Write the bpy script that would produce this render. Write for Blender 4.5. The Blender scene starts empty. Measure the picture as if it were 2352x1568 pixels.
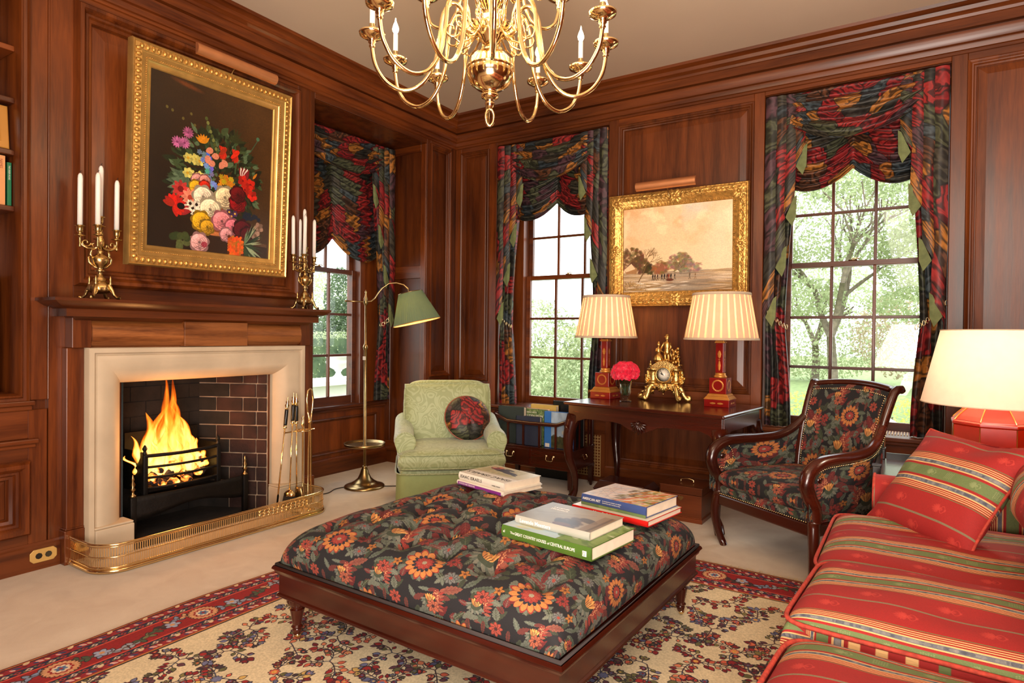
import bpy, math, random
import numpy as np
from mathutils import Vector, Matrix, noise

random.seed(7)
RNG = np.random.RandomState(11)
SC = bpy.context.scene
COL = SC.collection
PI = math.pi
sin, cos = math.sin, math.cos

# ------------------------------------------------------------------ camera
yaw, pit, rol = math.radians(32.67665), math.radians(-0.606557), math.radians(0.593104)
fw = Vector((-sin(yaw) * cos(pit), cos(yaw) * cos(pit), sin(pit)))
rt = Vector((cos(yaw), sin(yaw), 0))
up = rt.cross(fw)
RR = cos(rol) * rt + sin(rol) * up
UU = -sin(rol) * rt + cos(rol) * up
cam_d = bpy.data.cameras.new('camera')
cam_d.sensor_width = 36.0
cam_d.lens = 1438.36 / 2352 * 36
cam_d.clip_start = 0.05
cam_d.clip_end = 300
cam = bpy.data.objects.new('camera', cam_d)
COL.objects.link(cam)
cam.matrix_world = Matrix(((RR.x, UU.x, -fw.x, 0), (RR.y, UU.y, -fw.y, 0), (RR.z, UU.z, -fw.z, 1.27), (0, 0, 0, 1)))
SC.camera = cam

# ------------------------------------------------------------------ world, lights, exposure
SC.view_settings.view_transform = 'Standard'
SC.view_settings.look = 'None'
SC.view_settings.gamma = 1.0
SC.view_settings.use_curve_mapping = False
SC.view_settings.exposure = 0.54
SC.cycles.max_bounces = 8
SC.cycles.diffuse_bounces = 4
SC.cycles.glossy_bounces = 4
SC.cycles.transparent_max_bounces = 24
SC.cycles.transmission_bounces = 8
SC.cycles.sample_clamp_indirect = 6
SC.cycles.caustics_reflective = False
SC.cycles.caustics_refractive = False
SC.cycles.use_denoising = True

world = bpy.data.worlds.new('overcast_sky')
SC.world = world
world.use_nodes = True
wn = world.node_tree
wn.nodes['Background'].inputs['Color'].default_value = (0.93, 0.97, 1.0, 1)
wn.nodes['Background'].inputs['Strength'].default_value = 3.2


def light(kind, name, loc, energy, color, size=0.1, target=None, size_y=None, spread=None):
    d = bpy.data.lights.new(name, kind)
    d.energy = energy
    d.color = color
    if kind == 'AREA':
        d.size = size
        if size_y:
            d.shape = 'RECTANGLE'
            d.size_y = size_y
        if spread:
            d.spread = spread
    else:
        d.shadow_soft_size = size
    o = bpy.data.objects.new(name, d)
    COL.objects.link(o)
    o.location = loc
    if target is not None:
        o.rotation_euler = (Vector(target) - Vector(loc)).to_track_quat('-Z', 'Y').to_euler()
    return o


WARM = (1.0, 0.80, 0.58)
# photographer's soft light bounced into the room from behind the camera, and an added upward fill that brightens the ceiling
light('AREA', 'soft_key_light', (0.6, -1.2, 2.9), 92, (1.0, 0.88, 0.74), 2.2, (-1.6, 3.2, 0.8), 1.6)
light('AREA', 'ceiling_fill_light', (0.2, -0.4, 0.9), 165, (1.0, 0.87, 0.77), 1.6, (-1.0, 2.2, 3.4), 1.6)

# ------------------------------------------------------------------ colours
def lin(c):
    c = c / 255.0
    return c / 12.92 if c <= 0.04045 else ((c + 0.055) / 1.055) ** 2.4


def rgb(r, g, b):
    return (lin(r), lin(g), lin(b), 1.0)


# ------------------------------------------------------------------ in-script painting of flat prints (numpy)
class Img:
    def __init__(s, w, h, col=(0, 0, 0), wrap=False):
        s.w, s.h, s.wrap = w, h, wrap
        s.a = np.empty((h, w, 3), np.float32)
        s.a[:] = np.array(col, np.float32)

    def _patch(s, cx, cy, r):
        x0, x1, y0, y1 = int(math.floor(cx - r)), int(math.ceil(cx + r)) + 1, int(math.floor(cy - r)), int(math.ceil(cy + r)) + 1
        if not s.wrap:
            x0, x1, y0, y1 = max(x0, 0), min(x1, s.w), max(y0, 0), min(y1, s.h)
            if x0 >= x1 or y0 >= y1:
                return None
        X = np.arange(x0, x1)
        Y = np.arange(y0, y1)
        return X, Y, X[None, :] - cx, Y[:, None] - cy

    def _put(s, X, Y, m, col):
        if s.wrap:
            ix = np.ix_(Y % s.h, X % s.w)
            s.a[ix] += (np.array(col, np.float32) - s.a[ix]) * m[..., None]
        else:
            v = s.a[Y[0]:Y[-1] + 1, X[0]:X[-1] + 1]
            v += (np.array(col, np.float32) - v) * m[..., None]

    def blob(s, cx, cy, rx, ry, ang=0, col=(255, 255, 255), al=1.0, soft=1.2):
        p = s._patch(cx, cy, max(rx, ry) + 2 * soft)
        if p is None:
            return
        X, Y, dx, dy = p
        c, n = cos(ang), sin(ang)
        u, v = (dx * c + dy * n) / rx, (-dx * n + dy * c) / ry
        r = np.sqrt(u * u + v * v)
        s._put(X, Y, np.clip((1 - r) * min(rx, ry) / soft + 0.5, 0, 1) * al, col)

    def leaf(s, cx, cy, L, W, ang, col, al=1.0, lobes=0, k=1.0):
        """pointed leaf starting at (cx, cy), of length L and half width W"""
        mx, my = cx + cos(ang) * L / 2, cy + sin(ang) * L / 2
        p = s._patch(mx, my, L / 2 + W + 2)
        if p is None:
            return
        X, Y, dx, dy = p
        c, n = cos(ang), sin(ang)
        u = (dx * c + dy * n) / L + 0.5
        v = np.abs(-dx * n + dy * c)
        uc = np.clip(u, 0, 1)
        wd = W * np.sin(PI * uc ** 0.8) ** k
        if lobes:
            wd = wd * (0.72 + 0.28 * np.abs(np.sin(PI * uc * lobes)))
        m = np.clip(wd - v + 0.5, 0, 1) * ((u > 0) & (u < 1)) * al
        s._put(X, Y, m, col)

    def flower(s, cx, cy, R, n, col, ang=0, depth=0.35, sharp=1.0, sy=1.0, al=1.0, rot=0.0):
        p = s._patch(cx, cy, R + 2)
        if p is None:
            return
        X, Y, dx, dy = p
        c, q = cos(rot), sin(rot)
        u, v = dx * c + dy * q, (-dx * q + dy * c) / sy
        r = np.sqrt(u * u + v * v)
        th = np.arctan2(v, u)
        lim = R * (1 - depth + depth * np.abs(np.cos(n * (th - ang) / 2)) ** sharp)
        s._put(X, Y, np.clip(lim - r + 0.5, 0, 1) * al, col)

    def stroke(s, x0, y0, x1, y1, w, col, al=1.0, soft=1.0):
        L = math.hypot(x1 - x0, y1 - y0) + 1e-6
        p = s._patch((x0 + x1) / 2, (y0 + y1) / 2, L / 2 + w + 2)
        if p is None:
            return
        X, Y, _, _ = p
        px, py = X[None, :] - x0, Y[:, None] - y0
        ux, uy = (x1 - x0) / L, (y1 - y0) / L
        t = np.clip(px * ux + py * uy, 0, L)
        d = np.sqrt((px - t * ux) ** 2 + (py - t * uy) ** 2)
        s._put(X, Y, np.clip((w - d) / soft + 0.5, 0, 1) * al, col)

    def path(s, pts, w, col, al=1.0):
        for a, b in zip(pts[:-1], pts[1:]):
            s.stroke(a[0], a[1], b[0], b[1], w, col, al)

    def poly(s, pts, col, al=1.0):
        xs, ys = [p[0] for p in pts], [p[1] for p in pts]
        cx, cy = (min(xs) + max(xs)) / 2, (min(ys) + max(ys)) / 2
        p = s._patch(cx, cy, max(max(xs) - min(xs), max(ys) - min(ys)) / 2 + 2)
        if p is None:
            return
        X, Y, dx, dy = p
        gx, gy = dx + cx + 0 * dy, dy + cy + 0 * dx
        ins = np.zeros(gx.shape, bool)
        n = len(pts)
        for i in range(n):
            x0, y0 = pts[i]
            x1, y1 = pts[(i + 1) % n]
            if y0 == y1:
                continue
            cnd = ((y0 > gy) != (y1 > gy)) & (gx < (x1 - x0) * (gy - y0) / (y1 - y0) + x0)
            ins ^= cnd
        s._put(X, Y, ins.astype(np.float32) * al, col)

    def rect(s, x0, y0, x1, y1, col, al=1.0):
        x0, x1, y0, y1 = int(max(x0, 0)), int(min(x1, s.w)), int(max(y0, 0)), int(min(y1, s.h))
        if x0 < x1 and y0 < y1:
            v = s.a[y0:y1, x0:x1]
            v += (np.array(col, np.float32) - v) * al

    def mottle(s, amt, cell=8, seed=1):
        n = vnoise(s.h, s.w, cell, seed) - 0.5
        s.a *= (1 + n * amt)[..., None]

    def image(s, name, flip=False):
        im = bpy.data.images.new(name, s.w, s.h)
        a = np.ones((s.h, s.w, 4), np.float32)
        src = s.a[::-1] if flip else s.a
        a[..., :3] = np.clip(src, 0, 255) / 255.0
        im.pixels.foreach_set(a.ravel())
        im.update()
        im.pack()
        return im


def vnoise(h, w, cell, seed=0, periodic=True):
    """smooth value noise, tileable"""
    r = np.random.RandomState(seed)
    gh, gw = max(2, int(round(h / cell))), max(2, int(round(w / cell)))
    g = r.rand(gh, gw).astype(np.float32)
    y = np.arange(h) * gh / h
    x = np.arange(w) * gw / w
    y0, x0 = y.astype(int), x.astype(int)
    fy, fx = (y - y0)[:, None], (x - x0)[None, :]
    fy, fx = fy * fy * (3 - 2 * fy), fx * fx * (3 - 2 * fx)
    y1, x1 = (y0 + 1) % gh, (x0 + 1) % gw
    a = g[np.ix_(y0, x0)] * (1 - fx) + g[np.ix_(y0, x1)] * fx
    b = g[np.ix_(y1, x0)] * (1 - fx) + g[np.ix_(y1, x1)] * fx
    return (a * (1 - fy) + b * fy).astype(np.float32)


def fbm(h, w, cell, seed=0, octv=4):
    o = np.zeros((h, w), np.float32)
    am, tot = 1.0, 0
    for i in range(octv):
        if cell < 2:
            break
        o += am * vnoise(h, w, cell, seed + i * 17)
        tot += am
        am *= 0.5
        cell /= 2
    return o / tot
# ------------------------------------------------------------------ materials
def new_mat(name):
    m = bpy.data.materials.new(name)
    m.use_nodes = True
    nt = m.node_tree
    return m, nt, nt.nodes['Principled BSDF']


def nd(nt, typ, **kw):
    n = nt.nodes.new(typ)
    for k, v in kw.items():
        if k.startswith('i_'):
            n.inputs[int(k[2:])].default_value = v
        else:
            setattr(n, k, v)
    return n


def ramp(nt, stops, interp='LINEAR'):
    n = nt.nodes.new('ShaderNodeValToRGB')
    cr = n.color_ramp
    cr.interpolation = interp
    while len(cr.elements) < len(stops):
        cr.elements.new(0.5)
    for e, (p, c) in zip(cr.elements, stops):
        e.position = p
        e.color = c
    return n


def bump(nt, bs, src, strength=0.2, dist=0.01):
    b = nt.nodes.new('ShaderNodeBump')
    b.inputs['Strength'].default_value = strength
    b.inputs['Distance'].default_value = dist
    nt.links.new(src, b.inputs['Height'])
    nt.links.new(b.outputs[0], bs.inputs['Normal'])
    return b


def plain(name, col, rough=0.5, metal=0.0, coat=0.0, noise_amt=0.12, nscale=12.0, bumps=0.0, bscale=60.0, spec=0.5, sheen=0.0, sss=0.0):
    m, nt, bs = new_mat(name)
    L = nt.links
    tc = nd(nt, 'ShaderNodeTexCoord')
    n = nd(nt, 'ShaderNodeTexNoise')
    n.inputs['Scale'].default_value = nscale
    n.inputs['Detail'].default_value = 4
    L.new(tc.outputs['Object'], n.inputs['Vector'])
    d = tuple(c * (1 - noise_amt) for c in col[:3]) + (1,)
    h = tuple(min(1, c * (1 + noise_amt)) for c in col[:3]) + (1,)
    r = ramp(nt, [(0.3, d), (0.7, h)])
    L.new(n.outputs['Fac'], r.inputs[0])
    L.new(r.outputs[0], bs.inputs['Base Color'])
    bs.inputs['Roughness'].default_value = rough
    bs.inputs['Metallic'].default_value = metal
    bs.inputs['Coat Weight'].default_value = coat
    bs.inputs['Coat Roughness'].default_value = 0.12
    bs.inputs['Specular IOR Level'].default_value = spec
    bs.inputs['Sheen Weight'].default_value = sheen
    if sss:
        bs.inputs['Subsurface Weight'].default_value = sss
        bs.inputs['Subsurface Scale'].default_value = 0.01
    if bumps:
        b = nd(nt, 'ShaderNodeTexNoise')
        b.inputs['Scale'].default_value = bscale
        b.inputs['Detail'].default_value = 3
        L.new(tc.outputs['Object'], b.inputs['Vector'])
        bump(nt, bs, b.outputs['Fac'], bumps, 0.01)
    return m


def wood(name, dark, mid, light_, grain='Z', rough=0.3, coat=0.35, sc=14.0, figure=0.6):
    m, nt, bs = new_mat(name)
    L = nt.links
    tc = nd(nt, 'ShaderNodeTexCoord')
    mp = nd(nt, 'ShaderNodeMapping')
    s = {'X': (0.07, 1, 1), 'Y': (1, 0.07, 1), 'Z': (1, 1, 0.07)}[grain]
    mp.inputs['Scale'].default_value = s
    L.new(tc.outputs['Object'], mp.inputs['Vector'])
    n1 = nd(nt, 'ShaderNodeTexNoise')
    n1.inputs['Scale'].default_value = sc
    n1.inputs['Detail'].default_value = 6
    n1.inputs['Distortion'].default_value = 0.6
    L.new(mp.outputs[0], n1.inputs['Vector'])
    n2 = nd(nt, 'ShaderNodeTexNoise')
    n2.inputs['Scale'].default_value = sc * 9
    n2.inputs['Detail'].default_value = 2
    L.new(mp.outputs[0], n2.inputs['Vector'])
    n3 = nd(nt, 'ShaderNodeTexNoise')
    n3.inputs['Scale'].default_value = 1.3
    L.new(tc.outputs['Object'], n3.inputs['Vector'])
    mx = nd(nt, 'ShaderNodeMath', operation='MULTIPLY_ADD')
    L.new(n2.outputs['Fac'], mx.inputs[0])
    mx.inputs[1].default_value = 0.35
    L.new(n1.outputs['Fac'], mx.inputs[2])
    ad = nd(nt, 'ShaderNodeMath', operation='MULTIPLY_ADD')
    L.new(n3.outputs['Fac'], ad.inputs[0])
    ad.inputs[1].default_value = figure
    L.new(mx.outputs[0], ad.inputs[2])
    r = ramp(nt, [(0.30, dark), (0.62, mid), (0.98, light_)])
    sb = nd(nt, 'ShaderNodeMath', operation='MULTIPLY')
    L.new(ad.outputs[0], sb.inputs[0])
    sb.inputs[1].default_value = 0.84
    L.new(sb.outputs[0], r.inputs[0])
    oi = nd(nt, 'ShaderNodeObjectInfo')
    hv = nd(nt, 'ShaderNodeHueSaturation')
    vr = nd(nt, 'ShaderNodeMapRange')
    vr.inputs['To Min'].default_value = 0.72
    vr.inputs['To Max'].default_value = 1.25
    L.new(oi.outputs['Random'], vr.inputs[0])
    L.new(vr.outputs[0], hv.inputs['Value'])
    L.new(r.outputs[0], hv.inputs['Color'])
    L.new(hv.outputs[0], bs.inputs['Base Color'])
    rr = nd(nt, 'ShaderNodeMapRange')
    rr.inputs['To Min'].default_value = rough * 0.8
    rr.inputs['To Max'].default_value = rough * 1.35
    L.new(n1.outputs['Fac'], rr.inputs[0])
    L.new(rr.outputs[0], bs.inputs['Roughness'])
    bs.inputs['Specular IOR Level'].default_value = 0.42
    bs.inputs['Coat Weight'].default_value = coat
    bs.inputs['Coat Roughness'].default_value = 0.2
    bump(nt, bs, n2.outputs['Fac'], 0.06, 0.004)
    return m


def img_mat(name, img, rough=0.6, sx=1.0, sy=1.0, coat=0.0, bumps=0.0, sheen=0.0, interp='Linear', ext='REPEAT', weave=0.0):
    m, nt, bs = new_mat(name)
    L = nt.links
    tc = nd(nt, 'ShaderNodeTexCoord')
    mp = nd(nt, 'ShaderNodeMapping')
    mp.inputs['Scale'].default_value = (sx, sy, 1)
    L.new(tc.outputs['UV'], mp.inputs['Vector'])
    t = nd(nt, 'ShaderNodeTexImage')
    t.image = img
    t.interpolation = interp
    t.extension = ext
    L.new(mp.outputs[0], t.inputs['Vector'])
    L.new(t.outputs['Color'], bs.inputs['Base Color'])
    bs.inputs['Roughness'].default_value = rough
    bs.inputs['Coat Weight'].default_value = coat
    bs.inputs['Coat Roughness'].default_value = 0.15
    bs.inputs['Sheen Weight'].default_value = sheen
    if bumps:
        bump(nt, bs, t.outputs['Color'], bumps, 0.002)
    elif weave:
        n = nd(nt, 'ShaderNodeTexNoise')
        n.inputs['Scale'].default_value = 500
        L.new(tc.outputs['Object'], n.inputs['Vector'])
        bump(nt, bs, n.outputs['Fac'], weave, 0.001)
    return m


def emit_mat(name, col, st):
    m = bpy.data.materials.new(name)
    m.use_nodes = True
    nt = m.node_tree
    nt.nodes.clear()
    o = nd(nt, 'ShaderNodeOutputMaterial')
    e = nd(nt, 'ShaderNodeEmission')
    e.inputs[0].default_value = col
    e.inputs[1].default_value = st
    nt.links.new(e.outputs[0], o.inputs[0])
    return m


MAT = {}
WD, WM, WL = rgb(28, 9, 2), rgb(64, 25, 6), rgb(114, 55, 17)
for g in 'XYZ':
    MAT['wall' + g] = wood('oak_panelling_grain_' + g, WD, WM, WL, g, 0.34, 0.14)
    MAT['mah' + g] = wood('dark_mahogany_grain_' + g, rgb(20, 4, 2), rgb(44, 11, 5), rgb(70, 22, 9), g, 0.2, 0.5)
MAT['caddy'] = wood('chestnut_box_wood', rgb(46, 17, 5), rgb(84, 36, 13), rgb(112, 52, 20), 'X', 0.3, 0.4)
MAT['oakfrieze'] = wood('figured_oak_frieze', rgb(45, 20, 6), rgb(88, 44, 16), rgb(150, 90, 45), 'Y', 0.4, 0.2, 30.0)
MAT['ceil'] = plain('ceiling_plaster', rgb(206, 184, 160), 0.9, noise_amt=0.03, nscale=1.5, bumps=0.03, bscale=9)
MAT['stone'] = plain('limestone_surround', rgb(196, 177, 150), 0.65, noise_amt=0.09, nscale=5, bumps=0.05, bscale=40)
MAT['brass'] = plain('polished_brass', (0.92, 0.69, 0.36, 1), 0.13, 1.0, noise_amt=0.06, nscale=8)
MAT['gold'] = plain('gilded_bronze', (0.72, 0.46, 0.15, 1), 0.3, 1.0, noise_amt=0.35, nscale=60, bumps=0.25, bscale=120)
MAT['antique'] = plain('antique_brass', (0.40, 0.27, 0.12, 1), 0.28, 1.0, noise_amt=0.2, nscale=20)
MAT['candelabra'] = plain('aged_candelabra_brass', (0.60, 0.41, 0.17, 1), 0.27, 1.0, noise_amt=0.3, nscale=50, bumps=0.1, bscale=90)
MAT['giltframe'] = plain('gold_leaf_carved_frame', (0.62, 0.35, 0.09, 1), 0.36, 0.75, noise_amt=0.35, nscale=40, bumps=0.5, bscale=55)
MAT['giltsmooth'] = plain('gold_leaf_smooth', (0.66, 0.40, 0.12, 1), 0.3, 0.75, noise_amt=0.15, nscale=15, bumps=0.05, bscale=50)
MAT['iron'] = plain('blackened_iron', rgb(22, 19, 17), 0.55, 0.6, noise_amt=0.3, nscale=20, bumps=0.2, bscale=70)
MAT['soot'] = plain('soot_black_hearth', rgb(30, 24, 20), 0.9, noise_amt=0.6, nscale=9, bumps=0.3, bscale=30)
MAT['brickm'] = plain('sooty_firebrick', rgb(50, 26, 19), 0.85, noise_amt=0.6, nscale=7, bumps=0.4, bscale=50)
MAT['mortar'] = plain('pale_mortar', rgb(150, 128, 108), 0.95, noise_amt=0.5, nscale=10)
MAT['ash'] = plain('grey_ash_coal', rgb(70, 60, 56), 0.95, noise_amt=0.7, nscale=14, bumps=0.5, bscale=60)
MAT['wax'] = plain('white_candle_wax', rgb(240, 232, 222), 0.45, noise_amt=0.02, sss=0.3)
MAT['black'] = plain('black_gloss', rgb(14, 13, 13), 0.3, noise_amt=0.1)
MAT['bristle'] = plain('black_brush_bristles', rgb(20, 18, 17), 0.9, noise_amt=0.4, nscale=80, bumps=0.6, bscale=200)
MAT['redlac'] = plain('red_lacquer_tole', rgb(128, 14, 8), 0.22, 0.0, 0.6, noise_amt=0.12)
MAT['redlamp'] = plain('red_glazed_lamp_body', rgb(170, 30, 8), 0.28, 0.0, 0.5, noise_amt=0.15, nscale=6)
MAT['goldpaint'] = plain('gold_paint', rgb(206, 138, 62), 0.35, 0.55, noise_amt=0.12)
MAT['page'] = plain('book_pages', rgb(222, 206, 182), 0.8, noise_amt=0.05, nscale=30)
MAT['ivory'] = plain('ivory_enamel', rgb(240, 234, 216), 0.3, 0.0, 0.4, noise_amt=0.02)
MAT['brassplate'] = plain('cream_brass_outlet_plate', rgb(206, 168, 98), 0.4, 0.3, noise_amt=0.1)
MAT['cream'] = plain('cream_piping', rgb(214, 190, 150), 0.8)
MAT['redpipe'] = plain('red_piping', rgb(176, 60, 44), 0.8, noise_amt=0.3, nscale=80)
MAT['leafd'] = plain('rose_leaf_green', rgb(44, 66, 30), 0.5, noise_amt=0.3)
MAT['rose'] = plain('crimson_pink_rose_petals', rgb(222, 16, 58), 0.55, noise_amt=0.22, nscale=30, sheen=0.2, sss=0.15)
MAT['whitepaint'] = plain('white_garden_paint', rgb(205, 203, 196), 0.6, noise_amt=0.03)
MAT['terrace'] = plain('pale_stone_terrace', rgb(225, 222, 214), 0.9, noise_amt=0.06, nscale=3)
MAT['lawn'] = plain('lawn_grass', rgb(120, 138, 82), 0.95, noise_amt=0.35, nscale=5, bumps=0.4, bscale=30)
MAT['bark'] = plain('tree_bark', rgb(120, 108, 92), 0.95, noise_amt=0.3)
MAT['chainm'] = plain('aged_gold_chain', (0.75, 0.6, 0.34, 1), 0.25, 1.0)
MAT['cane'] = plain('brass_radiator_lattice', rgb(190, 150, 96), 0.5, 0.3)
MAT['lamponlight'] = plain('copper_picture_light', (0.80, 0.36, 0.16, 1), 0.42, 0.85, noise_amt=0.06)
MAT['cable'] = plain('brown_cable', rgb(50, 34, 24), 0.6)
MAT['grey'] = plain('grey_stone_gable', rgb(150, 150, 146), 0.9)
MAT['silver'] = plain('silver_tray', (0.8, 0.8, 0.78, 1), 0.2, 1.0)
MAT['bulb'] = emit_mat('lit_candle_bulb', (1.0, 0.72, 0.38, 1), 26)
MAT['redleather'] = plain('red_leather_spine', rgb(130, 22, 18), 0.4)


def leaf_mat(name, a, b):
    m, nt, bs = new_mat(name)
    L = nt.links
    tc = nd(nt, 'ShaderNodeTexCoord')
    n = nd(nt, 'ShaderNodeTexNoise')
    n.inputs['Scale'].default_value = 3.0
    L.new(tc.outputs['Object'], n.inputs['Vector'])
    r = ramp(nt, [(0.35, a), (0.65, b)])
    L.new(n.outputs['Fac'], r.inputs[0])
    L.new(r.outputs[0], bs.inputs['Base Color'])
    bs.inputs['Roughness'].default_value = 0.7
    tr = nd(nt, 'ShaderNodeBsdfTranslucent')
    L.new(r.outputs[0], tr.inputs[0])
    mx = nd(nt, 'ShaderNodeMixShader')
    mx.inputs[0].default_value = 0.45
    L.new(bs.outputs[0], mx.inputs[1])
    L.new(tr.outputs[0], mx.inputs[2])
    L.new(mx.outputs[0], nt.nodes['Material Output'].inputs[0])
    return m


MAT['leaf_spring'] = leaf_mat('spring_tree_leaves', rgb(156, 168, 124), rgb(190, 198, 156))  # leaf greens paled: the backlit haze outdoors is put into their colour
MAT['leaf_bush'] = leaf_mat('glossy_bush_leaves', rgb(130, 146, 102), rgb(196, 204, 160))
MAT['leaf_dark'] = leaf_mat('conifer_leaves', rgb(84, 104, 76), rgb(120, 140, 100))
MAT['leaf_yellow'] = leaf_mat('yellow_green_shrub_leaves', rgb(190, 200, 90), rgb(222, 226, 130))
MAT['leaf_bare'] = leaf_mat('budding_brown_twigs', rgb(160, 140, 116), rgb(196, 184, 150))


def glass_mat():
    m = bpy.data.materials.new('clear_window_glass')
    m.use_nodes = True
    nt = m.node_tree
    nt.nodes.clear()
    o = nd(nt, 'ShaderNodeOutputMaterial')
    t = nd(nt, 'ShaderNodeBsdfTransparent')
    t.inputs[0].default_value = (0.95, 0.97, 0.96, 1)
    g = nd(nt, 'ShaderNodeBsdfGlossy')
    g.inputs['Roughness'].default_value = 0.02
    f = nd(nt, 'ShaderNodeFresnel')
    f.inputs[0].default_value = 1.4
    mx = nd(nt, 'ShaderNodeMixShader')
    nt.links.new(f.outputs[0], mx.inputs[0])
    nt.links.new(t.outputs[0], mx.inputs[1])
    nt.links.new(g.outputs[0], mx.inputs[2])
    nt.links.new(mx.outputs[0], o.inputs[0])
    return m


MAT['pane'] = glass_mat()
m_, nt_, bs_ = new_mat('cut_glass_vase')
nt_.nodes.clear()
_o, _t, _g, _f, _x = nd(nt_, 'ShaderNodeOutputMaterial'), nd(nt_, 'ShaderNodeBsdfTransparent'), nd(nt_, 'ShaderNodeBsdfGlossy'), nd(nt_, 'ShaderNodeLayerWeight'), nd(nt_, 'ShaderNodeMixShader')
_t.inputs[0].default_value = (0.90, 0.94, 0.90, 1)
_g.inputs['Roughness'].default_value = 0.04
_f.inputs[0].default_value = 0.25
nt_.links.new(_f.outputs['Facing'], _x.inputs[0]); nt_.links.new(_t.outputs[0], _x.inputs[1]); nt_.links.new(_g.outputs[0], _x.inputs[2]); nt_.links.new(_x.outputs[0], _o.inputs[0])
MAT['vase'] = m_


def shade_mat(name, col, trans, stripes=0, emis=0.0):
    """fabric lamp shade: diffuse outside, translucent to the bulb inside"""
    m = bpy.data.materials.new(name)
    m.use_nodes = True
    nt = m.node_tree
    nt.nodes.clear()
    L = nt.links
    o = nd(nt, 'ShaderNodeOutputMaterial')
    d = nd(nt, 'ShaderNodeBsdfDiffuse')
    t = nd(nt, 'ShaderNodeBsdfTranslucent')
    mx = nd(nt, 'ShaderNodeMixShader')
    tc = nd(nt, 'ShaderNodeTexCoord')
    n = nd(nt, 'ShaderNodeTexNoise')
    n.inputs['Scale'].default_value = 25
    L.new(tc.outputs['Object'], n.inputs['Vector'])
    r = ramp(nt, [(0.3, tuple(c * 0.94 for c in col[:3]) + (1,)), (0.7, col)])
    L.new(n.outputs['Fac'], r.inputs[0])
    L.new(r.outputs[0], d.inputs[0])
    L.new(r.outputs[0], t.inputs[0])
    mx.inputs[0].default_value = trans
    L.new(d.outputs[0], mx.inputs[1])
    L.new(t.outputs[0], mx.inputs[2])
    L.new(mx.outputs[0], o.inputs[0])
    return m


MAT['shade_cream'] = shade_mat('pleated_cream_silk', rgb(238, 214, 190), 0.42)
MAT['shade_gap'] = shade_mat('thin_cream_silk_between_pleats', rgb(250, 226, 180), 0.75)
MAT['shade_trim'] = shade_mat('cream_shade_trim', rgb(226, 204, 176), 0.2)
MAT['shade_card'] = shade_mat('ivory_card_shade', rgb(232, 212, 190), 0.27)
MAT['shade_green'] = shade_mat('green_pleated_silk', rgb(112, 132, 104), 0.12)
MAT['shade_inner'] = shade_mat('ivory_shade_lining', rgb(250, 226, 160), 0.3)


def damask(name, a, b, sc=9.0):
    m, nt, bs = new_mat(name)
    L = nt.links
    tc = nd(nt, 'ShaderNodeTexCoord')
    n = nd(nt, 'ShaderNodeTexNoise')
    n.inputs['Scale'].default_value = sc * 0.7
    n.inputs['Detail'].default_value = 0
    n.inputs['Distortion'].default_value = 2.5
    L.new(tc.outputs['Object'], n.inputs['Vector'])
    w = nd(nt, 'ShaderNodeMath', operation='MULTIPLY')
    w.inputs[1].default_value = 34
    L.new(n.outputs['Fac'], w.inputs[0])
    sn = nd(nt, 'ShaderNodeMath', operation='SINE')
    L.new(w.outputs[0], sn.inputs[0])
    r = ramp(nt, [(0.42, a), (0.58, b)])
    mr = nd(nt, 'ShaderNodeMapRange')
    mr.inputs['From Min'].default_value = -1
    L.new(sn.outputs[0], mr.inputs[0])
    L.new(mr.outputs[0], r.inputs[0])
    L.new(r.outputs[0], bs.inputs['Base Color'])
    bs.inputs['Roughness'].default_value = 0.55
    bs.inputs['Sheen Weight'].default_value = 0.3
    return m


MAT['damask'] = damask('pale_green_damask', rgb(150, 160, 112), rgb(168, 178, 132))
MAT['damaskp'] = plain('pale_green_cotton_skirt', rgb(148, 164, 108), 0.8, noise_amt=0.05, nscale=20, bumps=0.08, bscale=60)
MAT['lining'] = plain('sage_green_lining', rgb(112, 122, 78), 0.85, noise_amt=0.2, nscale=25)


def carpet_mat():
    m, nt, bs = new_mat('cream_wool_carpet')
    L = nt.links
    tc = nd(nt, 'ShaderNodeTexCoord')
    n = nd(nt, 'ShaderNodeTexNoise')
    n.inputs['Scale'].default_value = 6
    n.inputs['Detail'].default_value = 5
    n.inputs['Distortion'].default_value = 1.2
    L.new(tc.outputs['Object'], n.inputs['Vector'])
    r = ramp(nt, [(0.3, rgb(196, 172, 144)), (0.7, rgb(208, 187, 160))])
    L.new(n.outputs['Fac'], r.inputs[0])
    L.new(r.outputs[0], bs.inputs['Base Color'])
    bs.inputs['Roughness'].default_value = 0.95
    bs.inputs['Sheen Weight'].default_value = 0.3
    f = nd(nt, 'ShaderNodeTexNoise')
    f.inputs['Scale'].default_value = 260
    L.new(tc.outputs['Object'], f.inputs['Vector'])
    bump(nt, bs, f.outputs['Fac'], 0.4, 0.004)
    return m


MAT['carpet'] = carpet_mat()


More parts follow.
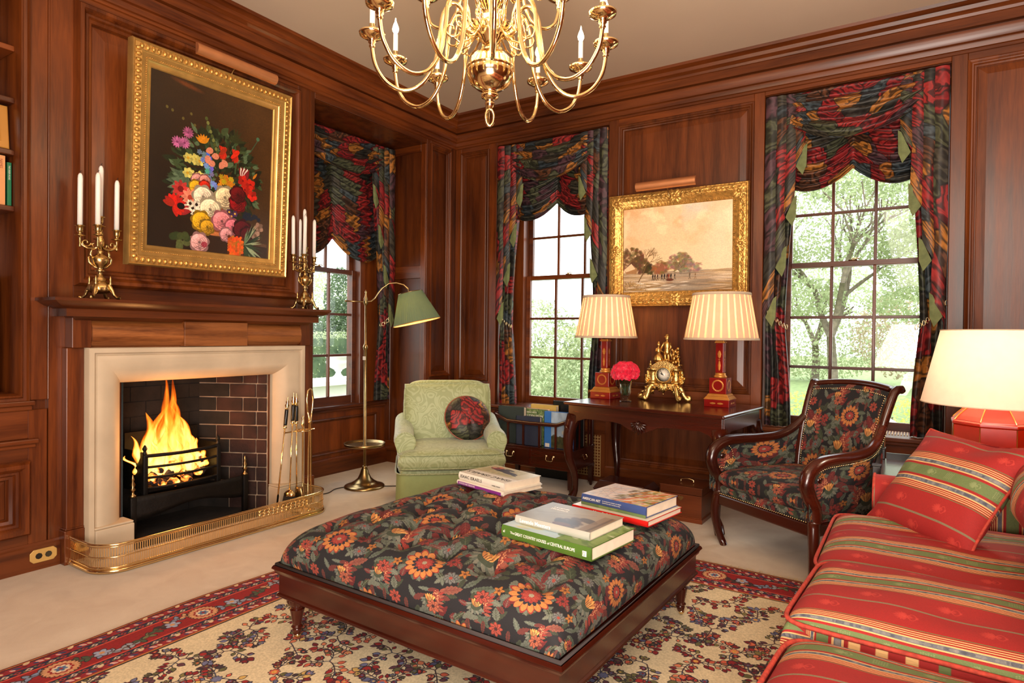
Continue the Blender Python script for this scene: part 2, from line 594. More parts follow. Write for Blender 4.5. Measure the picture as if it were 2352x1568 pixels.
def flame_mat(name, z0, z1):
    """transparent glowing gas: hotter and denser low down and at the heart"""
    m = bpy.data.materials.new(name)
    m.use_nodes = True
    nt = m.node_tree
    nt.nodes.clear()
    L = nt.links
    o = nd(nt, 'ShaderNodeOutputMaterial')
    tc = nd(nt, 'ShaderNodeTexCoord')
    sp = nd(nt, 'ShaderNodeSeparateXYZ')
    L.new(tc.outputs['Object'], sp.inputs[0])
    mr = nd(nt, 'ShaderNodeMapRange')
    mr.inputs['From Min'].default_value = z0
    mr.inputs['From Max'].default_value = z1
    L.new(sp.outputs['Z'], mr.inputs[0])
    mp = nd(nt, 'ShaderNodeMapping')
    mp.inputs['Scale'].default_value = (28, 28, 7)
    L.new(tc.outputs['Object'], mp.inputs[0])
    n = nd(nt, 'ShaderNodeTexNoise')
    n.inputs['Scale'].default_value = 1.0
    n.inputs['Detail'].default_value = 2
    L.new(mp.outputs[0], n.inputs['Vector'])
    lw = nd(nt, 'ShaderNodeLayerWeight')
    lw.inputs[0].default_value = 0.5
    core = nd(nt, 'ShaderNodeMath', operation='SUBTRACT')
    core.inputs[0].default_value = 1.0
    L.new(lw.outputs['Facing'], core.inputs[1])
    # heat = core * .8 + noise*.5 - z*.75
    a = nd(nt, 'ShaderNodeMath', operation='MULTIPLY_ADD')
    L.new(core.outputs[0], a.inputs[0])
    a.inputs[1].default_value = 0.55
    a.inputs[2].default_value = 0.12
    b = nd(nt, 'ShaderNodeMath', operation='MULTIPLY_ADD')
    L.new(n.outputs['Fac'], b.inputs[0])
    b.inputs[1].default_value = 0.55
    L.new(a.outputs[0], b.inputs[2])
    c = nd(nt, 'ShaderNodeMath', operation='MULTIPLY_ADD')
    L.new(mr.outputs[0], c.inputs[0])
    c.inputs[1].default_value = -0.62
    L.new(b.outputs[0], c.inputs[2])
    r = ramp(nt, [(0.0, (0.5, 0.02, 0.0, 1)), (0.3, (1.0, 0.11, 0.0, 1)), (0.55, (1.0, 0.28, 0.02, 1)), (0.92, (1.0, 0.68, 0.16, 1))])
    L.new(c.outputs[0], r.inputs[0])
    st = nd(nt, 'ShaderNodeMapRange')
    st.inputs['From Min'].default_value = 0.0
    st.inputs['From Max'].default_value = 0.9
    st.inputs['To Min'].default_value = 0.25
    st.inputs['To Max'].default_value = 2.6
    L.new(c.outputs[0], st.inputs[0])
    e = nd(nt, 'ShaderNodeEmission')
    L.new(r.outputs[0], e.inputs[0])
    L.new(st.outputs[0], e.inputs[1])
    al = nd(nt, 'ShaderNodeMapRange')
    al.inputs['From Min'].default_value = 0.12
    al.inputs['From Max'].default_value = 0.85
    al.inputs['To Max'].default_value = 0.8
    L.new(c.outputs[0], al.inputs[0])
    t = nd(nt, 'ShaderNodeBsdfTransparent')
    mx = nd(nt, 'ShaderNodeMixShader')
    L.new(al.outputs[0], mx.inputs[0])
    L.new(t.outputs[0], mx.inputs[1])
    L.new(e.outputs[0], mx.inputs[2])
    L.new(mx.outputs[0], o.inputs[0])
    return m


def ember_mat():
    m, nt, bs = new_mat('glowing_coal')
    L = nt.links
    tc = nd(nt, 'ShaderNodeTexCoord')
    n = nd(nt, 'ShaderNodeTexNoise')
    n.inputs['Scale'].default_value = 22
    L.new(tc.outputs['Object'], n.inputs['Vector'])
    r = ramp(nt, [(0.45, (0, 0, 0, 1)), (0.55, (1.0, 0.18, 0.02, 1)), (0.7, (1.0, 0.6, 0.15, 1))])
    L.new(n.outputs['Fac'], r.inputs[0])
    bs.inputs['Base Color'].default_value = rgb(40, 26, 20)
    bs.inputs['Roughness'].default_value = 0.9
    L.new(r.outputs[0], bs.inputs['Emission Color'])
    bs.inputs['Emission Strength'].default_value = 2.2
    return m


MAT['ember'] = ember_mat()
# ------------------------------------------------------------------ mesh building
class B:
    """collects shapes; build() links them as ONE mesh object"""
    def __init__(s, M=None):
        s.v, s.f, s.uv, s.mi = [], [], [], []
        s.M = M or Matrix()

    def add(s, verts, faces, uvs=None, m=0, M=None):
        k = len(s.v)
        T = s.M @ M if M is not None else s.M
        s.v.extend((T @ Vector(p))[:] for p in verts)
        for i, f in enumerate(faces):
            s.f.append([k + j for j in f])
            s.uv.append(uvs[i] if uvs else [(0, 0)] * len(f))
            s.mi.append(m)

    def box(s, x0, x1, y0, y1, z0, z1, m=0, M=None, tx=1.0, ty=1.0):
        """tx, ty: scale of the top face (taper)"""
        cx, cy = (x0 + x1) / 2, (y0 + y1) / 2
        v = [(x0, y0, z0), (x1, y0, z0), (x1, y1, z0), (x0, y1, z0)]
        v += [(cx + (p[0] - cx) * tx, cy + (p[1] - cy) * ty, z1) for p in v]
        f = [(0, 3, 2, 1), (4, 5, 6, 7), (0, 1, 5, 4), (1, 2, 6, 5), (2, 3, 7, 6), (3, 0, 4, 7)]
        ax = [(0, 1), (0, 1), (0, 2), (1, 2), (0, 2), (1, 2)]
        uv = [[(v[j][a], v[j][b]) for j in q] for q, (a, b) in zip(f, ax)]
        s.add(v, f, uv, m, M)

    def lathe(s, prof, n=24, m=0, M=None, sx=1.0, sy=1.0, flute=None, a0=0.0, a1=2 * PI):
        full = abs(a1 - a0 - 2 * PI) < 1e-6
        cols = n if full else n + 1
        v, f, uv = [], [], []
        for i in range(cols):
            a = a0 + (a1 - a0) * i / n
            for r, z in prof:
                k = flute(a, z, r) if flute else 1.0
                v.append((r * k * cos(a) * sx, r * k * sin(a) * sy, z))
        P = len(prof)
        ln = [0]
        for j in range(P - 1):
            ln.append(ln[-1] + math.hypot(prof[j + 1][0] - prof[j][0], prof[j + 1][1] - prof[j][1]))
        for i in range(n):
            i2 = (i + 1) % cols
            for j in range(P - 1):
                f.append((i * P + j, i2 * P + j, i2 * P + j + 1, i * P + j + 1))
                uv.append([(i / n, ln[j]), ((i + 1) / n, ln[j]), ((i + 1) / n, ln[j + 1]), (i / n, ln[j + 1])])
        if full:
            if prof[0][0] > 1e-4:
                f.append(tuple(i * P for i in range(n))[::-1])
                uv.append([(0, 0)] * n)
            if prof[-1][0] > 1e-4:
                f.append(tuple(i * P + P - 1 for i in range(n)))
                uv.append([(0, 0)] * n)
        s.add(v, f, uv, m, M)

    def tube(s, pts, r, n=8, closed=False, m=0, M=None, flat=1.0):
        pts = [Vector(p) for p in pts]
        k = len(pts)
        rs = r if isinstance(r, (list, tuple)) else [r] * k
        v, f, uv = [], [], []
        prev = None
        for i, p in enumerate(pts):
            t = (pts[(i + 1) % k] - pts[i - 1]) if closed else (pts[min(i + 1, k - 1)] - pts[max(i - 1, 0)])
            t.normalize()
            if prev is None:
                a = Vector((0, 0, 1)) if abs(t.z) < 0.9 else Vector((1, 0, 0))
                x = t.cross(a).normalized()
            else:
                x = (prev - t * prev.dot(t)).normalized()
            prev = x
            y = t.cross(x)
            for j in range(n):
                a = 2 * PI * j / n
                v.append(p + x * cos(a) * rs[i] + y * sin(a) * rs[i] * flat)
        for i in range(k if closed else k - 1):
            i2 = (i + 1) % k
            for j in range(n):
                j2 = (j + 1) % n
                f.append((i * n + j, i2 * n + j, i2 * n + j2, i * n + j2)[::-1])
                uv.append([(0, 0)] * 4)
        if not closed:
            f.append(tuple(range(n)))
            f.append(tuple((k - 1) * n + j for j in range(n))[::-1])
            uv += [[(0, 0)] * n] * 2
        s.add(v, f, uv, m, M)

    def grid(s, fn, nu, nv, m=0, M=None, uvf=None, cu=False, flip=False, mf=None):
        v, f, uv, ms = [], [], [], []
        nc = nu if cu else nu + 1
        for i in range(nc):
            for j in range(nv + 1):
                v.append(fn(i / nu, j / nv))
        k = len(s.v)
        T = s.M @ M if M is not None else s.M
        s.v.extend((T @ Vector(p))[:] for p in v)
        for i in range(nu):
            i2 = (i + 1) % nc
            for j in range(nv):
                q = [i * (nv + 1) + j, i2 * (nv + 1) + j, i2 * (nv + 1) + j + 1, i * (nv + 1) + j + 1]
                t = [(i / nu, j / nv), ((i + 1) / nu, j / nv), ((i + 1) / nu, (j + 1) / nv), (i / nu, (j + 1) / nv)]
                t = [uvf(*c) for c in t] if uvf else t
                if flip:
                    q, t = q[::-1], t[::-1]
                s.f.append([k + c for c in q])
                s.uv.append(t)
                s.mi.append(mf(i / nu, j / nv) if mf else m)

    def prism(s, poly, h0, h1, axis='Z', m=0, M=None):
        """2D outline (counter-clockwise) extruded along an axis"""
        n = len(poly)

        def P(a, b, c):
            return {'Z': (a, b, c), 'Y': (a, c, b), 'X': (c, a, b)}[axis]
        v = [P(a, b, h0) for a, b in poly] + [P(a, b, h1) for a, b in poly]
        f = [tuple(range(n))[::-1], tuple(range(n, 2 * n))]
        uv = [[(poly[i][0], poly[i][1]) for i in range(n)][::-1], [(poly[i][0], poly[i][1]) for i in range(n)]]
        per = 0
        for i in range(n):
            j = (i + 1) % n
            d = math.dist(poly[i], poly[j])
            f.append((i, j, n + j, n + i))
            uv.append([(per, h0), (per + d, h0), (per + d, h1), (per, h1)])
            per += d
        if axis == 'Y':
            f = [q[::-1] for q in f]
            uv = [q[::-1] for q in uv]
        s.add(v, f, uv, m, M)

    def ring(s, u0, u1, v0, v1, prof, m=0, M=None, open_bottom=False, z_is_n=True, uvw=False):
        """mitred moulding round a rectangle in the local xy plane; prof = [(inset, height)] with height along local z"""
        vs, f, uv = [], [], []
        for a, h in prof:
            b = 0 if open_bottom else a
            vs += [(u0 + a, v0 + b, h), (u1 - a, v0 + b, h), (u1 - a, v1 - a, h), (u0 + a, v1 - a, h)]
        segs = [1, 2, 3] if open_bottom else [0, 1, 2, 3]
        for i in range(len(prof) - 1):
            for q in segs:
                q2 = (q + 1) % 4
                f.append((i * 4 + q, i * 4 + q2, (i + 1) * 4 + q2, (i + 1) * 4 + q))
                ln = (u1 - u0) if q in (0, 2) else (v1 - v0)
                uv.append([(0, i * 0.02), (ln, i * 0.02), (ln, i * 0.02 + 0.02), (0, i * 0.02 + 0.02)])
        s.add(vs, f, uv, m, M)

    def cushion(s, a, b, t, p=5.0, n=28, q=1.0, m=0, M=None, uvs=1.0, crown=0.0, nz=0.0, seed=0, swap=False, umap=None):
        """soft closed box: half sizes a, b, half thickness t"""
        def half(sign):
            def fn(i, j):
                u, v = sin((i - 0.5) * PI), sin((j - 0.5) * PI)
                e = max(0.0, 1 - abs(u) ** p) * max(0.0, 1 - abs(v) ** p)
                h = t * e ** (q / p * 2.0) * (1 + crown * (1 - u * u) * (1 - v * v))
                w = nz * noise.noise(Vector((u * 2.1 + seed, v * 2.1, sign * 3 + seed * 2.7))) * e if nz else 0
                k = 1 - 0.035 * (1 - e) * 0
                return (a * u * k, b * v * k, sign * (h + w))
            return fn

        def uvf(i, j):
            u, v = sin((i - 0.5) * PI), sin((j - 0.5) * PI)
            e = max(0.0, 1 - abs(u) ** p) * max(0.0, 1 - abs(v) ** p)
            dh = t * (1 - e ** (q / p * 2.0))
            u, v = u * a + math.copysign(dh * abs(u) ** 6, u), v * b + math.copysign(dh * abs(v) ** 6, v)
            if umap:
                return umap(u, v)
            return (v * uvs, u * uvs) if swap else (u * uvs, v * uvs)
        s.grid(half(1), n, n, m, M, uvf)
        s.grid(half(-1), n, n, m, M, uvf, flip=True)

    def build(s, name, mats, parent=None, smooth=True, bevel=0, bseg=2, sub=0, solid=0, auto=None, mirror=None, offset=-1):
        me = bpy.data.meshes.new(name)
        me.from_pydata(s.v, [], s.f)
        uvl = me.uv_layers.new(name='UVMap')
        flat = np.array([c for q in s.uv for p in q for c in p], np.float32)
        uvl.data.foreach_set('uv', flat)
        me.polygons.foreach_set('material_index', s.mi)
        if smooth:
            me.polygons.foreach_set('use_smooth', [True] * len(me.polygons))
        for m in (mats if isinstance(mats, (list, tuple)) else [mats]):
            me.materials.append(MAT[m] if isinstance(m, str) else m)
        me.update()
        if auto is not None:
            me.set_sharp_from_angle(angle=math.radians(auto))
        o = bpy.data.objects.new(name, me)
        COL.objects.link(o)
        if parent is not None:
            o.parent = parent
        if solid:
            md = o.modifiers.new('thickness', 'SOLIDIFY')
            md.thickness = solid
            md.offset = offset
        if bevel:
            md = o.modifiers.new('bevel', 'BEVEL')
            md.width = bevel
            md.segments = bseg
            md.limit_method = 'ANGLE'
            md.angle_limit = math.radians(40)
            md.harden_normals = False
        if sub:
            md = o.modifiers.new('subsurf', 'SUBSURF')
            md.levels = md.render_levels = sub
        return o


def tag(o, label, cat, group=None):
    o['label'] = label
    o['category'] = cat
    if group:
        o['group'] = group
    return o


def struct(o):
    o['kind'] = 'structure'
    return o


def thing(name, label, cat, loc=(0, 0, 0), rz=0.0, group=None):
    o = bpy.data.objects.new(name, None)
    o.empty_display_size = 0.1
    COL.objects.link(o)
    o.location = loc
    o.rotation_euler = (0, 0, rz)
    return tag(o, label, cat, group)


def copy_tree(o, parent=None):
    c = o.copy()
    COL.objects.link(c)
    c.parent = parent
    for ch in list(o.children):
        copy_tree(ch, c)
    return c


def T(x=0, y=0, z=0):
    return Matrix.Translation((x, y, z))


def R(deg, ax='Z'):
    return Matrix.Rotation(math.radians(deg), 4, ax)


def S(x, y=None, z=None):
    y = x if y is None else y
    z = x if z is None else z
    return Matrix.Diagonal((x, y, z, 1))


def frame(o, X, Y, Z):
    return Matrix(((X[0], Y[0], Z[0], o[0]), (X[1], Y[1], Z[1], o[1]), (X[2], Y[2], Z[2], o[2]), (0, 0, 0, 1)))


_font_mats = {}


def text(body, size, M, mat, parent, name='lettering', ext=0.0003, align='LEFT', sx=1.0, serif_bold=0.0, fit=None):
    c = bpy.data.curves.new(name, 'FONT')
    c.body = body
    c.size = size
    c.extrude = ext
    c.offset = serif_bold
    c.align_x = align
    c.align_y = 'CENTER'
    c.resolution_u = 2
    c.materials.append(MAT[mat] if isinstance(mat, str) else mat)
    # convert to a plain mesh so it stays one light piece
    tmp = bpy.data.objects.new(name, c)
    COL.objects.link(tmp)
    dg = bpy.context.evaluated_depsgraph_get()
    me = bpy.data.meshes.new_from_object(tmp.evaluated_get(dg))
    bpy.data.objects.remove(tmp)
    if fit:
        xs_ = [v.co.x for v in me.vertices]
        sx = fit / (max(xs_) - min(xs_))
    me.transform(M @ S(sx, 1, 1))
    o = bpy.data.objects.new(name, me)
    if not me.materials:
        me.materials.append(MAT[mat])
    COL.objects.link(o)
    o.parent = parent
    return o
# ------------------------------------------------------------------ room shell
XL, YB, ZC = -3.9, 5.0, 3.42            # fireplace wall, window wall, ceiling
XR, YF = 1.9, -2.2                      # walls behind the camera
ML = frame((XL, 0, 0), (0, 1, 0), (0, 0, 1), (1, 0, 0))      # (y, z, out)
MB = frame((0, YB, 0), (1, 0, 0), (0, 0, 1), (0, -1, 0))     # (x, z, out)

b = B(); b.box(XL - 0.6, XR + 0.3, YF - 0.3, YB + 0.45, -0.12, 0); struct(b.build('floor', 'carpet', smooth=False))
b = B(); b.box(XL - 0.6, XR + 0.3, YF - 0.3, YB + 0.45, ZC, ZC + 0.12); struct(b.build('ceiling', 'ceil', smooth=False))

RC = 0.022   # how far the panels lie behind the stiles
# fireplace wall: solid blocks behind the joinery
b = B(ML)
b.box(YF, 0.30, 0, ZC, -0.6, -RC)
b.box(0.30, 1.345, 0, 0.90, -0.6, -RC)
b.box(0.30, 1.345, 3.06, ZC, -0.6, -RC)
b.box(0.30, 1.345, 0.90, 3.06, -0.6, -0.42)
b.box(1.345, 1.86, 0, ZC, -0.6, -RC)
b.box(2.84, 3.24, 0, ZC, -0.6, -RC)
b.box(1.86, 2.84, 0.965, ZC, -0.6, -RC)
b.box(3.24, 4.56, 3.07, ZC, -0.6, -RC)
b.box(4.56, YB + 0.45, 0, ZC, -0.6, -RC)
wl = struct(b.build('wall_left', 'wallZ', smooth=False))
# alcove window wall (further back)
XA = -4.42
MA = frame((XA, 0, 0), (0, 1, 0), (0, 0, 1), (1, 0, 0))
b = B(MA)
b.box(3.24, 4.56, 0, 0.60, -0.18, 0)
b.box(3.24, 3.30, 0.60, 3.07, -0.18, 0)
b.box(4.22, 4.56, 0.60, 3.07, -0.18, 0)
b.build('alcove_wall', 'wallZ', wl, smooth=False)
# window wall
b = B(MB)
b.box(XL, -3.4, 0, ZC, -0.45, -RC)
b.box(-3.4, -2.236, 0, 0.57, -0.45, -RC)
b.box(-3.4, -2.236, 3.085, ZC, -0.45, -RC)
b.box(-2.236, -0.967, 0, ZC, -0.45, -RC)
b.box(-0.967, 0.183, 0, 0.57, -0.45, -RC)
b.box(-0.967, 0.183, 3.085, ZC, -0.45, -RC)
b.box(0.183, XR, 0, ZC, -0.45, -RC)
wb = struct(b.build('wall_back', 'wallZ', smooth=False))
b = B(); b.box(XR, XR + 0.2, YF, YB, 0, ZC); struct(b.build('wall_right', 'wallZ', smooth=False))
b = B(); b.box(XL, XR, YF - 0.2, YF, 0, ZC); struct(b.build('wall_front', 'wallZ', smooth=False))


def boards(M, par, lst, name, mat, t=RC, bev=0.003):
    for u0, u1, v0, v1 in lst:
        b = B(M)
        b.box(u0, u1, v0, v1, -t, 0)
        b.build(name, mat, par, smooth=False, bevel=bev, bseg=1)


PM = [(-0.002, 0), (0.0, 0.012), (0.008, 0.016), (0.016, 0.012), (0.022, 0.003), (0.030, 0.001), (0.036, -0.010), (0.046, -0.014), (0.050, -0.0205)]


def panel(M, par, u0, u1, v0, v1, grain='wallZ', prof=PM, n_field=0.012, inset=0.09, field=True):
    b = B(M)
    b.ring(u0, u1, v0, v1, prof)
    b.build('panel_moulding', grain, par, smooth=True, auto=35)
    if field:
        b = B(M)
        e = prof[-1][0] + 0.003
        b.ring(u0 + e, u1 - e, v0 + e, v1 - e, [(0, -RC + 0.001), (0.004, -RC + 0.004), (inset * 0.55, -RC + n_field)])
        q = e + inset * 0.55
        b.add([(u0 + q, v0 + q, -RC + n_field), (u1 - q, v0 + q, -RC + n_field), (u1 - q, v1 - q, -RC + n_field), (u0 + q, v1 - q, -RC + n_field)], [(0, 1, 2, 3)])
        b.build('panel', grain, par, smooth=False)


# --- window wall joinery
boards(MB, wb, [(-3.9, -3.83, 0.12, 3.12), (-3.487, -3.40, 0.12, 3.12), (-2.236, -2.147, 0.12, 3.12), (-1.043, -0.967, 0.12, 3.12),
                (0.183, 0.27, 0.12, 3.12), (1.15, 1.24, 0.12, 3.12)], 'stile', 'wallZ')
boards(MB, wb, [(-3.83, -3.487, 3.07, 3.12), (-2.147, -1.043, 3.06, 3.12), (0.27, 1.15, 3.07, 3.12), (-3.40, -2.236, 3.087, 3.12), (-0.967, 0.183, 3.087, 3.12),
                (-3.83, -3.487, 0.70, 0.82), (-2.147, -1.043, 0.72, 0.834), (0.27, 1.15, 0.80, 0.92), (-3.83, -3.487, 0.12, 0.20), (-2.147, -1.043, 0.12, 0.18),
                (0.27, 1.15, 0.12, 0.20), (-3.40, -2.236, 0.42, 0.57), (-0.967, 0.183, 0.42, 0.57)], 'rail', 'wallX')
for u0, u1, v0, v1 in [(-3.83, -3.487, 0.82, 3.07), (-2.147, -1.043, 0.834, 3.06), (0.27, 1.15, 0.92, 3.07), (-3.83, -3.487, 0.20, 0.70),
                       (-2.147, -1.043, 0.18, 0.72), (0.27, 1.15, 0.20, 0.80)]:
    panel(MB, wb, u0, u1, v0, v1)
# sills
for nm, (u0, u1) in (('window_sill', (-3.46, -2.18)), ('window_sill', (-1.03, 0.245))):
    b = B(MB); b.box(u0 + 0.06, u1 - 0.06, 0.57, 0.60, -0.36, 0.0); b.box(u0, u1, 0.57, 0.60, 0.0, 0.035)
    b.box(u0 + 0.02, u1 - 0.02, 0.545, 0.57, 0.0, 0.018)
    b.build(nm, 'wallX', wb, smooth=False, bevel=0.006)
# the grilled strip in the sill of the third window, and the lattice of the radiator cover below the second
b = B(MB)
for i in range(60):
    x = -0.93 + i * 0.018
    b.box(x, x + 0.006, 0.600, 0.606, -0.27, -0.10)
b.build('sill_grille', 'cane', wb, smooth=False)
for u0, u1 in ((-3.36, -2.28), (-0.92, 0.14)):
    b = B(MB)
    n = int((u1 - u0) / 0.026)
    for i in range(n + 1):
        b.box(u0 + i * 0.026, u0 + i * 0.026 + 0.008, 0.04, 0.40, -RC, -RC + 0.004)
    for j in range(14):
        b.box(u0, u0 + n * 0.026 + 0.008, 0.04 + j * 0.026, 0.048 + j * 0.026, -RC + 0.004, -RC + 0.007)
    b.build('radiator_lattice', 'cane', wb, smooth=False)['kind'] = 'stuff'
    b = B(MB)
    b.box(u0 - 0.04, u1 + 0.04, 0.0, 0.04, -RC, 0.004)
    b.build('lattice_rail', 'wallX', wb, smooth=False)

# --- fireplace wall joinery
boards(ML, wl, [(1.396, 1.478, 0.90, 3.12), (1.484, 1.600, 0.12, 3.12), (3.085, 3.195, 1.44, 3.12), (3.20, 3.24, 0.12, 3.12), (4.56, 4.614, 0.12, 3.12),
                (4.925, 5.0, 0.12, 3.12)], 'stile', 'wallZ')
boards(ML, wl, [(1.60, 3.085, 3.075, 3.12), (1.60, 3.085, 1.44, 1.52), (3.24, 4.56, 3.072, 3.12), (4.614, 4.925, 3.09, 3.12), (4.614, 4.925, 0.70, 0.86), (4.614, 4.925, 0.12, 0.20),
                (1.345, 1.396, 3.06, 3.12), (0.30, 1.345, 3.06, 3.12)], 'rail', 'wallY')
panel(ML, wl, 4.614, 4.925, 0.86, 3.09)
panel(ML, wl, 4.614, 4.925, 0.20, 0.70)
BIG = [(-0.004, 0), (0.0, 0.03), (0.012, 0.048), (0.030, 0.050), (0.044, 0.036), (0.050, 0.022), (0.062, 0.020), (0.070, 0.006), (0.085, 0.0), (0.09, -0.018)]
panel(ML, wl, 1.60, 3.085, 1.52, 3.075, prof=BIG, inset=0.12)
b = B(ML)
for y in (1.481, 3.1975):
    b.box(y - 0.004, y + 0.004, 0.9, 3.12, -RC, 0.006)
b.build('bead', 'wallZ', wl, smooth=False, bevel=0.003)
# moulded casing of the bookcase opening
b = B(ML)
b.ring(0.25, 1.396, 0.885, 3.10, [(0, 0), (0.002, 0.018), (0.010, 0.022), (0.016, 0.012), (0.030, 0.010), (0.036, 0.020), (0.045, 0.022), (0.053, 0.006), (0.053, -0.415)])
b.build('opening_casing', 'wallZ', wl, auto=35)
for z in (2.735, 2.468, 2.20, 1.91):
    b = B(ML); b.box(0.30, 1.343, z - 0.028, z, -0.40, -0.035); b.build('bookshelf', 'wallY', wl, smooth=False, bevel=0.004)
# cupboard below the shelves
b = B(ML)
b.box(0.2, 1.415, 0.875, 0.90, 0, 0.03); b.box(0.2, 1.405, 0.85, 0.875, 0, 0.018)
b.build('counter_edge', 'wallY', wl, smooth=False, bevel=0.006)
b = B(ML)
b.box(0.2, 1.43, 0.675, 0.70, 0, 0.035); b.box(0.2, 1.42, 0.655, 0.675, 0, 0.022)
b.build('chair_rail', 'wallY', wl, smooth=False, bevel=0.006)
boards(ML, wl, [(1.393, 1.478, 0.12, 0.85)], 'stile', 'wallZ')
boards(ML, wl, [(0.3, 1.393, 0.585, 0.655), (0.3, 1.393, 0.12, 0.20), (0.3, 1.393, 0.70, 0.85)], 'rail', 'wallY')
panel(ML, wl, 0.6, 1.393, 0.20, 0.585, prof=BIG, inset=0.1)

# alcove joinery
b = B(); b.box(XL - 0.52, XL - RC, 4.56 - 0.004, 4.56, 0.12, 3.07); b.build('reveal_board', 'wallZ', wl, smooth=False)
for x0, x1, z0, z1, g in ((XL - 0.06, XL, 0.12, 3.07, 'wallZ'), (XL - 0.5, XL - 0.06, 1.80, 1.92, 'wallX'), (XL - 0.5, XL - 0.06, 0.12, 0.22, 'wallX'), (XL - 0.5, XL - 0.44, 0.22, 3.0, 'wallZ'),
                          (XL - 0.5, XL - 0.06, 3.0, 3.07, 'wallX')):
    b = B(); b.box(x0, x1, 4.56 - 0.018, 4.56 - 0.004, z0, z1); b.build('reveal_trim', g, wl, smooth=False, bevel=0.003, bseg=1)
panel(MA, wl, 3.36, 4.44, 0.18, 0.50, prof=PM)
b = B(MA); b.box(3.24, 4.56, 0.585, 0.615, -0.16, 0.05); b.box(3.26, 4.54, 0.56, 0.585, 0, 0.03)
b.build('alcove_sill', 'wallY', wl, smooth=False, bevel=0.006)

# --- crown moulding, mitred in the corner
CP = [(0.0, 3.115), (0.012, 3.118), (0.012, 3.135), (0.022, 3.14), (0.030, 3.165), (0.030, 3.172), (0.045, 3.178), (0.060, 3.205), (0.064, 3.232), (0.064, 3.24), (0.02, 3.243),
      (0.02, 3.262), (0.052, 3.265), (0.052, 3.325), (0.060, 3.328), (0.066, 3.345), (0.085, 3.36), (0.092, 3.362), (0.100, 3.385), (0.128, 3.398), (0.14, 3.40), (0.145, 3.42)]
b = B()
vs, fs = [], []
for n_, z in CP:
    vs += [(XL + n_, YF, z), (XL + n_, YB - n_, z)]
for i in range(len(CP) - 1):
    fs.append((2 * i, 2 * i + 1, 2 * i + 3, 2 * i + 2))
b.add(vs, fs); t1 = struct(b.build('trim_1', 'wallY', auto=30)); t1['label'] = 'carved oak cornice over the fireplace wall'
b = B()
vs = []
for n_, z in CP:
    vs += [(XL + n_, YB - n_, z), (XR, YB - n_, z)]
b.add(vs, fs); t2 = struct(b.build('trim_2', 'wallX', auto=30)); t2['label'] = 'carved oak cornice over the window wall'


def base(name, M, u0, u1, h=0.125, mat='wallY', t=0.014):
    b = B(M)
    b.prism([(0, -RC), (h + 0.02, -RC), (h + 0.02, 0.003), (h + 0.008, 0.006), (h, t), (0, t)], u0, u1, 'X', M=Matrix(((1, 0, 0, 0), (0, 1, 0, 0), (0, 0, 1, 0), (0, 0, 0, 1))))
    return struct(b.build(name, mat, smooth=False))


base('baseboard_left', ML, YF, 1.535)
base('baseboard_left', ML, 4.56, YB)
base('baseboard_alcove', frame((XA + RC, 0, 0), (0, 1, 0), (0, 0, 1), (1, 0, 0)), 3.24, 4.56)
base('baseboard_back', MB, XL, -3.40, mat='wallX')
base('baseboard_back', MB, -2.236, -0.967, mat='wallX')
base('baseboard_back', MB, 0.183, XR, mat='wallX')


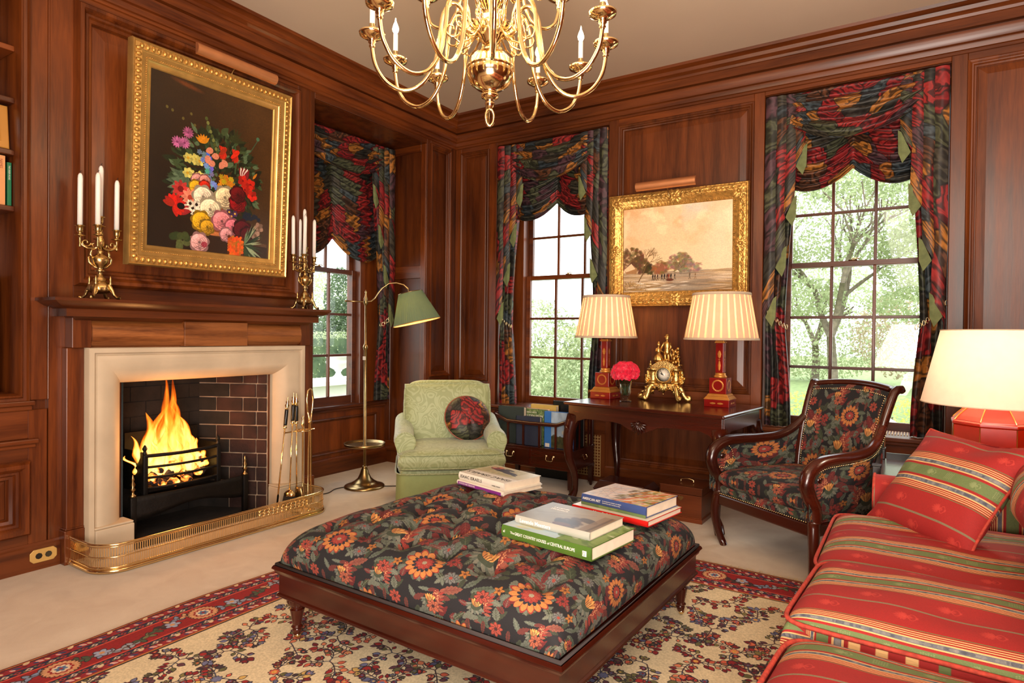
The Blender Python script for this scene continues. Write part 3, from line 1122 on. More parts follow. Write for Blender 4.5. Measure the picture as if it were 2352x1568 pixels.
# ------------------------------------------------------------------ sash windows
def sash_window(name, M, u0, u1, zb, label, wood_v='wallZ', wood_h='wallX', ztop=3.0, jamb=0.045, w0=None, w1=None, ped=0.10):
    """u0,u1 glass edges; local z = towards the room"""
    w0 = u0 - 0.13 if w0 is None else w0
    w1 = u1 + 0.13 if w1 is None else w1
    b = B(M)
    b.box(w0, u0 - 0.045, zb - 0.09, 3.085, -0.10, 0.06)
    b.box(u1 + 0.045, w1, zb - 0.09, 3.085, -0.10, 0.06)
    b.box(u0 - 0.045, u1 + 0.045, ztop + 0.02, 3.085, -0.10, 0.06)
    b.box(u0 - 0.045, u1 + 0.045, zb - 0.12, zb - 0.07, -0.10, 0.02)
    root = struct(b.build(name, wood_v, smooth=False, bevel=0.003, bseg=1))
    root['label'] = label
    pw = (u1 - u0) / 3
    mid = 1.83
    for which, z0, z1, n0, rows in (('lower_sash', zb, mid - 0.012, 0.0, 3), ('upper_sash', mid + 0.028, ztop, -0.045, 3)):
        b = B(M)
        lo = zb - 0.075 if which == 'lower_sash' else z0 - 0.04
        hi = z1 + 0.04 if which == 'lower_sash' else z1 + 0.05
        b.box(u0 - 0.045, u0, lo, hi, n0 - 0.04, n0)
        b.box(u1, u1 + 0.045, lo, hi, n0 - 0.04, n0)
        b.box(u0, u1, lo, z0, n0 - 0.04, n0)
        b.box(u0, u1, z1, hi, n0 - 0.04, n0)
        b.build(which, wood_h, root, smooth=False, bevel=0.003, bseg=1)
        for c in (1, 2):
            b = B(M); b.box(u0 + c * pw - 0.011, u0 + c * pw + 0.011, z0, z1, n0 - 0.034, n0 - 0.004)
            b.build('glazing_bar', wood_v, root, smooth=False, bevel=0.004, bseg=1)
        for r_ in range(1, rows):
            z = z0 + (z1 - z0) * r_ / rows
            b = B(M); b.box(u0, u1, z - 0.011, z + 0.011, n0 - 0.033, n0 - 0.005)
            b.build('glazing_bar', wood_h, root, smooth=False, bevel=0.004, bseg=1)
        for c in range(3):
            for r_ in range(rows):
                a0, a1 = u0 + c * pw, u0 + (c + 1) * pw
                c0, c1 = z0 + (z1 - z0) * r_ / rows, z0 + (z1 - z0) * (r_ + 1) / rows
                b = B(M); b.add([(a0, c0, n0 - 0.02), (a1, c0, n0 - 0.02), (a1, c1, n0 - 0.02), (a0, c1, n0 - 0.02)], [(0, 1, 2, 3)])
                b.build('pane', 'pane', root, smooth=False)
    # brass catch on the meeting rail
    b = B(M @ T((u0 + u1) / 2, mid + 0.028, 0.01))
    b.box(-0.03, 0.03, 0, 0.006, -0.02, 0.0)
    b.lathe([(0.0, 0), (0.012, 0.002), (0.008, 0.016), (0, 0.02)], 10, M=R(-90, 'X'))
    b.tube([(0, 0.012, 0), (0.02, 0.016, 0), (0.045, 0.012, 0)], 0.004, 6)
    b.build('sash_catch', 'brass', root)
    return root


MBs = frame((0, 5.37, 0), (1, 0, 0), (0, 0, 1), (0, -1, 0))
sash_window('window_2', MBs, -3.235, -2.375, 0.665, 'tall sash window nearest the corner of the window wall', w0=-3.40, w1=-2.236)
sash_window('window_3', MBs, -0.825, 0.035, 0.655, 'tall sash window behind the floral armchair', w0=-0.967, w1=0.183)
MAs = frame((-4.45, 0, 0), (0, 1, 0), (0, 0, 1), (1, 0, 0))
sash_window('window_1', MAs, 3.345, 4.145, 0.69, 'sash window in the alcove beside the fireplace', wood_h='wallY', w0=3.24, w1=4.26)
# ------------------------------------------------------------------ fireplace
fp = thing('fireplace', 'limestone fireplace with burning fire under a dark oak mantelpiece', 'fireplace')
# wooden outer frame
for u0, u1 in ((1.545, 1.632), (3.078, 3.19)):
    b = B(ML); b.box(u0, u1, 0.19, 1.175, 0, 0.055); b.build('wooden_pilaster', 'wallZ', fp, smooth=False, bevel=0.004)
    b = B(ML); b.box(u0 - 0.012, u1 + (0.012 if u0 > 3 else 0.0), 0, 0.185, 0, 0.068); b.box(u0 - 0.006, u1, 0.185, 0.195, 0, 0.062)
    b.build('plinth_block', 'wallZ', fp, smooth=False, bevel=0.004)
# stone surround
ST = [(0, 0), (0, 0.105), (0.004, 0.110), (0.028, 0.110), (0.032, 0.106), (0.034, 0.094), (0.042, 0.092), (0.046, 0.100), (0.058, 0.104), (0.075, 0.104), (0.10, 0.100), (0.13, 0.088),
      (0.16, 0.068), (0.185, 0.042), (0.200, 0.020), (0.207, 0.0), (0.207, -0.05)]
b = B(ML)
b.ring(1.632, 3.078, 0.0, 1.175, ST, open_bottom=True)
b.build('stone_surround', 'stone', fp, auto=40)
for u0, u1 in ((1.66, 1.865), (2.845, 3.05)):
    b = B(ML); b.box(u0, u1, 0, 0.165, 0, 0.128); b.box(u0, u1, 0.165, 0.178, 0, 0.120); b.build('stone_plinth', 'stone', fp, smooth=False, bevel=0.006)
# masonry joints in the legs of the surround
b = B(ML)
for u0, u1 in ((1.632, 1.84), (2.87, 3.078)):
    for i in range(1):
        pass
# frieze
b = B(ML); b.box(1.60, 3.11, 1.175, 1.33, 0, 0.05); b.build('frieze_board', 'oakfrieze', fp, smooth=False)
for u0, u1 in ((1.655, 2.165), (2.60, 3.05)):
    b = B(ML)
    pr = [(0.05, 1.18), (0.075, 1.19), (0.095, 1.215), (0.10, 1.25), (0.095, 1.29), (0.08, 1.315), (0.055, 1.33)]
    b.grid(lambda i, j, u0=u0, u1=u1: (u0 + (u1 - u0) * i, pr[min(6, int(round(j * 6)))][1], pr[min(6, int(round(j * 6)))][0]), 1, 6)
    b.add([(u0, z, n) for n, z in pr], [tuple(range(7))]); b.add([(u1, z, n) for n, z in pr], [tuple(range(7))[::-1]])
    b.build('cushion_frieze', 'oakfrieze', fp, auto=50)
b = B(ML); b.box(2.165, 2.60, 1.178, 1.332, 0.05, 0.108); b.build('frieze_tablet', 'oakfrieze', fp, smooth=False, bevel=0.003)
for u0, u1 in ((1.56, 1.655), (3.05, 3.14)):
    b = B(ML); b.box(u0, u1, 1.175, 1.34, 0, 0.085); b.build('frieze_end_block', 'wallZ', fp, smooth=False, bevel=0.003)
# mantel shelf built up in layers with returned ends
b = B(ML)
MS = [(1.325, 0.085), (1.34, 0.10), (1.345, 0.105), (1.345, 0.155), (1.385, 0.155), (1.388, 0.16), (1.392, 0.175), (1.402, 0.20), (1.418, 0.225), (1.424, 0.232), (1.424, 0.24), (1.44, 0.24), (1.44, 0.0)]
vs, fs = [], []
for z, n in MS:
    e = n - 0.085
    vs += [(1.575 - e, z, 0), (1.575 - e, z, n), (3.12 + e * 0.55, z, n), (3.12 + e * 0.55, z, 0)]
for i in range(len(MS) - 1):
    for q in range(3):
        fs.append((i * 4 + q, i * 4 + q + 1, i * 4 + q + 5, i * 4 + q + 4))
b.add(vs, fs)
b.build('mantel_shelf', 'wallY', fp, auto=30)

# firebox
FB = dict(y0=1.86, y1=2.84, by0=2.02, by1=2.60, d=0.46, h=0.965)
b = B(ML)
y0, y1, p0, p1, d, h = FB['y0'], FB['y1'], FB['by0'], FB['by1'], FB['d'], FB['h'] + 0.1
b.add([(p0, 0, -d), (p1, 0, -d), (p1, h, -d), (p0, h, -d)], [(0, 1, 2, 3)])
b.add([(y0, 0, 0), (p0, 0, -d), (p0, h, -d), (y0, h, 0)], [(0, 1, 2, 3)])
b.add([(y0, h, 0), (p0, h, -d), (p1, h, -d), (y1, h, 0)], [(0, 1, 2, 3)])
b.add([(y0, 0.004, 0.12), (y1, 0.004, 0.12), (y1, 0.004, 0), (p1, 0.004, -d), (p0, 0.004, -d), (y0, 0.004, 0)], [(0, 1, 2, 3, 4, 5)])
b.build('firebox_lining', 'soot', fp, smooth=False)
# right cheek: mortar bed and firebricks one by one
dv = Vector((p1 - y1, 0, -d)); Lc = dv.length; dv.normalize()
nrm = Vector((-dv.z, 0, dv.x)) * -1
Mc = ML @ Matrix(((dv.x, 0, nrm.x, y1), (0, 1, 0, 0), (dv.z, 0, nrm.z, 0), (0, 0, 0, 1)))
if (Mc.to_3x3() @ Vector((0, 0, 1))).y > 0:
    Mc = ML @ Matrix(((dv.x, 0, -nrm.x, y1), (0, 1, 0, 0), (dv.z, 0, -nrm.z, 0), (0, 0, 0, 1)))
b = B(Mc); b.add([(0, 0, 0), (Lc, 0, 0), (Lc, 1.06, 0), (0, 1.06, 0)], [(0, 1, 2, 3)]); b.build('mortar_bed', 'mortar', fp, smooth=False)
bh = 0.1
rb = random.Random(3)
for r_ in range(11):
    xs = [0.004, 0.085, 0.285, Lc] if r_ % 2 == 0 else [0.004, 0.075, 0.185, 0.385, Lc]
    for a, c in zip(xs[:-1], xs[1:]):
        b = B(Mc)
        k = rb.uniform(0, 0.004)
        b.box(a + 0.004, c - 0.004, r_ * bh + 0.004, r_ * bh + bh - 0.005, 0.0, 0.009 + k)
        b.build('brick', 'brickm' if c < 0.39 else 'soot', fp, smooth=False, bevel=0.003, bseg=1)
# back bricks, blackened
for r_ in range(11):
    off = 0.0 if r_ % 2 else 0.1
    y = p0 - off
    while y < p1:
        a, c = max(y, p0), min(y + 0.2, p1)
        if c - a > 0.03:
            b = B(ML); b.box(a + 0.003, c - 0.003, r_ * bh + 0.003, r_ * bh + bh - 0.003, -d, -d + 0.008)
            b.build('brick', 'soot', fp, smooth=False)
        y += 0.2

# grate -----------------------------------------------------------------
gx0, gx1 = 2.02, 2.50   # basket along y
gr = thing('fire_grate', 'black iron basket grate holding the burning coals', 'grate', (XL - 0.13, 0, 0))
gz = 0.29
def bow(u, k=0.05):
    return k * (1 - (2 * u - 1) ** 2)
for i, z in enumerate((0.30, 0.365, 0.43, 0.50)):
    b = B(); b.tube([(0.06 + bow(j / 8), gx0 + (gx1 - gx0) * j / 8, z) for j in range(9)], 0.0085 if i < 3 else 0.012, 6)
    b.build('grate_bar', 'iron', gr)
for y in (gx0, gx1):
    b = B(); b.box(0.045, 0.075, y - 0.014, y + 0.014, 0.16, 0.51)
    b.lathe([(0.0, 0.51), (0.016, 0.512), (0.008, 0.53), (0.016, 0.545), (0.006, 0.565), (0, 0.57)], 10, M=T(0.06, y, 0))
    b.build('grate_post', 'iron', gr, bevel=0.003)
b = B()
b.box(-0.19, 0.05, gx0, gx1, 0.27, 0.29)
for y in (gx0 - 0.005, gx1 - 0.005):
    b.box(-0.19, 0.05, y, y + 0.01, 0.27, 0.52)
b.box(-0.2, -0.185, gx0, gx1, 0.27, 0.62)
b.build('grate_basket', 'iron', gr, smooth=False)
b = B()
b.grid(lambda i, j: (0.085 + bow(i, 0.04), 1.93 + 0.76 * i, 0.27 - (0.12 + 0.03 * cos(i * 2 * PI)) * j), 24, 4)
b.build('serpentine_apron', 'iron', gr, solid=0.006)
for y in (1.935, 2.685):
    b = B(); b.box(0.075, 0.105, y - 0.016, y + 0.016, 0.0, 0.27, tx=1.1, ty=1.1)
    b.build('leg', 'iron', gr, bevel=0.003)
    b = B(T(0.09, y, 0.27)); b.lathe([(0.02, 0), (0.02, 0.01), (0.009, 0.018), (0.009, 0.035), (0.018, 0.045), (0.008, 0.058), (0.015, 0.075), (0.006, 0.095), (0.010, 0.105), (0.003, 0.13), (0, 0.135)], 12)
    b.build('finial', 'antique', gr)
# coals: countable lumps in the basket
rc = random.Random(9)
b0 = None
for k in range(46):
    b = B(T(rc.uniform(-0.15, 0.075), rc.uniform(gx0 + 0.03, gx1 - 0.03), 0.31 + rc.uniform(0, 0.13)) @ R(rc.uniform(0, 180)) @ R(rc.uniform(0, 90), 'X') @ S(rc.uniform(0.7, 1.3), 1, rc.uniform(0.6, 1)))
    rr = rc.uniform(0.022, 0.04)
    ph = rc.uniform(0, 9)
    b.grid(lambda i, j, rr=rr, ph=ph: tuple(Vector((cos(2 * PI * i) * sin(PI * j), sin(2 * PI * i) * sin(PI * j), cos(PI * j))) * rr * (1 + 0.35 * noise.noise(Vector((cos(2 * PI * i) * sin(PI * j) * 1.4 + ph, sin(2 * PI * i) * sin(PI * j) * 1.4, cos(PI * j) * 1.4))))), 8, 6, cu=True)
    b.build('coal', 'ember' if rc.random() < 0.6 else 'ash', gr, smooth=False)
# flames: separate tongues of glowing gas rising from the basket
fl = thing('fire', 'orange and yellow flames leaping from the coals in the grate', 'fire', (XL - 0.13, 0, 0.36))
MAT['flame'] = flame_mat('burning_flame_gas', 0.0, 0.60)
rf = random.Random(21)
# (y, x, height, radius, lean)
tongues = [(2.06, -0.02, 0.26, 0.045, -0.05), (2.09, -0.04, 0.40, 0.062, 0.0), (2.135, -0.06, 0.44, 0.075, 0.03), (2.17, -0.01, 0.30, 0.07, 0.0), (2.20, -0.08, 0.60, 0.062, 0.05),
           (2.245, -0.05, 0.66, 0.05, -0.035), (2.26, -0.02, 0.46, 0.07, -0.01), (2.30, -0.06, 0.42, 0.07, -0.02), (2.345, -0.03, 0.36, 0.065, -0.03), (2.385, -0.05, 0.30, 0.055, -0.03),
           (2.42, -0.02, 0.20, 0.05, -0.03), (2.455, -0.03, 0.13, 0.04, -0.02), (2.04, -0.05, 0.14, 0.035, -0.04), (2.22, 0.01, 0.22, 0.06, 0.02), (2.32, 0.02, 0.2, 0.055, -0.02), (2.12, 0.02, 0.22, 0.055, 0.0)]
for (y, x, hh, rd, ln) in tongues:
    b = B(T(x, y, 0))
    ph = rf.uniform(0, 20)
    def fn(i, j, hh=hh, rd=rd, ln=ln, ph=ph):
        t = 0.0005 + j * 0.999
        r_ = rd * (math.sin(min(1, t * 1.9 + 0.32) * PI / 2) if t < 0.36 else 1) * (1 - t) ** 0.75 * (1 + 0.15 * sin(9 * t + ph))
        a = 2 * PI * i
        w = 1 + 0.4 * noise.noise(Vector((cos(a) * 1.4 + ph, sin(a) * 1.4, t * 5)))
        cx = 0.02 * sin(t * 7 + ph) * t
        cy = ln * t * t * 2 + 0.028 * sin(t * 8 + ph * 2) * t
        return (cx + r_ * w * cos(a), cy + r_ * w * sin(a), t * hh)
    b.grid(fn, 20, 22, cu=True)
    b.build('flame', 'flame', fl)
light('POINT', 'fire_glow_light', (XL - 0.10, 2.25, 0.55), 14, (1.0, 0.42, 0.12), 0.12)

# brass fender ------------------------------------------------------------
fe = thing('fireplace_fender', 'low pierced brass fender curving round the hearth', 'fender', (0, 0, 0))
fx, fy0, fy1, fr = -3.49, 1.56, 3.07, 0.14
pth = []
def fpath(n=160):
    pts = []
    xb = -3.83
    L1 = (fx - fr) - xb
    seg = [('l', (xb, fy0), (fx - fr, fy0)), ('a', (fx - fr, fy0 + fr), -90), ('l', (fx, fy0 + fr), (fx, fy1 - fr)), ('a', (fx - fr, fy1 - fr), 0), ('l', (fx - fr, fy1), (xb - 0.0, fy1))]
    for s_ in seg:
        if s_[0] == 'l':
            (ax, ay), (bx, by) = s_[1], s_[2]
            L = math.hypot(bx - ax, by - ay)
            k = max(2, int(L / 0.012))
            pts += [(ax + (bx - ax) * i / k, ay + (by - ay) * i / k) for i in range(k)]
        else:
            cx, cy = s_[1]
            for i in range(18):
                a = math.radians(s_[2] + 90 * i / 18)
                pts.append((cx + fr * cos(a), cy + fr * sin(a)))
    pts.append((xb, fy1))
    return pts
FPth = fpath()
for nm, z, r_ in (('top_rail', 0.150, 0.007), ('base_moulding', 0.011, 0.012), ('base_moulding', 0.030, 0.006), ('middle_rail', 0.085, 0.004), ('upper_rail', 0.138, 0.003)):
    b = B(); b.tube([(x, y, z) for x, y in FPth], r_, 8)
    b.build(nm, 'brass', fe)
b = B()
for i in range(len(FPth) - 1):
    (ax, ay), (bx, by) = FPth[i], FPth[i + 1]
    mx_, my_ = (ax + bx) / 2, (ay + by) / 2
    dx_, dy_ = bx - ax, by - ay
    l_ = math.hypot(dx_, dy_)
    dx_, dy_ = dx_ / l_ * 0.0028, dy_ / l_ * 0.0028
    for z0, z1 in ((0.090, 0.136), (0.036, 0.080)):
        nx, ny = -dy_ * 0.3, dx_ * 0.3
        vv = [(mx_ - dx_ + nx, my_ - dy_ + ny, z0), (mx_ + dx_ + nx, my_ + dy_ + ny, z0), (mx_ + dx_ + nx, my_ + dy_ + ny, z1), (mx_ - dx_ + nx, my_ - dy_ + ny, z1)]
        vv += [(p[0] - 2 * nx, p[1] - 2 * ny, p[2]) for p in vv]
        b.add(vv, [(0, 1, 2, 3), (7, 6, 5, 4), (1, 5, 6, 2), (4, 0, 3, 7)])
# small lozenges along the lower band and the pierced interlace near the right end
b.build('pierced_band', 'brass', fe, smooth=False)['kind'] = 'stuff'
b = B()
for k in range(11):
    y = 2.50 + k * 0.034
    for z in (0.122, 0.102):
        b.tube([(fx + 0.004, y + 0.017 * cos(t * PI / 6), z + 0.014 * sin(t * PI / 6)) for t in range(12)], 0.0035, 5, closed=True)
b.build('interlaced_plaque', 'brass', fe)

# fire irons standing inside the fender, leaning on their stand ---------------
fi_x, fi_y = -3.63, 2.93
def M_iron(x, y, z, lean_y=0.0, lean_x=0.0):
    return T(x, y, z) @ R(lean_y, 'X') @ R(lean_x, 'Y')
st = thing('fire_iron_stand', 'slim brass stand with a ring of hooks for the fire irons', 'stand', (fi_x, fi_y, 0.005))
b = B(); b.lathe([(0.0, 0), (0.085, 0), (0.085, 0.012), (0.05, 0.02), (0.015, 0.035), (0.012, 0.07), (0.016, 0.08), (0.007, 0.10), (0.007, 0.60), (0.014, 0.61), (0.006, 0.63), (0.012, 0.66), (0, 0.68)], 20)
b.build('stem', 'brass', st)
b = B(); b.tube([(0.055 * cos(a * PI / 12), 0.055 * sin(a * PI / 12), 0.575) for a in range(24)], 0.005, 6, closed=True)
b.tube([(-0.055, 0, 0.575), (0.055, 0, 0.575)], 0.004, 6); b.tube([(0, -0.16, 0.575), (0, 0.10, 0.575)], 0.005, 6)
b.build('hook_ring', 'brass', st)
HANDLE = [(0.0, 0.0), (0.006, 0.0), (0.006, 0.02), (0.012, 0.03), (0.008, 0.035)]
def handle(b, zt, black=False):
    pass
def iron_tool(nm, lab, cat, x, y, z, ly, lx, tip):
    t = thing(nm, lab, cat, (0, 0, 0))
    M = M_iron(x, y, z, ly, lx)
    b = B(M); b.lathe([(0.005, 0.10), (0.005, 0.58)], 8); b.build('shaft', 'brass', t)
    b = B(M); b.lathe([(0.011, 0.60), (0.0125, 0.61), (0.0125, 0.70), (0.011, 0.71)], 12); b.build('grip', 'black', t)
    b = B(M)
    b.lathe([(0.005, 0.575), (0.015, 0.585), (0.009, 0.592), (0.012, 0.60)], 12)
    b.build('collar', 'brass', t)
    b = B(M)
    b.lathe([(0.012, 0.71), (0.008, 0.72), (0.015, 0.735), (0.008, 0.75), (0.012, 0.76), (0.004, 0.775), (0.005, 0.785), (0, 0.80)], 12)
    b.build('finial', 'brass', t)
    tip(M, t)
    return t
def tip_poker(M, t):
    b = B(M); b.tube([(0, 0, 0.13), (0, 0, 0.0)], [0.007, 0.004], 8); b.tube([(0, 0, 0.05), (0, 0.02, 0.03), (0, 0.035, 0.045), (0, 0.035, 0.065)], [0.006, 0.006, 0.005, 0.003], 8)
    b.build('hooked_tip', 'iron', t)
def tip_brush(M, t):
    b = B(M); b.lathe([(0.006, 0.13), (0.02, 0.115), (0.03, 0.10), (0.03, 0.085)], 14, sx=1.6); b.build('brush_head', 'brass', t)
    b = B(M); b.lathe([(0.03, 0.085), (0.036, 0.04), (0.042, 0.0), (0.0, -0.002)], 20, sx=1.6, flute=lambda a, z, r: 1 + 0.06 * sin(13 * a)); b.build('bristles', 'bristle', t)
def tip_shovel(M, t):
    b = B(M)
    b.grid(lambda i, j: ((i - 0.5) * 0.10 * (0.6 + 0.4 * sin(min(1, j * 2) * PI / 2)), 0.02 * (2 * i - 1) ** 2, 0.14 - 0.15 * j), 8, 8); b.build('shovel_pan', 'antique', t, solid=0.003)
iron_tool('fire_poker', 'brass fire poker with black grip leaning furthest left against the stone surround', 'poker', -3.60, 2.69, 0.04, -6.5, 0, tip_poker)
iron_tool('hearth_brush', 'black bristled hearth brush with brass shaft and black grip', 'brush', -3.61, 2.80, 0.06, -2.5, 0, tip_brush)
iron_tool('fire_shovel', 'brass fire shovel with black grip hanging beside the hearth brush', 'shovel', -3.63, 2.88, 0.05, 0.5, 0, tip_shovel)
tg = thing('fire_tongs', 'long brass fire tongs with an open looped handle', 'tongs', (-3.60, 2.965, 0.04))
b = B()
b.tube([(0, -0.004, 0.60), (0, -0.020, 0.68), (0, -0.028, 0.76), (0, -0.018, 0.82), (0, 0.0, 0.835), (0, 0.018, 0.82), (0, 0.028, 0.76), (0, 0.02, 0.68), (0, 0.004, 0.60)], 0.006, 8)
b.build('looped_handle', 'brass', tg)
for s_ in (-1, 1):
    b = B(); b.tube([(0, 0.004 * s_, 0.60), (0, 0.010 * s_, 0.40), (0, 0.012 * s_, 0.10), (0, 0.03 * s_, 0.06), (0, 0.028 * s_, 0.02), (0, 0.008 * s_, 0.0)], 0.005, 8)
    b.build('arm', 'brass', tg)
b = B(T(0, 0, 0.60)); b.lathe([(0, 0.012), (0.012, 0.01), (0.012, -0.01), (0, -0.012)], 12); b.build('pivot', 'brass', tg)

# brass outlet in the skirting left of the fireplace
ou = thing('wall_outlet', 'octagonal cream brass double socket in the skirting board', 'socket', (XL + 0.015, 1.455, 0.075))
b = B(frame((0, 0, 0), (0, 1, 0), (0, 0, 1), (1, 0, 0)))
b.prism([(-0.062, -0.018), (-0.045, -0.035), (0.045, -0.035), (0.062, -0.018), (0.062, 0.018), (0.045, 0.035), (-0.045, 0.035), (-0.062, 0.018)], 0, 0.006)
b.build('plate', 'brassplate', ou, smooth=False, bevel=0.002)
for y in (-0.022, 0.022):
    b = B(frame((0.006, y, 0), (0, 1, 0), (0, 0, 1), (1, 0, 0))); b.lathe([(0.016, 0), (0.016, 0.003), (0.0, 0.003)], 8); b.build('socket_insert', 'black', ou, smooth=False)
# ------------------------------------------------------------------ painted canvases
def flower_painting():
    W, H = 900, 1120
    im = Img(W, H, (34, 22, 10))
    yy, xx = np.mgrid[0:H, 0:W].astype(np.float32)
    g = np.clip(xx / W * 0.9 + (1 - yy / H) * 0.35 - 0.25, 0, 1)
    im.a += g[..., None] * np.array([46, 30, 14], np.float32)
    im.a *= (0.85 + 0.3 * fbm(H, W, 160, 5))[..., None]
    rr = random.Random(4)
    def q(x, y):
        return x * W, y * H
    # table edge
    im.poly([q(0.36, 0.865), q(0.98, 0.905), q(0.98, 0.93), q(0.36, 0.89)], (86, 58, 34))
    im.poly([q(0.36, 0.885), q(0.98, 0.925), q(0.98, 1.0), q(0.36, 0.99)], (46, 28, 16), 0.9)
    # urn
    ux, uy = 0.50 * W, 0.76 * H
    for i in range(60):
        t = i / 59
        wd = W * (0.085 * (1 - 0.55 * abs(t - 0.25) ** 0.8) if t < 0.75 else 0.035 + 0.05 * (t - 0.75) * 3)
        im.rect(ux - wd, uy - 0.07 * H + t * 0.19 * H, ux + wd, uy - 0.07 * H + (t + 0.02) * 0.19 * H, (128, 70, 38))
        im.rect(ux - wd * 0.4, uy - 0.07 * H + t * 0.19 * H, ux + wd * 0.1, uy - 0.07 * H + (t + 0.02) * 0.19 * H, (186, 110, 64), 0.6)
    im.blob(ux, uy + 0.12 * H, 0.09 * W, 0.012 * H, 0, (190, 112, 60))
    im.blob(ux, uy + 0.02 * H, 0.088 * W, 0.008 * H, 0, (206, 130, 80))
    # foliage mass
    for k in range(620):
        a, d = rr.uniform(0, 2 * PI), rr.random() ** 0.6
        x, y = (0.52 + 0.36 * d * cos(a)) * W, (0.53 + 0.27 * d * sin(a)) * H
        L = rr.uniform(26, 80)
        cc = rr.choice([(24, 34, 18), (40, 54, 30), (58, 76, 44), (84, 106, 74), (30, 40, 20), (20, 26, 14)])
        im.leaf(x, y, L, L * rr.uniform(0.15, 0.32), a + rr.uniform(-0.8, 0.8), cc, 0.9)
    for k in range(40):   # grey-green big leaves at left
        a = rr.uniform(2.2, 3.8)
        im.leaf(0.30 * W, 0.60 * H, rr.uniform(60, 170), 26, a, rr.choice([(70, 90, 66), (96, 116, 88), (54, 72, 50)]), 0.7, lobes=4)
    for k in range(26):   # crown-imperial leaves at top
        im.leaf(0.66 * W, 0.29 * H, rr.uniform(50, 120), 6, rr.uniform(-2.9, -0.2), (44, 50, 24), 0.8)
    im.path([q(0.66, 0.30), q(0.68, 0.38), q(0.67, 0.48)], 6, (56, 80, 50))
    im.path([q(0.72, 0.37), q(0.80, 0.32), q(0.86, 0.24)], 3, (60, 84, 60)); im.blob(*q(0.865, 0.225), 14, 14, 0, (66, 104, 76))
    for i in range(9):
        im.blob((0.42 + 0.012 * i) * W, (0.19 + 0.024 * i) * H, 11, 13, 0, (110, 116, 58) if i % 2 else (70, 80, 36))

    def rose(x, y, r, c, n=5):
        r = r * 1.3
        x, y = x * W, y * H
        im.flower(x, y, r * 1.05, 7, tuple(v * 0.62 for v in c), rr.uniform(0, 6), 0.16)
        for q, (n_, d_, s_) in enumerate(((9, 0.62, 0.40), (8, 0.46, 0.36), (7, 0.30, 0.30), (6, 0.16, 0.22))):
            for i in range(n_):
                a = 2 * PI * (i + 0.5 * (q % 2)) / n_ + rr.uniform(-0.2, 0.2)
                px, py, w_ = x + cos(a) * d_ * r, y + sin(a) * d_ * r * 0.92, s_ * r
                lit = 1.0 - 0.20 * cos(a - 0.9) + rr.uniform(-0.08, 0.08) - 0.05 * q
                im.blob(px + 2, py + 2, w_, w_ * 0.62, a + PI / 2, tuple(v * 0.5 for v in c), 0.7, 3)
                im.blob(px, py, w_ * 0.95, w_ * 0.56, a + PI / 2, tuple(min(255, v * lit) for v in c), 0.95, 2)
                im.blob(px + cos(a) * w_ * 0.25, py + sin(a) * w_ * 0.25, w_ * 0.6, w_ * 0.14, a + PI / 2, tuple(min(255, v * 1.18) for v in c), 0.6, 2)
        im.blob(x, y, r * 0.13, r * 0.10, 0.4, tuple(v * 0.5 for v in c), 0.9, 3)

    def petals(x, y, r, c, n, cen, rc=0.3):
        r = r * 1.12
        x, y = x * W, y * H
        a0 = rr.uniform(0, 1)
        for i in range(n):
            a = a0 + 2 * PI * i / n
            k = rr.uniform(0.75, 1.15)
            im.leaf(x + cos(a) * r * 0.12, y + sin(a) * r * 0.12, r * 0.95, r * 1.9 / n * 1.25, a, tuple(min(255, v * k) for v in c), 0.95, 0, 0.6)
        im.blob(x, y, r * rc, r * rc, 0, cen)
    RED, PINK, WH, YEL, BLU, ORG = (196, 34, 20), (214, 134, 130), (236, 214, 184), (214, 162, 32), (96, 132, 178), (214, 92, 26)
    for dx in (-0.06, 0.05):   # crown imperials
        for k in range(12):
            im.leaf((0.62 + dx + 0.006 * k - 0.03) * W, (0.33 + 0.004 * (k % 3)) * H, 92, 15, 0.85 + 0.14 * k + (0.1 if dx > 0 else 0), tuple(v * rr.uniform(0.7, 1.15) for v in (206, 44, 20)), 0.95)
    for c_, (x, y) in (((176, 92, 140), (0.20, 0.375)), ((176, 92, 140), (0.255, 0.37)), ((170, 84, 128), (0.28, 0.305))):
        petals(x, y, 34, c_, 13, (120, 50, 90), 0.2)
    for k in range(9):   # yellow polyanthus
        petals(0.28 + 0.11 * rr.random() + 0.0, 0.44 + 0.11 * rr.random(), 30, (206, 196, 98), 6, (190, 150, 40), 0.3)
    for k in range(34):  # hyacinth
        t = rr.random()
        im.flower((0.405 + 0.085 * t + rr.uniform(-0.035, 0.035)) * W, (0.395 + 0.20 * t) * H, 20, 6, tuple(v * rr.uniform(0.7, 1.25) for v in BLU), rr.uniform(0, 3), 0.4)
    for x, y in ((0.445, 0.41), (0.48, 0.37), (0.50, 0.45), (0.57, 0.43), (0.53, 0.40), (0.60, 0.45)):
        im.leaf(x * W, y * H, 56, 22, rr.uniform(0, 6), (214, 130, 100), 0.95, 0, 0.6)
    for k in range(6):
        im.leaf(0.40 * W, 0.345 * H, 66, 12, -2.6 + 0.35 * k, (206, 128, 22), 0.95)
    for k in range(7):   # striped tulips
        im.leaf(0.75 * W, 0.52 * H, 104, 18, -2.0 + 0.14 * k, (228, 214, 196) if k % 2 else (120, 24, 30), 0.95)
        im.leaf(0.21 * W, 0.79 * H, 112, 20, -1.25 + 0.16 * k, (226, 212, 190) if k % 2 else (150, 30, 34), 0.95)
    im.leaf(0.84 * W, 0.50 * H, 80, 18, -0.9, (44, 26, 16)); im.leaf(0.83 * W, 0.49 * H, 60, 9, -0.95, (200, 120, 30))
    for x, y in ((0.74, 0.515), (0.81, 0.53), (0.79, 0.56), (0.83, 0.60), (0.76, 0.57)):
        petals(x, y, 36, RED, 5, (120, 10, 10), 0.2)
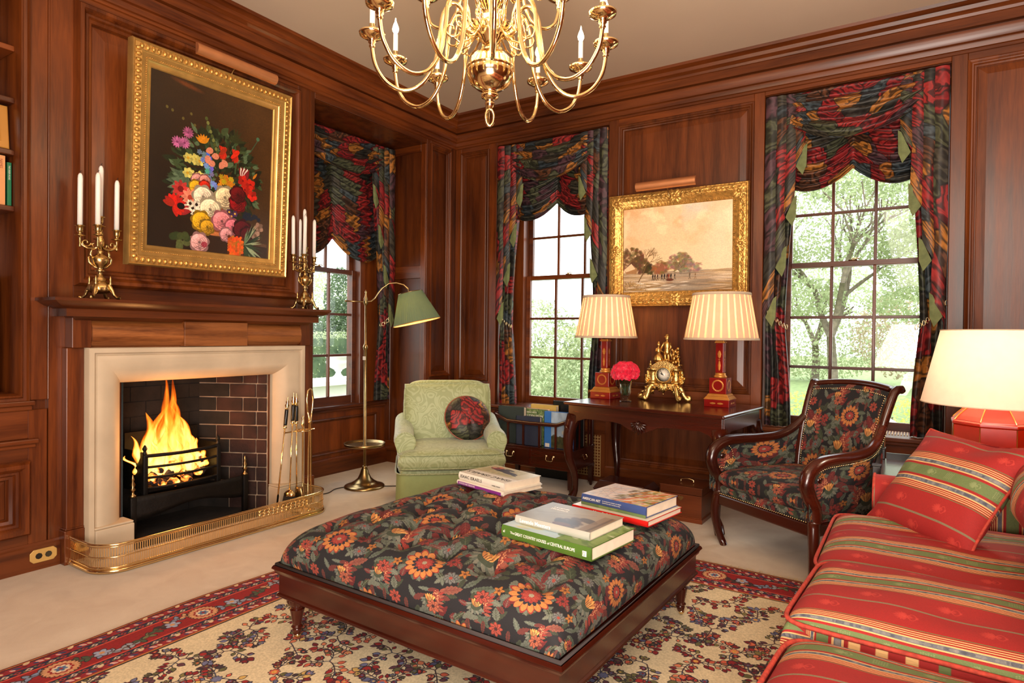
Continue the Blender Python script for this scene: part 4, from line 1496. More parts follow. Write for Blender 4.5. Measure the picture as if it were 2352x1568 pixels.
    for k in range(22):
        im.flower((0.60 + rr.uniform(-0.06, 0.06)) * W, (0.545 + rr.uniform(-0.03, 0.03)) * H, 20, 6, tuple(v * rr.uniform(0.75, 1.1) for v in (206, 142, 26)), 0, 0.4)
    rose(0.36, 0.57, 36, (206, 140, 130)); rose(0.42, 0.565, 34, (200, 130, 120)); rose(0.35, 0.615, 40, YEL)
    rose(0.42, 0.60, 34, (190, 40, 20)); petals(0.235, 0.645, 52, (186, 50, 46), 9, (110, 20, 20), 0.35)
    petals(0.31, 0.685, 54, (220, 128, 100), 10, (170, 60, 40), 0.3)
    rose(0.41, 0.665, 62, WH); rose(0.59, 0.645, 66, (232, 206, 160)); rose(0.47, 0.735, 68, (240, 220, 180))
    rose(0.70, 0.665, 54, (140, 14, 20)); rose(0.70, 0.61, 50, (96, 14, 18))
    for x, y in ((0.33, 0.745), (0.36, 0.72), (0.37, 0.76), (0.345, 0.775), (0.31, 0.72)):
        petals(x, y, 24, (226, 214, 190), 8, (40, 26, 20), 0.4)
    for x, y in ((0.65, 0.755), (0.63, 0.73), (0.68, 0.735), (0.66, 0.78)):
        petals(x, y, 20, (70, 40, 80), 6, (214, 170, 60), 0.35)
    for k in range(11):
        im.leaf(0.19 * W, 0.745 * H, 78, 20, 1.3 - 0.42 * k, tuple(v * rr.uniform(0.75, 1.1) for v in (206, 36, 22)), 0.95, 0, 0.6)
    im.blob(0.24 * W, 0.745 * H, 26, 22, 0, (16, 10, 10))
    rose(0.40, 0.815, 58, YEL); rose(0.45, 0.845, 44, (200, 150, 34))
    rose(0.57, 0.795, 62, (222, 130, 134)); rose(0.66, 0.82, 48, (212, 110, 124)); rose(0.61, 0.875, 42, (220, 148, 150))
    for k in range(18):
        im.blob((0.83 + rr.uniform(-0.07, 0.07)) * W, (0.74 + rr.uniform(-0.02, 0.02)) * H, 16, 14, 0, (22, 30, 46))
    rose(0.75, 0.83, 60, (80, 14, 24)); rose(0.80, 0.86, 52, (70, 14, 22))
    petals(0.90, 0.80, 34, (150, 116, 96), 5, (110, 80, 60)); petals(0.87, 0.855, 36, (160, 128, 108), 5, (110, 80, 60))
    rose(0.39, 0.945, 56, (220, 160, 156)); im.blob(0.43 * W, 0.955 * H, 22, 20, 0, (150, 30, 50), 0.7)
    for k in range(11):
        im.blob((0.24 + rr.uniform(-0.07, 0.06)) * W, (0.955 + rr.uniform(-0.045, 0.03)) * H, 26, 24, 0, rr.choice([(60, 70, 34), (84, 92, 50), (44, 56, 26)]), 0.9)
    # pineapple
    for i in range(8):
        for j in range(7):
            im.blob((0.635 + 0.017 * i) * W, (0.885 + 0.017 * j + 0.008 * (i % 2)) * H, 11, 12, 0.6, tuple(v * rr.uniform(0.75, 1.15) for v in ORG) if abs(i - 3.5) + abs(j - 3) < 6 else (80, 40, 14))
    for k in range(44):
        a = rr.uniform(-1.5, 1.6)
        im.leaf(0.77 * W, 0.925 * H, rr.uniform(70, 190), rr.uniform(4, 9), a, rr.choice([(44, 64, 40), (96, 122, 88), (150, 166, 128), (30, 46, 30)]), 0.92)
    for x, y in ((0.16, 0.20), (0.24, 0.23), (0.30, 0.19), (0.33, 0.25), (0.12, 0.19)):
        im.blob(x * W, y * H, 9, 10, 0, (90, 80, 36))
    im.blob(0.27 * W, 0.03 * H, 90, 14, 0.15, (150, 70, 26), 0.5, 14)
    im.a *= (0.9 + 0.2 * vnoise(H, W, 5, 8))[..., None]
    return im.image('flower_piece', flip=True)


def winter_painting():
    W, H = 1000, 880
    im = Img(W, H, (214, 186, 146))
    f = fbm(H, W, 300, 40, 6)
    yy = np.linspace(0, 1, H, dtype=np.float32)[:, None] * np.ones((1, W), np.float32)
    xx = np.linspace(0, 1, W, dtype=np.float32)[None, :] * np.ones((H, 1), np.float32)
    blue = np.clip((f - 0.52) * 5, 0, 1) * np.clip(1.1 - yy * 1.5, 0, 1)
    im.a += (np.array([178, 186, 186], np.float32) - im.a) * (blue * 0.75)[..., None]
    f2 = fbm(H, W, 180, 77, 5)
    wm = np.clip((f2 - 0.5) * 6, 0, 1) * np.clip(1.3 - yy * 1.6, 0, 1)
    im.a += (np.array([206, 154, 104], np.float32) - im.a) * (wm * 0.6)[..., None]
    hl = np.clip((fbm(H, W, 120, 99, 5) - 0.55) * 7, 0, 1) * np.clip(1.2 - yy * 1.5, 0, 1)
    im.a += (np.array([236, 214, 170], np.float32) - im.a) * (hl * 0.6)[..., None]
    im.a += (np.array([222, 196, 168], np.float32) - im.a) * np.clip((xx - 0.55) * 1.6, 0, 0.55)[..., None]
    rr = random.Random(6)
    hz = 0.765
    # ground, snow, ice
    im.rect(0, hz * H, W, H, (160, 138, 112))
    for k in range(240):
        y = hz + rr.random() ** 1.3 * (1 - hz)
        x = rr.random()
        ice = (0.33 < x - (y - hz) * 0.2 < 0.8)
        c_ = rr.choice([(104, 92, 78), (126, 114, 98), (150, 140, 124)] if ice else [(196, 172, 134), (150, 120, 74), (110, 84, 46), (214, 200, 176)])
        im.blob(x * W, y * H, rr.uniform(30, 110) * (0.4 + y), rr.uniform(3, 10) * (0.3 + (y - hz) * 4), rr.uniform(-0.1, 0.1), c_, 0.55, 5)
    for k in range(60):
        im.leaf(rr.uniform(0, 0.22) * W, rr.uniform(0.88, 0.99) * H, rr.uniform(14, 34), 3, rr.uniform(-2.4, -0.7), rr.choice([(110, 76, 30), (84, 62, 30), (160, 120, 60)]), 0.7)
    for k in range(16):
        im.blob(rr.uniform(0.15, 0.6) * W, rr.uniform(0.87, 0.97) * H, rr.uniform(20, 60), rr.uniform(2, 5), rr.uniform(-0.2, 0.2), (222, 214, 200), 0.7, 3)
    # distant trees and houses
    def mass(x, y, rx, ry, c_, n):
        for k in range(n):
            a, d = rr.uniform(0, 2 * PI), rr.random() ** 0.5
            im.blob((x + rx * d * cos(a)) * W, (y + ry * d * sin(a)) * H, rr.uniform(8, 26), rr.uniform(6, 18), rr.uniform(0, 3), tuple(v * rr.uniform(0.75, 1.25) for v in c_), 0.5, 6)
    mass(0.08, 0.62, 0.13, 0.15, (92, 66, 42), 260)
    mass(0.17, 0.68, 0.09, 0.10, (86, 62, 40), 120)
    mass(0.25, 0.73, 0.05, 0.06, (60, 50, 30), 70)
    mass(0.36, 0.72, 0.08, 0.07, (120, 80, 54), 90)
    mass(0.54, 0.67, 0.12, 0.11, (120, 100, 72), 190)
    mass(0.62, 0.72, 0.12, 0.06, (130, 112, 92), 80)
    for k in range(30):
        im.leaf((0.52 + rr.uniform(-0.02, 0.06)) * W, 0.74 * H, rr.uniform(50, 130), 3, rr.uniform(-2.3, -0.8), (96, 78, 56), 0.4)
    im.poly([(0.02 * W, 0.72 * H), (0.08 * W, 0.66 * H), (0.14 * W, 0.72 * H), (0.13 * W, 0.78 * H), (0.03 * W, 0.78 * H)], (150, 112, 74))
    im.poly([(0.01 * W, 0.725 * H), (0.08 * W, 0.655 * H), (0.12 * W, 0.72 * H), (0.03 * W, 0.755 * H)], (214, 184, 146))
    im.poly([(0.35 * W, 0.70 * H), (0.37 * W, 0.66 * H), (0.40 * W, 0.70 * H), (0.40 * W, 0.76 * H), (0.31 * W, 0.76 * H)], (134, 84, 60))
    im.poly([(0.49 * W, 0.775 * H), (0.52 * W, 0.755 * H), (0.54 * W, 0.775 * H)], (220, 196, 170))

    def branch(x, y, a, L, w, dep):
        x2, y2 = x + cos(a) * L, y + sin(a) * L
        im.stroke(x, y, x2, y2, w, (104, 78, 48), 0.9)
        if dep:
            for k in range(3 if dep > 2 else 2):
                branch(x2, y2, a + rr.uniform(-0.75, 0.75), L * rr.uniform(0.6, 0.82), w * 0.66, dep - 1)
    branch(0.15 * W, 0.88 * H, -1.1, 90, 5, 0)
    branch(0.19 * W, 0.80 * H, -1.25, 100, 4.5, 0)
    branch(0.222 * W, 0.69 * H, -1.5, 60, 4, 5)
    branch(0.222 * W, 0.69 * H, -0.7, 60, 3, 4)
    # skaters
    for x, s_, c_ in ((0.29, 1.2, (36, 28, 24)), (0.31, 1.1, (50, 34, 26)), (0.335, 1, (60, 40, 30)), (0.375, 1.1, (30, 26, 24)), (0.40, 1.2, (40, 30, 26)), (0.425, 1.2, (70, 40, 30)), (0.44, 1.3, (120, 50, 30)),
                     (0.46, 1.2, (40, 34, 30)), (0.495, 1, (60, 52, 44)), (0.63, 1.1, (90, 76, 60)), (0.68, 0.8, (110, 80, 50))):
        y = 0.835
        im.blob(x * W, (y - 0.02) * H, 6 * s_, 15 * s_, 0.1, c_); im.blob(x * W, (y - 0.043) * H, 3.5 * s_, 4 * s_, 0, (110, 76, 56))
        im.stroke(x * W, y * H, (x - 0.008) * W, (y + 0.03) * H, 2 * s_, c_); im.stroke(x * W, y * H, (x + 0.009) * W, (y + 0.028) * H, 2 * s_, c_)
    im.blob(0.45 * W, 0.865 * H, 34, 13, 0, (84, 44, 30)); im.blob(0.45 * W, 0.90 * H, 30, 10, 0, (132, 96, 70), 0.5, 6)
    im.a *= (1.13 + 0.1 * vnoise(H, W, 6, 8))[..., None]
    return im.image('winter_landscape', flip=True)


MAT['canvas_flowers'] = img_mat('oil_on_canvas_flowers', flower_painting(), 0.32, coat=0.25)
MAT['canvas_winter'] = img_mat('oil_on_canvas_winter', winter_painting(), 0.3, coat=0.35)


def quad_uv(b, w, h, z=0.0):
    b.add([(-w / 2, 0, z), (w / 2, 0, z), (w / 2, h, z), (-w / 2, h, z)], [(0, 1, 2, 3)], [[(0, 0), (1, 0), (1, 1), (0, 1)]])


def leaf_orn(b, M, L, w, h=0.006, n=6):
    """small raised acanthus-like leaf lying in the xy plane, pointing along +x"""
    b.grid(lambda i, j: (L * i, (j - 0.5) * 2 * w * (sin(PI * min(1, i * 0.95 + 0.05)) ** 0.7) * (0.8 + 0.2 * abs(sin(i * 9))), h * (1 - (2 * j - 1) ** 2) * sin(PI * min(1, 0.1 + i * 0.9)) + 0.001), n, 4, M=M)


def big_frame(name, M, w, h, prof, mats, label, cat, canvas, cw, ornament):
    t = thing(name, label, cat)
    b = B(M); b.ring(-w / 2, w / 2, 0, h, prof); b.build('frame', mats[0], t, auto=45)
    i0 = prof[-1][0]
    b = B(M @ T(0, i0 - 0.004, prof[-1][1] + 0.002)); quad_uv(b, w - 2 * i0 + 0.008, h - 2 * i0 + 0.008)
    b.build('canvas', canvas, t, smooth=False)
    b = B(M); b.box(-w / 2 + 0.01, w / 2 - 0.01, 0.01, h - 0.01, -0.012, 0.004); b.build('backing', 'wallZ', t, smooth=False)
    ornament(t, M, w, h)
    return t


def orn_flowers(t, M, w, h):
    # egg-and-leaf enrichment along the outer member and bead row along the inner one
    b = B(M)
    def run(x0, y0, x1, y1, step, f):
        L = math.hypot(x1 - x0, y1 - y0); n = int(L / step)
        for i in range(n):
            k = (i + 0.5) / n
            f(x0 + (x1 - x0) * k, y0 + (y1 - y0) * k, math.degrees(math.atan2(y1 - y0, x1 - x0)))
    def egg(x, y, a):
        b.lathe([(0.013, 0), (0.011, 0.006), (0.005, 0.010), (0, 0.011)], 6, M=T(x, y, 0.053) @ R(a) @ S(1.0, 1.35, 1))
    o = 0.036
    for q in ((-w / 2 + o, o, w / 2 - o, o), (-w / 2 + o, h - o, w / 2 - o, h - o), (-w / 2 + o, o, -w / 2 + o, h - o), (w / 2 - o, o, w / 2 - o, h - o)):
        run(*q, 0.032, egg)
    b.build('leaf_enrichment', 'giltframe', t)['kind'] = 'stuff'
    b = B(M)
    def bead(x, y, a):
        b.lathe([(0.0045, 0), (0.003, 0.0035), (0, 0.0045)], 5, M=T(x, y, 0.041))
    o = 0.085
    for q in ((-w / 2 + o, o, w / 2 - o, o), (-w / 2 + o, h - o, w / 2 - o, h - o), (-w / 2 + o, o, -w / 2 + o, h - o), (w / 2 - o, o, w / 2 - o, h - o)):
        run(*q, 0.0125, bead)
    b.build('bead_row', 'giltframe', t)['kind'] = 'stuff'


PF = [(0, 0), (0.0, 0.050), (0.008, 0.060), (0.014, 0.056), (0.018, 0.050), (0.054, 0.054), (0.060, 0.048), (0.066, 0.046), (0.078, 0.040), (0.092, 0.040), (0.098, 0.032), (0.112, 0.024), (0.120, 0.022), (0.124, 0.016), (0.128, 0.010)]
PTH = frame((-3.84, 2.364, 1.657), (-0.001, 1, 0.007), (0.051, -0.006, 0.9987), (0.9987, 0.001, -0.051))
big_frame('flower_painting', PTH, 1.077, 1.282, PF, ('giltsmooth',), 'large oil painting of a flower bouquet in a gold frame above the mantel', 'painting', 'canvas_flowers', 0.1, orn_flowers)


def orn_winter(t, M, w, h):
    b = B(M)
    rr = random.Random(5)
    for cx, cy, s_ in ((-w / 2 + 0.07, 0.07, 1.25), (w / 2 - 0.07, 0.07, 1.25), (-w / 2 + 0.07, h - 0.07, 1.25), (w / 2 - 0.07, h - 0.07, 1.25), (0, 0.055, 1.2), (0, h - 0.055, 1.2), (-w / 2 + 0.055, h / 2, 1.0), (w / 2 - 0.055, h / 2, 1.0)):
        for k in range(12):
            a = 360 / 12 * k
            leaf_orn(b, M=T(cx, cy, 0.046) @ R(a), L=0.046 * s_ * (1.15 if k % 3 else 0.8), w=0.017 * s_, h=0.009)
        b.lathe([(0.02, 0), (0.016, 0.012), (0.006, 0.018), (0, 0.018)], 10, M=T(cx, cy, 0.045))
        b.build('carved_cartouche', 'giltframe', t)
        b = B(M)
    b = B(M)
    for e in range(4):
        L = w if e < 2 else h
        n = int(L / 0.045)
        for i in range(n):
            u = -L / 2 + 0.09 + (L - 0.18) * i / (n - 1)
            mm = {0: T(u, 0.043, 0.050) @ R(20 if i % 2 else -20), 1: T(u, h - 0.043, 0.050) @ R(20 if i % 2 else -20), 2: T(-w / 2 + 0.043, h / 2 + u, 0.050) @ R(110 if i % 2 else 70), 3: T(w / 2 - 0.043, h / 2 + u, 0.050) @ R(110 if i % 2 else 70)}[e]
            leaf_orn(b, M=mm, L=0.045, w=0.011, h=0.008)
        n = int(L / 0.02)
        for i in range(n):
            u = -L / 2 + 0.115 + (L - 0.23) * i / (n - 1)
            mm = {0: T(u, 0.108, 0.022), 1: T(u, h - 0.108, 0.022), 2: T(-w / 2 + 0.108, h / 2 + u, 0.022) @ R(90), 3: T(w / 2 - 0.108, h / 2 + u, 0.022) @ R(90)}[e]
            b.lathe([(0.0065, 0), (0.004, 0.005), (0, 0.006)], 5, M=mm @ S(1.3, 0.8, 1))
    b.build('carved_foliage', 'giltframe', t)['kind'] = 'stuff'


PW = [(0, 0), (0.0, 0.030), (0.006, 0.040), (0.012, 0.040), (0.016, 0.046), (0.026, 0.052), (0.034, 0.050), (0.052, 0.048), (0.062, 0.052), (0.072, 0.046), (0.082, 0.034), (0.090, 0.030), (0.098, 0.024), (0.114, 0.022), (0.120, 0.016), (0.124, 0.010)]
PTW = frame((-1.618, 4.955, 1.515), (1, 0, 0), (0, -0.02, 1), (0, -1, -0.02))
big_frame('winter_painting', PTW, 1.13, 0.93, PW, ('giltframe',), 'framed winter landscape with skaters hung between two windows', 'painting', 'canvas_winter', 0.1, orn_winter)


def picture_light(M, label, L):
    t = thing('picture_light', label, 'light')
    b = B(M)
    n = 12
    prof = [(0.035 * cos(PI * k / n), 0.035 * sin(PI * k / n)) for k in range(n + 1)]
    b.prism(prof, -L / 2, L / 2, 'X', M=R(0, 'X'))
    b.build('shade', 'lamponlight', t, auto=40)
    b = B(M); b.tube([(0, 0.01, 0.0), (0.0, -0.03, -0.05), (0, -0.09, -0.10)], 0.006, 6); b.build('arm', 'antique', t)
    return t


# local: x along lamp, y up, z out
picture_light(frame((-3.68, 2.44, 2.985), (0, 1, 0), (0, 0, 1), (1, 0, 0)), 'long copper picture light above the flower painting', 0.56)
picture_light(frame((-1.66, 4.80, 2.47), (1, 0, 0), (0, 0, 1), (0, -1, 0)), 'copper picture light above the winter landscape', 0.48)
# ------------------------------------------------------------------ printed and woven cloths
def tapestry():
    W, H = 820, 1100
    im = Img(W, H, (24, 22, 26), wrap=True)
    rr = random.Random(12)
    GR, GR2, OL, RD, RD2, OR, PK, CR = (84, 92, 84), (110, 110, 100), (54, 60, 44), (136, 46, 40), (96, 28, 30), (182, 116, 62), (140, 74, 60), (180, 156, 112)

    def serr(x, y, L, W_, a, c, edge=None):
        im.leaf(x, y, L, W_, a, c, 1, lobes=5, k=0.8)
        if edge:
            im.stroke(x, y, x + cos(a) * L * 0.85, y + sin(a) * L * 0.85, 1.6, edge, 0.8)
            for k in range(1, 5):
                px, py = x + cos(a) * L * k * 0.18, y + sin(a) * L * k * 0.18
                for s_ in (-1, 1):
                    im.stroke(px, py, px + cos(a + s_ * 0.7) * W_ * 0.8, py + sin(a + s_ * 0.7) * W_ * 0.8, 1.1, edge, 0.7)

    def sun(x, y, R_, rot=0.0, sy=1.0):
        for k in range(15):
            a = rot + 2 * PI * k / 15
            L = R_ * rr.uniform(0.92, 1.04)
            im.leaf(x + cos(a) * R_ * 0.25, y + sin(a) * R_ * 0.25 * sy, L - R_ * 0.22, R_ * 0.2, math.atan2(sin(a) * sy, cos(a)), RD, 1, 0, 0.5)
        for k in range(15):
            a = rot + 2 * PI * k / 15
            im.leaf(x + cos(a) * R_ * 0.25, y + sin(a) * R_ * 0.25 * sy, R_ * 0.70, R_ * 0.17, math.atan2(sin(a) * sy, cos(a)), OR, 1, 0, 0.5)
        for k in range(15):
            a = rot + 2 * PI * (k + 0.5) / 15
            im.stroke(x + cos(a) * R_ * 0.5, y + sin(a) * R_ * 0.5 * sy, x + cos(a) * R_ * 0.85, y + sin(a) * R_ * 0.85 * sy, 1.8, RD2, 0.8)
        im.flower(x, y, R_ * 0.62, 15, (34, 32, 44), 0, 0.25, sy=sy)
        im.flower(x, y, R_ * 0.46, 11, RD, 0, 0.2, sy=sy)
        im.flower(x, y, R_ * 0.36, 9, (160, 62, 52), 0, 0.3, sy=sy)
        for k in range(16):
            a = 2 * PI * k / 16
            im.stroke(x, y, x + cos(a) * R_ * 0.3, y + sin(a) * R_ * 0.3 * sy, 1.3, RD2, 0.7)
        im.flower(x, y, R_ * 0.13, 7, (150, 140, 120), 0, 0.3, sy=sy)

    def daisy(x, y, R_, c, cc, n=8):
        for k in range(n):
            a = 2 * PI * k / n + 0.2
            im.leaf(x, y, R_, R_ * 0.30, a, tuple(v * 0.6 for v in c), 1, 0, 0.5)
            im.leaf(x, y, R_ * 0.9, R_ * 0.22, a, c, 1, 0, 0.5)
            im.stroke(x, y, x + cos(a) * R_ * 0.6, y + sin(a) * R_ * 0.6, 1.4, tuple(v * 0.7 for v in c), 0.9)
        im.flower(x, y, R_ * 0.26, 6, cc, 0, 0.3)

    def bell(x, y, s_):
        # berry cluster
        for k in range(70):
            a, d = rr.uniform(0, 2 * PI), rr.random() ** 0.5
            im.blob(x + 0.50 * s_ + 0.34 * s_ * d * cos(a), y + 0.45 * s_ + 0.85 * s_ * d * sin(a), 0.13 * s_, 0.13 * s_, 0, (120, 46, 40))
        for k in range(60):
            a, d = rr.uniform(0, 2 * PI), rr.random() ** 0.5
            im.blob(x + 0.50 * s_ + 0.34 * s_ * d * cos(a), y + 0.45 * s_ + 0.85 * s_ * d * sin(a), 0.045 * s_, 0.045 * s_, 0, (196, 130, 96))
        for k in range(7):
            serr(x + 0.75 * s_, y - 0.4 * s_ + k * 0.27 * s_, 0.55 * s_, 0.14 * s_, -0.2 + 0.2 * k, RD if k % 2 else PK)
        im.blob(x, y, 0.62 * s_, 0.78 * s_, 0.3, (30, 30, 30))
        for k in range(9):
            a = PI + 0.33 * k
            im.leaf(x, y + 0.1 * s_, 0.85 * s_, 0.16 * s_, a, GR if k % 2 else GR2, 1, 0, 0.6)
        im.blob(x, y + 0.05 * s_, 0.42 * s_, 0.40 * s_, 0, (58, 66, 52))
        for k in range(6):
            a = 0.9 + 0.26 * k
            im.leaf(x - 0.02 * s_, y, 0.78 * s_, 0.13 * s_, a, OR if k % 2 else (214, 158, 90), 1, 0, 0.6)
        for k in range(4):
            im.stroke(x - 0.15 * s_ + k * 0.1 * s_, y + 0.02 * s_, x - 0.2 * s_ + k * 0.13 * s_, y + 0.45 * s_, 2.2, (60, 50, 44), 0.9)

    for k in range(230):
        x, y = rr.uniform(0, W), rr.uniform(0, H)
        serr(x, y, rr.uniform(70, 140), rr.uniform(16, 32), rr.uniform(0, 6.28), rr.choice([OL, GR, GR, (74, 84, 72), (52, 58, 44), RD2, (96, 44, 40), (96, 100, 90)]), rr.choice([(120, 122, 108), None, (40, 44, 34)]))
    serr(330, 560, 190, 46, 2.2, (48, 58, 42), (100, 108, 84)); serr(300, 930, 180, 50, 0.4, (88, 92, 84), (46, 48, 44)); serr(700, 640, 170, 40, -1.2, (104, 104, 96), (60, 60, 54))
    serr(60, 900, 170, 42, -0.9, RD2, PK); serr(470, 60, 160, 40, 0.5, (120, 70, 58), RD2); serr(640, 330, 150, 40, 2.4, (84, 90, 80), (50, 52, 46))
    bell(560, 480, 135); bell(120, 690, 118); bell(740, 30, 92); bell(390, 1040, 90)
    sun(235, 250, 152, 0.1, 0.95); sun(640, 860, 124, 0.5, 0.8)
    for x, y, r_ in ((60, 470, 62), (420, 330, 54), (310, 800, 56), (760, 120, 60), (420, 1010, 58), (90, 1000, 56)):
        daisy(x, y, r_, rr.choice([(156, 66, 54), (140, 48, 44), (166, 88, 66)]), (60, 30, 30))
    for x, y, r_ in ((490, 190, 58), (740, 330, 52), (420, 650, 50), (240, 500, 48)):
        daisy(x, y, r_, (104, 104, 104), (140, 60, 50), 9)
    for x, y, r_ in ((370, 430, 42), (560, 260, 44), (200, 880, 44), (800, 520, 40), (480, 820, 40), (30, 200, 42)):
        daisy(x, y, r_, (170, 106, 50), (90, 50, 34), 5)
    im.a *= (0.86 + 0.28 * vnoise(H, W, 3, 8))[..., None]
    im.a *= np.array([0.93, 0.92, 0.88], np.float32)
    return im.image('floral_tapestry')


def patchwork():
    N = 1024
    n = 8
    r = np.random.RandomState(5)
    yy, xx = np.mgrid[0:N, 0:N].astype(np.float32) / N
    wx = xx + 0.035 * (vnoise(N, N, 180, 2) - 0.5)
    wy = yy + 0.035 * (vnoise(N, N, 180, 3) - 0.5)
    gx, gy = np.floor(wx * n).astype(int), np.floor(wy * n).astype(int)
    jx, jy = r.rand(n, n) * 0.85 + 0.08, r.rand(n, n) * 0.85 + 0.08
    best = np.full((N, N), 9.0, np.float32)
    sec = np.full((N, N), 9.0, np.float32)
    idx = np.zeros((N, N), int)
    for dx in (-1, 0, 1):
        for dy in (-1, 0, 1):
            cx, cy = gx + dx, gy + dy
            mx, my = cx % n, cy % n
            px, py = (cx + jx[mx, my]) / n, (cy + jy[mx, my]) / n
            d = np.abs(wx - px) * 1.15 + np.abs(wy - py) * 0.75
            i_ = mx * n + my
            m = d < best
            sec = np.where(m, best, np.minimum(sec, d))
            idx = np.where(m, i_, idx)
            best = np.where(m, d, best)
    cols = np.array([(178, 34, 36), (190, 42, 40), (164, 30, 34), (200, 122, 40), (186, 108, 34), (92, 96, 66), (84, 88, 60), (70, 84, 90), (62, 76, 84), (96, 58, 68), (90, 54, 62), (124, 72, 44), (112, 64, 38), (74, 68, 54), (56, 54, 46), (182, 40, 40)], np.float32)
    ci = r.randint(0, len(cols), n * n)
    ang = r.uniform(-0.7, 0.7, n * n)
    base_ = cols[ci][idx]
    a = ang[idx]
    u = xx * np.cos(a) + yy * np.sin(a)
    v = -xx * np.sin(a) + yy * np.cos(a)
    nz = fbm(N, N, 90, 9, 4)
    curve = v * 26 + 2.2 * np.sin(u * 20 + idx) * 0.4 + nz * 5.0
    s = 0.5 + 0.5 * np.sin(curve * 2 * PI * 0.8)
    s2 = 0.5 + 0.5 * np.sin(curve * 2 * PI * 1.9 + 2)
    k = 0.46 + 0.62 * np.clip(s * 1.6 - 0.1, 0, 1) * (0.72 + 0.28 * s2)
    img = base_ * k[..., None]
    edge = np.clip((sec - best) * 90, 0, 1)
    img = img * (0.35 + 0.65 * edge)[..., None]
    im = Img(N, N)
    g_ = img.mean(2, keepdims=True)
    im.a = ((img * 0.88 + g_ * 0.12) * 0.88).astype(np.float32)
    return im.image('patchwork_chintz')


def stripes():
    """one repeat of the sofa stripe runs along x; damask figures along y"""
    W, H = 1024, 1024
    im = Img(W, H, (154, 30, 27), wrap=True)
    R_, CRM, BL, GN, TH = (154, 30, 27), (222, 178, 118), (104, 106, 112), (102, 118, 70), (128, 112, 84)
    def band(x0, x1, c):
        im.rect(x0 * W, 0, x1 * W, H, c)
    c0 = 0.5
    band(c0 - 0.062, c0 + 0.062, GN)
    for s_ in (-1, 1):
        def bb(a, b_, c):
            x0, x1 = c0 + s_ * a, c0 + s_ * b_
            band(min(x0, x1), max(x0, x1), c)
        bb(0.090, 0.104, CRM); bb(0.104, 0.146, BL); bb(0.146, 0.160, CRM)
        for k in range(3):
            bb(0.172 + k * 0.020, 0.181 + k * 0.020, CRM)
        bb(0.234, 0.242, GN)
    band(0.0, 0.011, TH); band(0.989, 1.0, TH)
    # ikat flecks in the blue stripe
    rr = random.Random(2)
    for k in range(60):
        for s_ in (-1, 1):
            im.blob((c0 + s_ * 0.125) * W, rr.uniform(0, H), 16, rr.uniform(8, 26), 0, rr.choice([(136, 134, 130), (74, 76, 88)]), 0.6, 6)
    # damask motifs
    def motif(x, y, s_, c, al=0.5):
        for k in range(9):
            a = -PI / 2 + (k - 4) * 0.33
            im.leaf(x, y, s_ * (1.0 - 0.09 * abs(k - 4)), s_ * 0.13, a, c, al, 0, 0.6)
        im.blob(x, y + s_ * 0.2, s_ * 0.22, s_ * 0.3, 0, c, al)
        for s2 in (-1, 1):
            pts = [(x + s2 * s_ * 0.5 * sin(t * 0.5), y + s_ * (0.1 + 0.12 * t) + 0 * t) for t in range(7)]
            im.path(pts, s_ * 0.045, c, al)
            im.blob(pts[-1][0], pts[-1][1], s_ * 0.12, s_ * 0.12, 0, c, al)
    for j in range(2):
        motif(0.5 * W, (0.3 + 0.5 * j) * H, 62, (130, 142, 94), 0.8)
        for k in range(5):
            for l in range(6):
                im.blob(0.5 * W + (k - 2) * 16 + (8 if l % 2 else 0), (0.52 + 0.5 * j) * H + (l - 3) * 15, 5.5, 6, 0, (130, 142, 94), 0.8)
    for x in (0.13, 0.87):
        for j in range(2):
            motif(x * W, (0.12 + 0.5 * j + (0.25 if x > 0.5 else 0)) * H, 84, (188, 58, 48), 0.6)
    # long floats of the weave
    im.a *= (0.94 + 0.12 * vnoise(H, W, 4, 3))[..., None]
    return im.image('stripe_damask')


RUG = dict(x0=-2.83, x1=1.05, y0=-0.35, y1=3.53)


